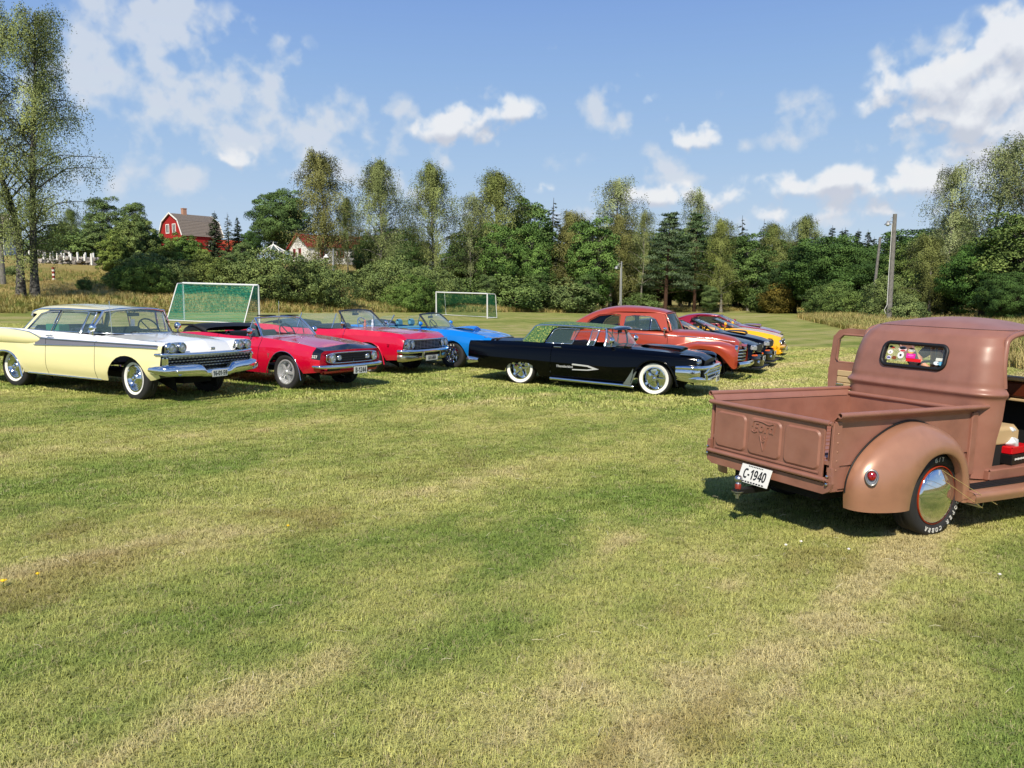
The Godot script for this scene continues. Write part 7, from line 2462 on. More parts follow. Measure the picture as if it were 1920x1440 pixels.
		for i in crown.size():
			var c := Vector2(crown[i][0], crown[i][1])
			var l := Vector2(lip[i][0], lip[i][1])
			var out := 0.895 - 0.015 * smooth(7.0, 11.0, i) - 0.012 * smooth(4.0, 0.0, i)
			var m0 := c.lerp(l, 0.0)
			var line := []
			for f in [[0.02, 0.62], [0.0, 0.68], [0.04, 0.745], [0.18, 0.81], [0.45, out - 0.02], [0.75, out + 0.008], [1.0, out], [1.0, out - 0.03], [0.96, out - 0.08]]:
				var p := m0.lerp(l, f[0])
				var zz: float = minf(f[1], out + 0.02)
				if i == 0: p.y = 0.265
				line.append(Vector3(p.x, p.y, s * zz))
			rows.append(line)
		b.surf(rows, 4, 3)
		part(car, "rear_fender", b, tan)
		bar_row(car, "fender_welt", MB.spline([Vector3(-0.94, 0.39, s * 0.634), Vector3(-0.925, 0.525, s * 0.638), Vector3(-0.835, 0.667, s * 0.642), Vector3(-0.645, 0.803, s * 0.642), Vector3(-0.4, 0.898, s * 0.642), Vector3(-0.14, 0.918, s * 0.642), Vector3(0.12, 0.838, s * 0.642), Vector3(0.28, 0.698, s * 0.642), Vector3(0.37, 0.53, s * 0.642)], 3), 0.008, M.black)
		b = MB.new()   # teardrop tail lamp
		var at := Vector3(-0.868, 0.545, s * 0.806)
		var ax := Vector3(-0.7, 0.2, s * 0.69).normalized()
		var ri := Vector3.UP.cross(ax).normalized()
		var upv := ax.cross(ri)
		var tear := []
		var lens := []
		for k in 24:
			var t := TAU * k / 24.0
			var rad := 0.05 * (1.0 + 0.28 * pow(maxf(0.0, -sin(t)), 3.0))
			tear.append(at + (ri * cos(t) * 0.85 + upv * sin(t)) * rad)
			lens.append(at + (ri * cos(t) * 0.85 + upv * sin(t)) * 0.038 + upv * 0.005)
		b.tube(tear, 0.009, 6, false, true)
		b.poly3(tear)
		var lamp := part(car, "tail_lamp", b, mt(Color(0.6, 0.6, 0.6), 0.3, 0.8))
		b = MB.new()
		b.surf([lens, lens.map(func(v): return at + (v - at) * 0.75 + ax * 0.022), lens.map(func(v): return at + (v - at) * 0.1 + ax * 0.03)], 3, 2, false, true)
		part(lamp, "lens", b, M.red_lens)
		b = MB.new()   # dark inner fender
		for k in 12:
			var t0 := PI * k / 12.0
			var t1 := PI * (k + 1) / 12.0
			b.flat(Vector3(-0.1 + 0.44 * cos(t0), 0.25 + 0.46 * sin(t0), s * 0.84), Vector3(-0.1 + 0.44 * cos(t1), 0.25 + 0.46 * sin(t1), s * 0.84), Vector3(-0.1 + 0.44 * cos(t1), 0.25 + 0.46 * sin(t1), s * 0.645), Vector3(-0.1 + 0.44 * cos(t0), 0.25 + 0.46 * sin(t0), s * 0.645))
		b.box(Vector3(-0.1, 0.42, s * 0.5), Vector3(1.0, 0.36, 0.02))
		part(car, "wheel_well", b, M.well)
		# running board with rubber strips
		b = MB.new()
		b.surf([[Vector3(0.26, 0.35, s * 0.6), Vector3(0.26, 0.355, s * 0.8), Vector3(0.26, 0.35, s * 0.92), Vector3(0.26, 0.32, s * 0.965), Vector3(0.26, 0.26, s * 0.95)], [Vector3(1.0, 0.345, s * 0.6), Vector3(1.0, 0.35, s * 0.8), Vector3(1.0, 0.345, s * 0.93), Vector3(1.0, 0.315, s * 0.975), Vector3(1.0, 0.255, s * 0.96)], [Vector3(2.5, 0.345, s * 0.6), Vector3(2.5, 0.35, s * 0.8), Vector3(2.5, 0.345, s * 0.93), Vector3(2.5, 0.315, s * 0.975), Vector3(2.5, 0.255, s * 0.96)]], 4, 4)
		b.poly3([Vector3(0.262, 0.35, s * 0.6), Vector3(0.262, 0.355, s * 0.8), Vector3(0.262, 0.35, s * 0.92), Vector3(0.262, 0.32, s * 0.965), Vector3(0.262, 0.26, s * 0.95), Vector3(0.262, 0.26, s * 0.6)])
		var rb := part(car, "running_board", b, tan)
		for k in 4:
			bar_row(rb, "rubber_strip", [Vector3(0.3, 0.357, s * (0.76 + 0.037 * k)), Vector3(2.4, 0.352, s * (0.76 + 0.037 * k))], 0.0095, M.black, 6)
		b = MB.new()
		b.box(Vector3(1.5, 0.40, s * 0.68), Vector3(1.35, 0.1, 0.12), Basis.IDENTITY, 0.015)
		part(car, "door_sill", b, br)
		b = MB.new()
		b.lathe(Vector3(0.42, 0.235, s * 0.9), Basis(Vector3.UP, Vector3.RIGHT, Vector3.BACK * s), [[0.034, -0.35], [0.034, 0.02], [0.028, 0.02], [0.028, -0.2], [0.0, -0.2]], 14)
		part(car, "exhaust_tip", b, M.alu)
		for q in [[Vector3(0.62, 0.215, 0.94), Vector3(0.16, 0.4, 0.975), Vector3(-0.3, 0.595, 1.0)], [Vector3(0.42, 0.205, 0.935), Vector3(0.07, 0.36, 0.97), Vector3(-0.28, 0.518, 1.0)]]:
			bar_row(car, "curb_feeler", [q[0] * Vector3(1, 1, s), q[1] * Vector3(1, 1, s), q[2] * Vector3(1, 1, s)], 0.0024, mt(Color(0.9, 0.8, 0.55), 0.35, 0.4), 5)
	# plate and hitch
	var pb := Basis(Vector3(0, 0, 1), Vector3(0.34, 0.94, 0), Vector3(-0.94, 0.34, 0))
	var pl := plate_on(car, Vector3(-1.21, 0.40, -0.03), pb, 0.325, 0.155, "C-1940", 0.118, 0.66)
	b = MB.new()
	for k in 9:
		b.box(Vector3(-1.21, 0.40, -0.03) + pb * Vector3(-0.08 + 0.018 * k, 0.066, 0.004), Vector3(0.011, 0.009, 0.002), pb)
		b.box(Vector3(-1.21, 0.40, -0.03) + pb * Vector3(-0.13 + 0.03 * k, -0.066, 0.004), Vector3(0.02, 0.011, 0.002), pb)
	part(pl, "small_print", b, M.ink, "stuff")
	b = MB.new()
	b.lathe(Vector3(-1.36, 0.30, -0.06), Basis(Vector3.RIGHT, Vector3.FORWARD, Vector3.UP), [[0.0, -0.085], [0.016, -0.085], [0.016, -0.06], [0.03, -0.055], [0.03, -0.035], [0.05, -0.03], [0.05, -0.022], [0.02, -0.02], [0.022, 0.035], [0.015, 0.05], [0.028, 0.06], [0.033, 0.078], [0.028, 0.096], [0.015, 0.108], [0.0, 0.11]], 16, 0, TAU, 0.4)
	var hitch := part(car, "tow_ball", b, M.alu)
	b = MB.new()
	b.lathe(Vector3(-1.36, 0.30, -0.06), Basis(Vector3.RIGHT, Vector3.FORWARD, Vector3.UP), [[0.023, -0.015], [0.027, 0.03], [0.018, 0.042]], 12)
	part(hitch, "painted_neck", b, mt(Color(0.5, 0.16, 0.09), 0.5))
	b = MB.new()
	b.box(Vector3(-1.2, 0.275, -0.06), Vector3(0.38, 0.05, 0.06), Basis.IDENTITY, 0.01)
	part(hitch, "tow_bar", b, M.black)
	# inside the cab
	b = MB.new()
	b.box(Vector3(1.58, 0.4, 0), Vector3(1.2, 0.04, 1.36))
	part(car, "cab_floor", b, mt(Color(0.1, 0.09, 0.085), 0.9))
	var beige := mt(Color(0.72, 0.62, 0.46), 0.6)
	bench(car, 1.02, 0.70, 1.24, beige, 0.46)
	b = MB.new()
	b.box(Vector3(1.2, 0.55, 0), Vector3(0.5, 0.26, 1.2))
	part(car, "seat_base", b, M.well)
	b = MB.new()
	b.box(Vector3(2.04, 1.07, 0), Vector3(0.16, 0.16, 1.3), Basis.IDENTITY, 0.03)
	var da := part(car, "dashboard", b, mt(Color(0.33, 0.14, 0.07), 0.3, 0.0, 0.6))
	b = MB.new()
	b.box(Vector3(2.04, 1.175, 0), Vector3(0.2, 0.04, 1.34), Basis.IDENTITY, 0.015)
	part(da, "padded_top", b, beige)
	b = MB.new()
	b.box(Vector3(2.04, 0.97, 0), Vector3(0.14, 0.03, 1.3), Basis.IDENTITY, 0.01)
	part(da, "lower_lip", b, beige)
	steering(car, 1.62, 1.12, -0.36, 0.2, M.black)
	b = MB.new()
	b.box(Vector3(2.2, 0.72, 0), Vector3(0.04, 0.7, 1.36))
	part(car, "firewall", b, M.well)
	screen(car, [2.16, 1.14, 0.68, 2.3, 2.04, 1.56, 0.57, 2.16, 1.64, 0.03], "front", br, M.glass)
	# front: cowl, hood, fenders, lamps - just past the edge of the picture
	b = MB.new()
	rows = []
	for f in [[2.14, 1.13, 0.72, 0.4], [2.35, 1.12, 0.66, 0.42], [2.8, 1.09, 0.52, 0.45], [3.25, 1.03, 0.36, 0.48], [3.5, 0.9, 0.24, 0.5], [3.55, 0.7, 0.2, 0.5]]:
		rows.append([Vector3(f[0], f[3], -f[2]), Vector3(f[0], lerpf(f[3], f[1], 0.6), -f[2] * 1.02), Vector3(f[0], f[1] - 0.06, -f[2] * 0.75), Vector3(f[0], f[1], 0), Vector3(f[0], f[1] - 0.06, f[2] * 0.75), Vector3(f[0], lerpf(f[3], f[1], 0.6), f[2] * 1.02), Vector3(f[0], f[3], f[2])])
	b.surf(rows, 5, 4)
	part(car, "hood", b, br)
	for s in [1.0, -1.0]:
		b = MB.new()
		rows = []
		for f in [[2.3, 0.36, 0.93, 0.26], [2.5, 0.6, 0.95, 0.3], [2.75, 0.8, 0.95, 0.6], [3.0, 0.86, 0.94, 0.68], [3.3, 0.82, 0.9, 0.52], [3.55, 0.68, 0.82, 0.35]]:
			rows.append([Vector3(f[0], f[1] - 0.05, s * 0.45), Vector3(f[0], f[1], s * 0.65), Vector3(f[0], f[1] - 0.06, s * (f[2] - 0.06)), Vector3(f[0], lerpf(f[1], f[3], 0.5), s * f[2]), Vector3(f[0], f[3], s * f[2])])
		b.surf(rows, 4, 4)
		part(car, "front_fender", b, tan)
		headlamp(car, Vector3(3.5, 0.72, s * 0.62), 0.09)
	bumper(car, "front_bumper", [Vector3(3.75, 0.42, 0), Vector3(3.72, 0.42, 0.5), Vector3(3.6, 0.42, 0.88)], [0.12, 0.12, 0.1], 0.05, M.chrome)
	b = MB.new()
	b.box(Vector3(1.2, 0.33, 0), Vector3(4.4, 0.08, 0.9))
	part(car, "underbody", b, M.well)
	# doors, hinged at the front, wide open
	for s in [1.0, -1.0]:
		var hinge := Vector3(2.12, 0, s * 0.735)
		var a := deg_to_rad(82.0)
		var fx := Vector3(-cos(a), 0, s * sin(a))      # from the hinge to the door's free edge
		var fn := Vector3(-sin(a), 0, -s * cos(a))     # inner face
		var db := Basis(fx, Vector3.UP, fn)
		b = MB.new()
		var o_r := []
		var i_r := []
		for q in [[0.0, 0.42], [1.1, 0.42], [1.14, 0.5], [1.16, 1.08], [1.13, 1.46], [1.06, 1.54], [0.95, 1.565], [0.42, 1.555], [0.22, 1.48], [0.05, 1.12]]: o_r.append(V(q[0], q[1]))
		var win := [V(0.17, 1.16), V(1.03, 1.16), V(1.07, 1.2), V(1.06, 1.42), V(1.0, 1.49), V(0.46, 1.485), V(0.32, 1.42)]
		var frame := [V(0.05, 1.12), V(1.16, 1.08), V(1.13, 1.46), V(1.06, 1.54), V(0.95, 1.565), V(0.42, 1.555), V(0.22, 1.48)]
		b.prism([V(0.0, 0.42), V(1.1, 0.42), V(1.14, 0.5), V(1.16, 1.08), V(1.07, 1.155), V(1.03, 1.155), V(0.17, 1.155), V(0.05, 1.12)], hinge, db, 0.06)
		b.prism([V(1.07, 1.155), V(1.16, 1.08), V(1.13, 1.46), V(1.06, 1.54), V(0.95, 1.565), V(0.42, 1.555), V(0.22, 1.48), V(0.05, 1.12), V(0.17, 1.155), V(0.33, 1.42), V(0.46, 1.485), V(1.0, 1.49), V(1.06, 1.43), V(1.075, 1.2)], hinge, db, 0.05)
		for q in win: i_r.append(hinge + db * Vector3(q.x, q.y, 0.05))
		b.tube(i_r, 0.014, 6, false, true)
		var door := part(car, "door", b, br)
		b = MB.new()
		for k in 7: b.box(hinge + db * Vector3(0.56, 0.58 + 0.075 * k, 0.066), Vector3(0.95, 0.07, 0.02), db, 0.01)
		part(door, "door_panel", b, beige)
		b = MB.new()
		b.box(hinge + db * Vector3(0.98, 0.9, 0.09), Vector3(0.1, 0.02, 0.02), db, 0.006)
		part(door, "handle", b, M.chrome)
	wheels(car, [-0.02], 0.71, "moon", 0.345, 0.2, 0.238)
	wheels(car, [2.85], 0.755, "moon", 0.35, 0.2, 0.222)
	b = MB.new()
	ring_text(b, "COOPER COBRA", Vector3(-0.02, 0.328, 0.815), 0.293, -0.12, -1.98, 0.052)
	ring_text(b, "G/T", Vector3(-0.02, 0.328, 0.815), 0.293, 1.8, 1.5, 0.048)
	part(car, "tyre_lettering", b, mt(Color(0.78, 0.78, 0.76), 0.7))

func cab_cargo() -> void:
	var base := on_ground(3.062, -7.055, -29.5).translated(Vector3(0, 0.022, 0))
	var t := base * Transform3D(Basis(Vector3.UP, 0.1), Vector3(1.42, 0.455, 0.56))
	var o := thing("drink_box", "red and black cardboard box on the sill inside the pickup's open cab", "box", t)
	var b := MB.new()
	b.box(Vector3(0, 0.045, 0), Vector3(0.4, 0.09, 0.24), Basis.IDENTITY, 0.004)
	var body := part(o, "carton", b, mt(Color(0.05, 0.05, 0.055), 0.45))
	b = MB.new()
	for k in 15: b.box(Vector3(-0.14 + 0.02 * k, 0.05, 0.1215), Vector3(0.014, 0.014 if k % 3 else 0.02, 0.002))
	part(body, "print", b, M.white, "stuff")
	b = MB.new()
	b.box(Vector3(0, 0.125, 0), Vector3(0.38, 0.07, 0.22), Basis.IDENTITY, 0.01)
	part(o, "red_top", b, mt(Color(0.75, 0.03, 0.08), 0.4))
	t = base * Transform3D(Basis.IDENTITY, Vector3(1.36, 0.615, 0.58))
	b = MB.new()
	var rng := RandomNumberGenerator.new()
	rng.seed = 9
	var rows := []
	for i in 7:
		var line := []
		for k in 9:
			var a := TAU * k / 9.0
			var r := [0.07, 0.085, 0.075, 0.04, 0.03, 0.05, 0.02][i] * rng.randf_range(0.7, 1.3) as float
			line.append(t * Vector3(r * cos(a), i * 0.028, r * sin(a)))
		rows.append(line)
	b.surf(rows, 2, 2, false, true)
	solo("plastic_bag", b, mt(Color(0.8, 0.82, 0.84), 0.2), "crumpled clear plastic bag lying on the red and black box in the pickup", "bag")

# ---------------------------------------------------------------- goals, poles, houses, wall
func goal(label: String, a: Vector3, bb: Vector3, depth: Vector3, h: float, net_col: Color, top_depth: float) -> void:
	var o := thing("football_goal", label, "goal", Transform3D(Basis.IDENTITY, (a + bb) * 0.5))
	var c := (a + bb) * 0.5
	var pa := a - c
	var pb := bb - c
	var up := Vector3(0, h, 0)
	var td := depth * top_depth
	var m := mt(Color(0.82, 0.83, 0.83), 0.4)
	for p in [pa, pb]: bar_row(o, "post", [p, p + up], 0.055, m, 10)
	bar_row(o, "crossbar", [pa + up, pb + up], 0.055, m, 10)
	for p in [pa, pb]:
		bar_row(o, "stay", [p + up, p + td + up * 0.985, p + td * 1.15 + up * 0.93, p + depth], 0.028, m, 7)
		bar_row(o, "ground_bar", [p + Vector3(0, 0.04, 0), p + depth + Vector3(0, 0.04, 0)], 0.028, m, 7)
	bar_row(o, "ground_bar", [pa + depth + Vector3(0, 0.04, 0), pb + depth + Vector3(0, 0.04, 0)], 0.028, m, 7)
	# net of knotted cord, sagging a little
	var b := MB.new()
	var w := 0.0072
	var sag := func(u: float, v: float) -> Vector3:   # back sheet from the crossbar's rear edge to the ground, u across, v down
		var top := (pa + td + up * 0.97).lerp(pb + td + up * 0.97, u)
		var low := (pa + depth).lerp(pb + depth, u)
		return top.lerp(low, v) - depth.normalized() * 0.22 * sin(v * PI) * sin(u * PI) + Vector3(0, -0.1 * sin(u * PI) * (1.0 - v), 0)
	var across := (pb - pa).normalized()
	for i in 58:
		var u := (i + 0.5) / 58.0
		for k in 6:
			var p0: Vector3 = sag.call(u, k / 6.0)
			var p1: Vector3 = sag.call(u, (k + 1) / 6.0)
			b.flat(p0 - across * w, p0 + across * w, p1 + across * w, p1 - across * w)
		var q0 := pa.lerp(pb, u) + up
		b.flat(q0 - across * w, q0 + across * w, sag.call(u, 0.0) + across * w, sag.call(u, 0.0) - across * w)
	for i in 24:
		var v := (i + 0.5) / 24.0
		for k in 10:
			var p0: Vector3 = sag.call(k / 10.0, v)
			var p1: Vector3 = sag.call((k + 1) / 10.0, v)
			b.flat(p0 - Vector3(0, w, 0), p0 + Vector3(0, w, 0), p1 + Vector3(0, w, 0), p1 - Vector3(0, w, 0))
	for e in [0.0, 1.0]:
		var p := pa.lerp(pb, e)
		for i in 22:
			var v := (i + 0.5) / 22.0
			var f := p + up * (1.0 - v)
			var r: Vector3 = sag.call(e, v)
			b.flat(f - Vector3(0, w, 0), f + Vector3(0, w, 0), r + Vector3(0, w, 0), r - Vector3(0, w, 0))
			var g0 := (p + up).lerp(sag.call(e, 0.0), v)
			var g1 := p.lerp(sag.call(e, 1.0), v)
			b.flat(g0 - depth.normalized() * w, g0 + depth.normalized() * w, g1 + depth.normalized() * w, g1 - depth.normalized() * w)
	part(o, "net", b, mt(net_col, 0.8), "stuff")

func pole(called: String, label: String, x: float, z: float, h: float, r: float, lean: Vector3, mat: Material, lamp: int) -> void:
	var o := thing(called, label, "lamp post" if lamp else "pole", Transform3D(Basis.IDENTITY, Vector3(x, ground_y(x, z) - 0.1, z)))
	var b := MB.new()
	b.tube([Vector3.ZERO, Vector3(0, h * 0.5, 0) + lean * 0.5, Vector3(0, h, 0) + lean], [r * 1.2, r, r * 0.85], 12)
	part(o, "pole", b, mat)
	if lamp:
		var t := Vector3(0, h - 0.55, 0) + lean
		b = MB.new()
		b.tube(MB.spline([t + Vector3(0, 0.2, 0), t + Vector3(-0.25, 0.3, 0.1), t + Vector3(-0.5, -0.05, 0.2)], 3), 0.03, 6)
		b.tube([t, t + Vector3(-0.5, -0.05, 0.2)], 0.025, 6)
		part(o, "arm", b, M.galv)
		b = MB.new()
		b.lathe(t + Vector3(-0.62, -0.28, 0.24), Basis(Vector3.RIGHT, Vector3.FORWARD, Vector3.UP), [[0.26, 0.0], [0.24, 0.06], [0.12, 0.16], [0.08, 0.28], [0.0, 0.3]], 14)
		part(o, "lamp_shade", b, M.galv if lamp == 1 else M.white)
		b = MB.new()
		b.lathe(t + Vector3(-0.62, -0.3, 0.24), Basis(Vector3.RIGHT, Vector3.FORWARD, Vector3.UP), [[0.0, -0.1], [0.1, -0.07], [0.15, 0.03]], 12)
		part(o, "lamp_glass", b, mt(Color(0.8, 0.82, 0.82), 0.2))
		b = MB.new()
		b.tube([Vector3(-r * 1.25, h - 0.7, 0.06) + lean, Vector3(-r * 1.4, h * 0.5, 0.05) + lean * 0.5, Vector3(-r * 1.3, 1.6, 0.05), Vector3(-r * 2.6, 1.2, 0.1), Vector3(-r * 1.6, 0.9, 0.05)], 0.022, 5)
		part(o, "cable", b, M.white)

# gabled house; axes: x = ridge, front gable at -x; profile = right half of the gable [z, y] from the eave to the ridge
func house(called: String, label: String, t: Transform3D, length: float, prof: Array, wall: Material, roofm: Material, trim: Material, wins: Array, side_wins: Array, chimney: float, category := "house") -> Node3D:
	var o := thing(called, label, category, t)
	var L := length * 0.5
	var W: float = prof[0][0]
	var E: float = prof[0][1]
	var b := MB.new()
	var full := [V(-W, -3.0)]
	for q in prof: full.append(V(-q[0], q[1]))
	for k in range(prof.size() - 2, -1, -1): full.append(V(prof[k][0], prof[k][1]))
	full.append(V(W, -3.0))
	b.prism(full, Vector3(-L, 0, 0), Basis(Vector3.BACK, Vector3.UP, Vector3.RIGHT), length)
	part(o, "wall", b, wall)
	b = MB.new()
	for s in [1.0, -1.0]:
		for k in prof.size() - 1:
			var a := Vector2(prof[k][0], prof[k][1])
			var c := Vector2(prof[k + 1][0], prof[k + 1][1])
			var d := (c - a).normalized()
			var n2 := Vector2(-d.y, d.x)
			if n2.x < 0.0: n2 = -n2
			if k == 0: a -= d * 0.4
			var rows := int((c - a).length() / 0.32) + 1
			for r in rows:   # courses of tiles, each one lapping the one below
				var p0 := a.lerp(c, float(r) / rows) + n2 * 0.09
				var p1 := a.lerp(c, float(r + 1) / rows) + n2 * 0.05
				b.flat(Vector3(-L - 0.3, p0.y, s * p0.x), Vector3(L + 0.3, p0.y, s * p0.x), Vector3(L + 0.3, p1.y, s * p1.x), Vector3(-L - 0.3, p1.y, s * p1.x))
				var p2 := a.lerp(c, float(r) / rows) + n2 * 0.04
				b.flat(Vector3(-L - 0.3, p0.y, s * p0.x), Vector3(L + 0.3, p0.y, s * p0.x), Vector3(L + 0.3, p2.y, s * p2.x), Vector3(-L - 0.3, p2.y, s * p2.x))
			b.flat(Vector3(-L - 0.3, a.y, s * a.x), Vector3(L + 0.3, a.y, s * a.x), Vector3(L + 0.3, c.y, s * c.x), Vector3(-L - 0.3, c.y, s * c.x))
	var rf := part(o, "roof", b, roofm)
	for e in [-1.0, 1.0]:
		for s in [1.0, -1.0]:
			b = MB.new()
			for k in prof.size() - 1:
				var p0 := Vector3(e * (L + 0.32), prof[k][1] + (0.05 if k else -0.25), s * (prof[k][0] + (0.03 if k else 0.32)))
				var p1 := Vector3(e * (L + 0.32), prof[k + 1][1] + 0.06, s * (prof[k + 1][0] + (0.03 if prof[k + 1][0] > 0 else 0.0)))
				var d := (p1 - p0).normalized()
				b.box((p0 + p1) * 0.5, Vector3(0.05, (p1 - p0).length() + 0.12, 0.24), Basis(Vector3.RIGHT, d, Vector3.RIGHT.cross(d)))
			part(o, "barge_board", b, trim)
	if chimney > -90.0:
		b = MB.new()
		var top: float = prof[-1][1]
		b.box(Vector3(chimney, top + 0.35, 0), Vector3(0.7, 1.3, 0.7))
		b.box(Vector3(chimney, top + 1.02, 0), Vector3(0.8, 0.12, 0.8))
		part(rf, "chimney", b, mt(Color(0.68, 0.52, 0.43), 0.9))
	for w in wins: window(o, Vector3(-L - 0.02, w[1], w[0]), Basis(Vector3.BACK, Vector3.UP, Vector3.LEFT), w[2], w[3], trim)
	for w in side_wins: window(o, Vector3(w[0], w[1], W + 0.02), Basis(Vector3.RIGHT, Vector3.UP, Vector3.BACK), w[2], w[3], trim)
	return o

func window(o: Node3D, at: Vector3, bs: Basis, w: float, h: float, trim: Material) -> void:
	var b := MB.new()
	for s in [-1.0, 1.0]:
		b.box(at + bs * Vector3(s * w * 0.5, 0, 0.03), Vector3(0.13, h + 0.13, 0.08), bs)
		b.box(at + bs * Vector3(0, s * h * 0.5, 0.03), Vector3(w - 0.13, 0.13, 0.078), bs)
	b.box(at + bs * Vector3(0, 0, 0.02), Vector3(0.07, h - 0.13, 0.06), bs)
	var fr := part(o, "window", b, trim)
	for s in [-1.0, 1.0]:
		b = MB.new()
		b.box(at + bs * Vector3(s * w * 0.25, 0, 0.005), Vector3(w * 0.5 - 0.1, h - 0.12, 0.02), bs)
		part(fr, "pane", b, mt(Color(0.12, 0.14, 0.16), 0.08))

func make_places() -> void:
	var g := func(x, z): return Vector3(x, ground_y(x, z), z)
	goal("white football goal with teal net behind the two red convertibles", g.call(-17.2, -42.0), g.call(-12.95, -41.0), Vector3(-0.33, 0.0, 1.4), 1.92, Color(0.06, 0.55, 0.46), 0.3)
	goal("smaller white football goal with dark green net in the middle of the far field", g.call(-6.0, -63.5), g.call(-1.85, -60.0), Vector3(0.7, 0.0, -0.85), 1.84, Color(0.03, 0.36, 0.22), 0.75)
	var wood := bark(Color(0.36, 0.35, 0.33), Color(0.52, 0.51, 0.49), 0.08, 51)
	wood.uv1_scale = Vector3(2.0, 0.12, 2.0)
	pole("lamp_post", "tall grey wooden lamp pole with lamp and white cable, above the pickup's roof", 29.2, -62.0, 8.5, 0.17, Vector3(0.05, 0, 0), wood, 1)
	pole("wooden_pole", "plain leaning wooden pole without lamp, left of the tall lamp pole", 35.9, -80.0, 8.0, 0.14, Vector3(0.5, 0, 0), wood, 0)
	pole("lamp_post", "thin pale lamp post standing before the middle of the forest", 12.5, -92.0, 6.1, 0.1, Vector3(0, 0, 0), M.galv, 1)
	pole("wooden_pole", "grey wooden pole at the far left edge beside the two-trunked birch", -34.8, -55.0, 6.2, 0.15, Vector3(0.0, 0, 0), wood, 0)
	pole("lamp_post", "small white-headed lamp post in front of the white house", -16.6, -75.0, 4.0, 0.07, Vector3(0, 0, 0), M.galv, 2)
	var red := mt(Color(0.60, 0.10, 0.085), 0.85)
	var white := mt(Color(0.9, 0.9, 0.88), 0.7)
	var slate := bark(Color(0.40, 0.37, 0.34), Color(0.54, 0.5, 0.46), 0.06, 52)
	var tile := mt(Color(0.52, 0.16, 0.12), 0.8)
	house("red_house", "red wooden house with white-edged gambrel roof and chimney on the hill", Transform3D(Basis(Vector3.UP, deg_to_rad(53)).scaled(Vector3.ONE * 0.77), Vector3(-44.4, 7.15, -112.0)), 7.6, [[3.5, 3.6], [2.45, 5.9], [0.0, 7.25]], red, slate, white, [[-1.05, 4.6, 0.95, 1.5], [1.05, 4.6, 0.95, 1.5], [-1.6, 1.6, 1.1, 1.4], [1.6, 1.6, 1.1, 1.4]], [[-1.8, 1.8, 1.1, 1.3], [1.8, 1.8, 1.1, 1.3]], -1.2)
	house("shed", "small red shed with orange roof peeping out right of the red house", Transform3D(Basis(Vector3.UP, deg_to_rad(53)), Vector3(-37.4, 5.0, -109.0)), 4.0, [[2.0, 2.6], [0.0, 4.0]], red, mt(Color(0.72, 0.3, 0.16), 0.8), red, [], [], -99.0, "shed")
	house("white_house", "white house with red roof half hidden by the tall birches", Transform3D(Basis(Vector3.UP, deg_to_rad(40)).scaled(Vector3.ONE * 0.88), Vector3(-26.6, 6.3, -118.0)), 11.0, [[3.6, 2.6], [0.0, 4.6]], white, tile, tile, [[-1.6, 1.7, 0.7, 1.1], [0.4, 1.7, 0.7, 1.1]], [[-3.0, 1.5, 1.1, 1.1], [0.0, 1.5, 1.1, 1.1], [3.0, 1.5, 1.1, 1.1]], -99.0)
	house("white_house", "white building behind the birch trunks at the far left edge", Transform3D(Basis(Vector3.UP, deg_to_rad(20)), Vector3(-66.5, 5.6, -98.0)), 10.0, [[3.6, 3.4], [0.0, 6.0]], white, slate, white, [[-1.2, 2.2, 1.0, 1.3], [1.2, 2.2, 1.0, 1.3]], [[-3.0, 2.0, 1.0, 1.3], [0.5, 2.0, 1.0, 1.3], [3.4, 2.0, 1.0, 1.3]], -99.0)
	# garden pavilion with glass roof
	var o := thing("garden_pavilion", "small white garden pavilion with pointed glass roof above the willow bush", "pavilion", Transform3D(Basis.IDENTITY, Vector3(-31.0, 5.3, -105.0)))
	var b := MB.new()
	for k in 8:
		var t := TAU * k / 8.0
		b = MB.new()
		b.tube([Vector3(1.4 * cos(t), 0, 1.4 * sin(t)), Vector3(1.4 * cos(t), 2.1, 1.4 * sin(t))], 0.07, 6)
		part(o, "post", b, white)
		b = MB.new()
		b.tube([Vector3(1.55 * cos(t), 2.1, 1.55 * sin(t)), Vector3(0, 3.0, 0)], 0.06, 6)
		b.tube([Vector3(1.5 * cos(t), 2.1, 1.5 * sin(t)), Vector3(1.5 * cos(t + TAU / 8), 2.1, 1.5 * sin(t + TAU / 8))], 0.06, 6)
		part(o, "rafter", b, white)
		b = MB.new()
		b.poly3([Vector3(1.5 * cos(t), 2.12, 1.5 * sin(t)), Vector3(1.5 * cos(t + TAU / 8), 2.12, 1.5 * sin(t + TAU / 8)), Vector3(0, 3.0, 0)])
		part(o, "roof_pane", b, M.glass)
	b = MB.new()
	b.tube([Vector3(0, 2.95, 0), Vector3(0, 3.4, 0)], [0.08, 0.02], 8)
	part(o, "finial", b, white)
	# tumbled dry-stone wall with white fence posts
	var rng := RandomNumberGenerator.new()
	rng.seed = 61
	o = thing("stone_wall", "tumbled grey dry-stone wall on the dry slope at the left", "stone wall", Transform3D(Basis.IDENTITY, Vector3(-41.3, ground_y(-41.3, -75.0) - 0.35, -75.0)))
	b = MB.new()
	b.colored = true
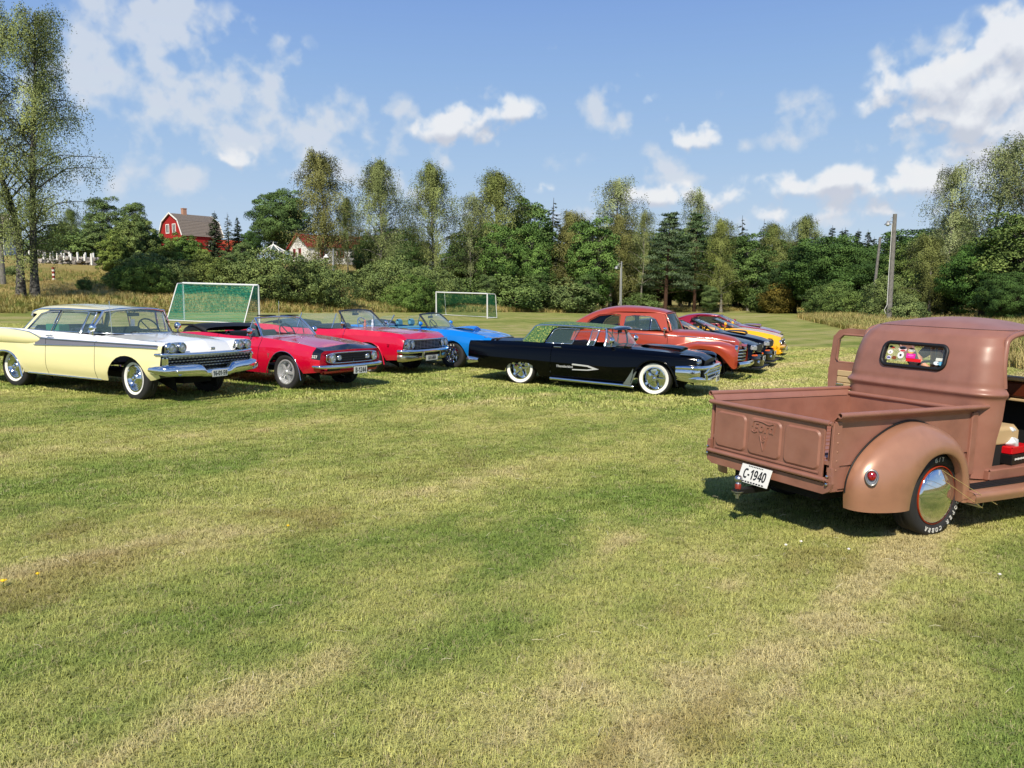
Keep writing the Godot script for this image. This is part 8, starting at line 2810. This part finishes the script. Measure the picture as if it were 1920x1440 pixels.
	for i in 420:
		var u := rng.randf_range(-3.6, 3.0)
		var lvl := rng.randf()
		var row := 1.0 if u > -0.6 or rng.randf() < 0.55 else 0.0
		var x := u
		var z := rng.randf_range(-0.4, 0.5) + (0.4 if row else -1.6)
		var yy := lvl * (0.85 if u > -0.4 else 0.55) + (0.0 if row else 0.75)
		var wy := ground_y(-41.3 + x, -75.0 + z) - ground_y(-41.3, -75.0)
		b.col = Color(0.3, 0.28, 0.26) * rng.randf_range(0.5, 1.5)
		b.col.a = 1.0
		b.box(Vector3(x, wy + yy + 0.12, z), Vector3(rng.randf_range(0.2, 0.55), rng.randf_range(0.1, 0.26), rng.randf_range(0.2, 0.45)), Basis.from_euler(Vector3(rng.randf_range(-0.3, 0.3), rng.randf() * TAU, rng.randf_range(-0.3, 0.3))), 0.03)
	part(o, "stones", b, vcm(0.95), "stuff")
	for i in 17:
		var x := -45.2 + (0.75 * i if i < 9 else 0.62 * (i - 9) + 2.6)
		var z := -75.6 if i < 9 else -73.4
		b = MB.new()
		var hh := 0.55 if i < 16 else 1.0
		b.box(Vector3(0, hh * 0.5, 0), Vector3(0.14, hh, 0.14), Basis.IDENTITY, 0.02)
		b.prism([V(-0.07, 0), V(0.07, 0), V(0, 0.08)], Vector3(0, hh, -0.07), Basis.IDENTITY, 0.14)
		var nth: String = ["first", "second", "third", "fourth", "fifth", "sixth", "seventh", "eighth", "ninth"][i if i < 9 else i - 9]
		var po := solo("fence_post", b, white, "%s short white post from the left on the stone wall's %s" % [nth, "upper terrace" if i < 9 else "lower front edge"], "fence post", "white posts of the %s" % ("upper terrace" if i < 9 else "lower wall"))
		if i == 16: tag(po, "taller white corner post at the right end of the stone wall", "fence post", "white posts of the lower wall")
		po.position = Vector3(x, ground_y(x, z) + (0.45 if i < 9 else 0.4) * (1.0 if i < 16 else 0.1), z)
	b = MB.new()
	for k in 6:
		b.box(Vector3(0, 0.08 + 0.15 * k, 0), Vector3(0.14, 0.15, 0.14))
	o = thing("marker_post", "short red and white striped marker post right of the birch trunks", "marker post", Transform3D(Basis.IDENTITY, Vector3(-33.6, ground_y(-33.6, -59.0), -59.0)))
	for k in 6:
		b = MB.new()
		b.box(Vector3(0, 0.08 + 0.16 * k, 0), Vector3(0.15, 0.16, 0.15), Basis.IDENTITY, 0.01)
		part(o, "stripe", b, mt(Color(0.85, 0.83, 0.8), 0.7) if k % 2 == 0 else mt(Color(0.5, 0.12, 0.1), 0.7))

# ---------------------------------------------------------------- person seen through the pickup's window
# bones: [from, to, radius, radius]; smooth union meshed as surface nets
func nets(bones: Array, cell: float, blend: float) -> MB:
	var lo := Vector3.ONE * 1e9
	var hi := -lo
	for q in bones:
		var r: float = maxf(q[2], q[3]) + cell * 3.0
		lo = lo.min((q[0] as Vector3).min(q[1]) - Vector3.ONE * r)
		hi = hi.max((q[0] as Vector3).max(q[1]) + Vector3.ONE * r)
	var n := Vector3i(((hi - lo) / cell).ceil()) + Vector3i.ONE
	var f := PackedFloat32Array()
	f.resize(n.x * n.y * n.z)
	f.fill(1.0)
	for q in bones:
		var a: Vector3 = q[0]
		var d: Vector3 = q[1] - a
		var dd := maxf(d.length_squared(), 1e-9)
		var r: float = maxf(q[2], q[3]) + blend + cell * 2.0
		var i0 := Vector3i(((a.min(q[1]) - Vector3.ONE * r - lo) / cell).floor()).clamp(Vector3i.ZERO, n - Vector3i.ONE)
		var i1 := Vector3i(((a.max(q[1]) + Vector3.ONE * r - lo) / cell).ceil()).clamp(Vector3i.ZERO, n - Vector3i.ONE)
		for z in range(i0.z, i1.z + 1):
			for y in range(i0.y, i1.y + 1):
				for x in range(i0.x, i1.x + 1):
					var p := lo + Vector3(x, y, z) * cell
					var t := clampf((p - a).dot(d) / dd, 0.0, 1.0)
					var v: float = (p - a - d * t).length() - lerpf(q[2], q[3], t)
					var k := (z * n.y + y) * n.x + x
					var h := maxf(blend - absf(f[k] - v), 0.0) / blend
					f[k] = minf(f[k], v) - h * h * blend * 0.25
	var vert := {}
	var nor := {}
	var b := MB.new()
	for z in n.z - 1:
		for y in n.y - 1:
			for x in n.x - 1:
				var k := (z * n.y + y) * n.x + x
				var c := [f[k], f[k + 1], f[k + n.x], f[k + n.x + 1], f[k + n.x * n.y], f[k + n.x * n.y + 1], f[k + n.x * n.y + n.x], f[k + n.x * n.y + n.x + 1]]
				var inside := 0
				for v in c:
					if v < 0.0: inside += 1
				if inside == 0 or inside == 8: continue
				var s := Vector3.ZERO
				var m := 0
				for e in [[0, 1], [2, 3], [4, 5], [6, 7], [0, 2], [1, 3], [4, 6], [5, 7], [0, 4], [1, 5], [2, 6], [3, 7]]:
					if (c[e[0]] < 0.0) != (c[e[1]] < 0.0):
						var t: float = c[e[0]] / (c[e[0]] - c[e[1]])
						var p0 := Vector3(e[0] & 1, (e[0] >> 1) & 1, e[0] >> 2)
						var p1 := Vector3(e[1] & 1, (e[1] >> 1) & 1, e[1] >> 2)
						s += p0.lerp(p1, t)
						m += 1
				vert[k] = lo + (Vector3(x, y, z) + s / m) * cell
				nor[k] = Vector3(c[1] - c[0] + c[3] - c[2] + c[5] - c[4] + c[7] - c[6], c[2] - c[0] + c[3] - c[1] + c[6] - c[4] + c[7] - c[5], c[4] - c[0] + c[5] - c[1] + c[6] - c[2] + c[7] - c[3]).normalized()
	var st := [1, n.x, n.x * n.y]
	for k in vert:
		for ax in 3:
			var u: int = st[(ax + 1) % 3]
			var w: int = st[(ax + 2) % 3]
			if (f[k] < 0.0) != (f[k + st[ax]] < 0.0):
				if vert.has(k - u) and vert.has(k - w) and vert.has(k - u - w):
					b.quad(vert[k], vert[k - u], vert[k - u - w], vert[k - w], nor[k], nor[k - u], nor[k - u - w], nor[k - w])
	return b

func make_person() -> void:
	var x := 5.80
	var z := -10.5
	var o := thing("person", "person in black t-shirt and dark jeans, hand on hip, seen through the pickup's rear window", "person", Transform3D(Basis(Vector3.UP, deg_to_rad(-20)), Vector3(x, ground_y(x, z), z)))
	# faces +z; the right arm (towards -x) is bent with the hand on the hip
	var sh_r := Vector3(-0.19, 1.41, 0.0)
	var el_r := Vector3(-0.42, 1.19, -0.02)
	var wr_r := Vector3(-0.215, 1.04, 0.09)
	var sh_l := Vector3(0.19, 1.41, 0.0)
	var el_l := Vector3(0.25, 1.12, -0.03)
	var wr_l := Vector3(0.27, 0.88, 0.06)
	var skin := mt(Color(0.78, 0.56, 0.44), 0.55)
	skin.subsurf_scatter_enabled = true
	skin.subsurf_scatter_strength = 0.1
	var torso := [[Vector3(-0.075, 0.98, 0), Vector3(0.075, 0.98, 0), 0.115, 0.115], [Vector3(-0.06, 1.1, 0.01), Vector3(0.06, 1.1, 0.01), 0.11, 0.11], [Vector3(-0.09, 1.28, 0.0), Vector3(0.09, 1.28, 0.0), 0.115, 0.115], [Vector3(-0.13, 1.4, -0.01), Vector3(0.13, 1.4, -0.01), 0.075, 0.075]]
	var legs := []
	for s in [-1.0, 1.0]:
		legs.append([Vector3(0.09 * s, 0.93, 0), Vector3(0.11 * s, 0.5, 0.02), 0.088, 0.058])
		legs.append([Vector3(0.11 * s, 0.5, 0.02), Vector3(0.12 * s, 0.3, -0.005), 0.056, 0.055])
		legs.append([Vector3(0.12 * s, 0.3, -0.005), Vector3(0.125 * s, 0.09, -0.02), 0.055, 0.038])
	var arms := [[sh_r, el_r, 0.052, 0.041], [el_r, wr_r, 0.041, 0.028], [sh_l, el_l, 0.052, 0.041], [el_l, wr_l, 0.041, 0.028]]
	var body := torso + legs + arms + [[Vector3(0, 1.42, -0.01), Vector3(0, 1.53, 0.01), 0.058, 0.055]]
	var b := nets(body, 0.016, 0.04)
	# head
	var hc := Vector3(0, 1.605, 0.02)
	var head := nets([[hc + Vector3(0, 0.03, -0.01), hc + Vector3(0, 0.03, 0.01), 0.088, 0.086], [hc + Vector3(0, -0.03, 0.025), hc + Vector3(0, -0.065, 0.04), 0.062, 0.045], [hc + Vector3(0, -0.02, 0.085), hc + Vector3(0, 0.02, 0.09), 0.014, 0.008], [hc + Vector3(-0.03, -0.05, 0.082), hc + Vector3(0.03, -0.05, 0.082), 0.009, 0.009], [hc + Vector3(-0.088, -0.005, 0), hc + Vector3(-0.09, 0.025, -0.01), 0.014, 0.018], [hc + Vector3(0.088, -0.005, 0), hc + Vector3(0.09, 0.025, -0.01), 0.014, 0.018], [hc + Vector3(-0.035, 0.035, 0.082), hc + Vector3(0.035, 0.035, 0.082), 0.012, 0.012], [hc + Vector3(0, -0.09, -0.02), hc + Vector3(0, -0.03, -0.01), 0.055, 0.06]], 0.006, 0.015)
	b.p.append_array(head.p)
	b.n.append_array(head.n)
	# hands: palm, four unequal fingers bent round the hip or hanging, thumb from the palm's side
	for h in [[wr_r, Vector3(0.62, -0.2, 0.4).normalized(), Vector3(0.3, 0.75, 0.3)], [wr_l, Vector3(0.05, -1, 0.15).normalized(), Vector3(-0.2, 0.1, 1.0)]]:
		var w: Vector3 = h[0]
		var d: Vector3 = h[1]
		var side: Vector3 = (h[2] - d * d.dot(h[2])).normalized()
		var pn := d.cross(side).normalized()
		var bones := [[w, w + d * 0.075, 0.026, 0.03], [w + d * 0.05 + side * 0.022, w + d * 0.085 + side * 0.026, 0.017, 0.014], [w + d * 0.05 - side * 0.022, w + d * 0.08 - side * 0.026, 0.017, 0.014]]
		for k in 4:
			var root: Vector3 = w + d * (0.085 - 0.004 * k) + side * (0.03 - 0.02 * k)
			var len: float = [0.07, 0.078, 0.073, 0.058][k]
			var j1: Vector3 = root + d * len * 0.45 - pn * 0.008
			var j2: Vector3 = j1 + d * len * 0.32 - pn * len * 0.22
			bones.append([root, j1, 0.0095, 0.009])
			bones.append([j1, j2, 0.009, 0.0085])
			bones.append([j2, j2 + d * len * 0.12 - pn * len * 0.22, 0.0085, 0.0075])
		bones.append([w + d * 0.03 + side * 0.025, w + d * 0.06 + side * 0.055, 0.013, 0.0105])
		bones.append([w + d * 0.06 + side * 0.055, w + d * 0.095 + side * 0.06 - pn * 0.01, 0.0105, 0.008])
		var hb := nets(bones, 0.0055, 0.008)
		b.p.append_array(hb.p)
		b.n.append_array(hb.n)
	var bod := part(o, "body", b, skin)
	var shirt := []
	for q in torso: shirt.append([q[0], q[1], q[2] + 0.018, q[3] + 0.018])
	shirt.append([sh_r, sh_r.lerp(el_r, 0.62), 0.072, 0.063])
	shirt.append([sh_l, sh_l.lerp(el_l, 0.62), 0.072, 0.063])
	part(bod, "t_shirt", nets(shirt, 0.018, 0.04), mt(Color(0.05, 0.05, 0.055), 0.9))
	var jeans := [[Vector3(-0.075, 0.93, 0), Vector3(0.075, 0.93, 0), 0.125, 0.125]]
	for q in legs: jeans.append([q[0], q[1], q[2] + 0.016, q[3] + 0.02])
	part(bod, "jeans", nets(jeans, 0.02, 0.03), mt(Color(0.12, 0.15, 0.22), 0.9))
	var shoes := []
	for s in [-1.0, 1.0]: shoes.append([Vector3(0.125 * s, 0.045, -0.05), Vector3(0.14 * s, 0.04, 0.15), 0.048, 0.04])
	part(bod, "shoes", nets(shoes, 0.012, 0.01), M.black)
	part(bod, "hair", nets([[hc + Vector3(0, 0.055, -0.025), hc + Vector3(0, 0.06, 0.015), 0.09, 0.08], [hc + Vector3(0, 0.0, -0.05), hc + Vector3(0, 0.03, -0.04), 0.065, 0.075]], 0.009, 0.02), mt(Color(0.2, 0.14, 0.09), 0.8))
	b = MB.new()
	for s in [-1.0, 1.0]:
		b.lathe(hc + Vector3(0.032 * s, 0.018, 0.078), Basis.IDENTITY, [[0.012, 0.0], [0.009, 0.008], [0.0, 0.011]], 10)
	part(bod, "eyes", b, mt(Color(0.15, 0.12, 0.1), 0.2))

func _ready() -> void:
	environment()
	materials()
	noises()
	make_ground()
	make_places()
	make_kinds()
	make_trees()
	make_grass()
	make_straws()
	make_cars()
	pickup()
	cab_cargo()
	make_person()
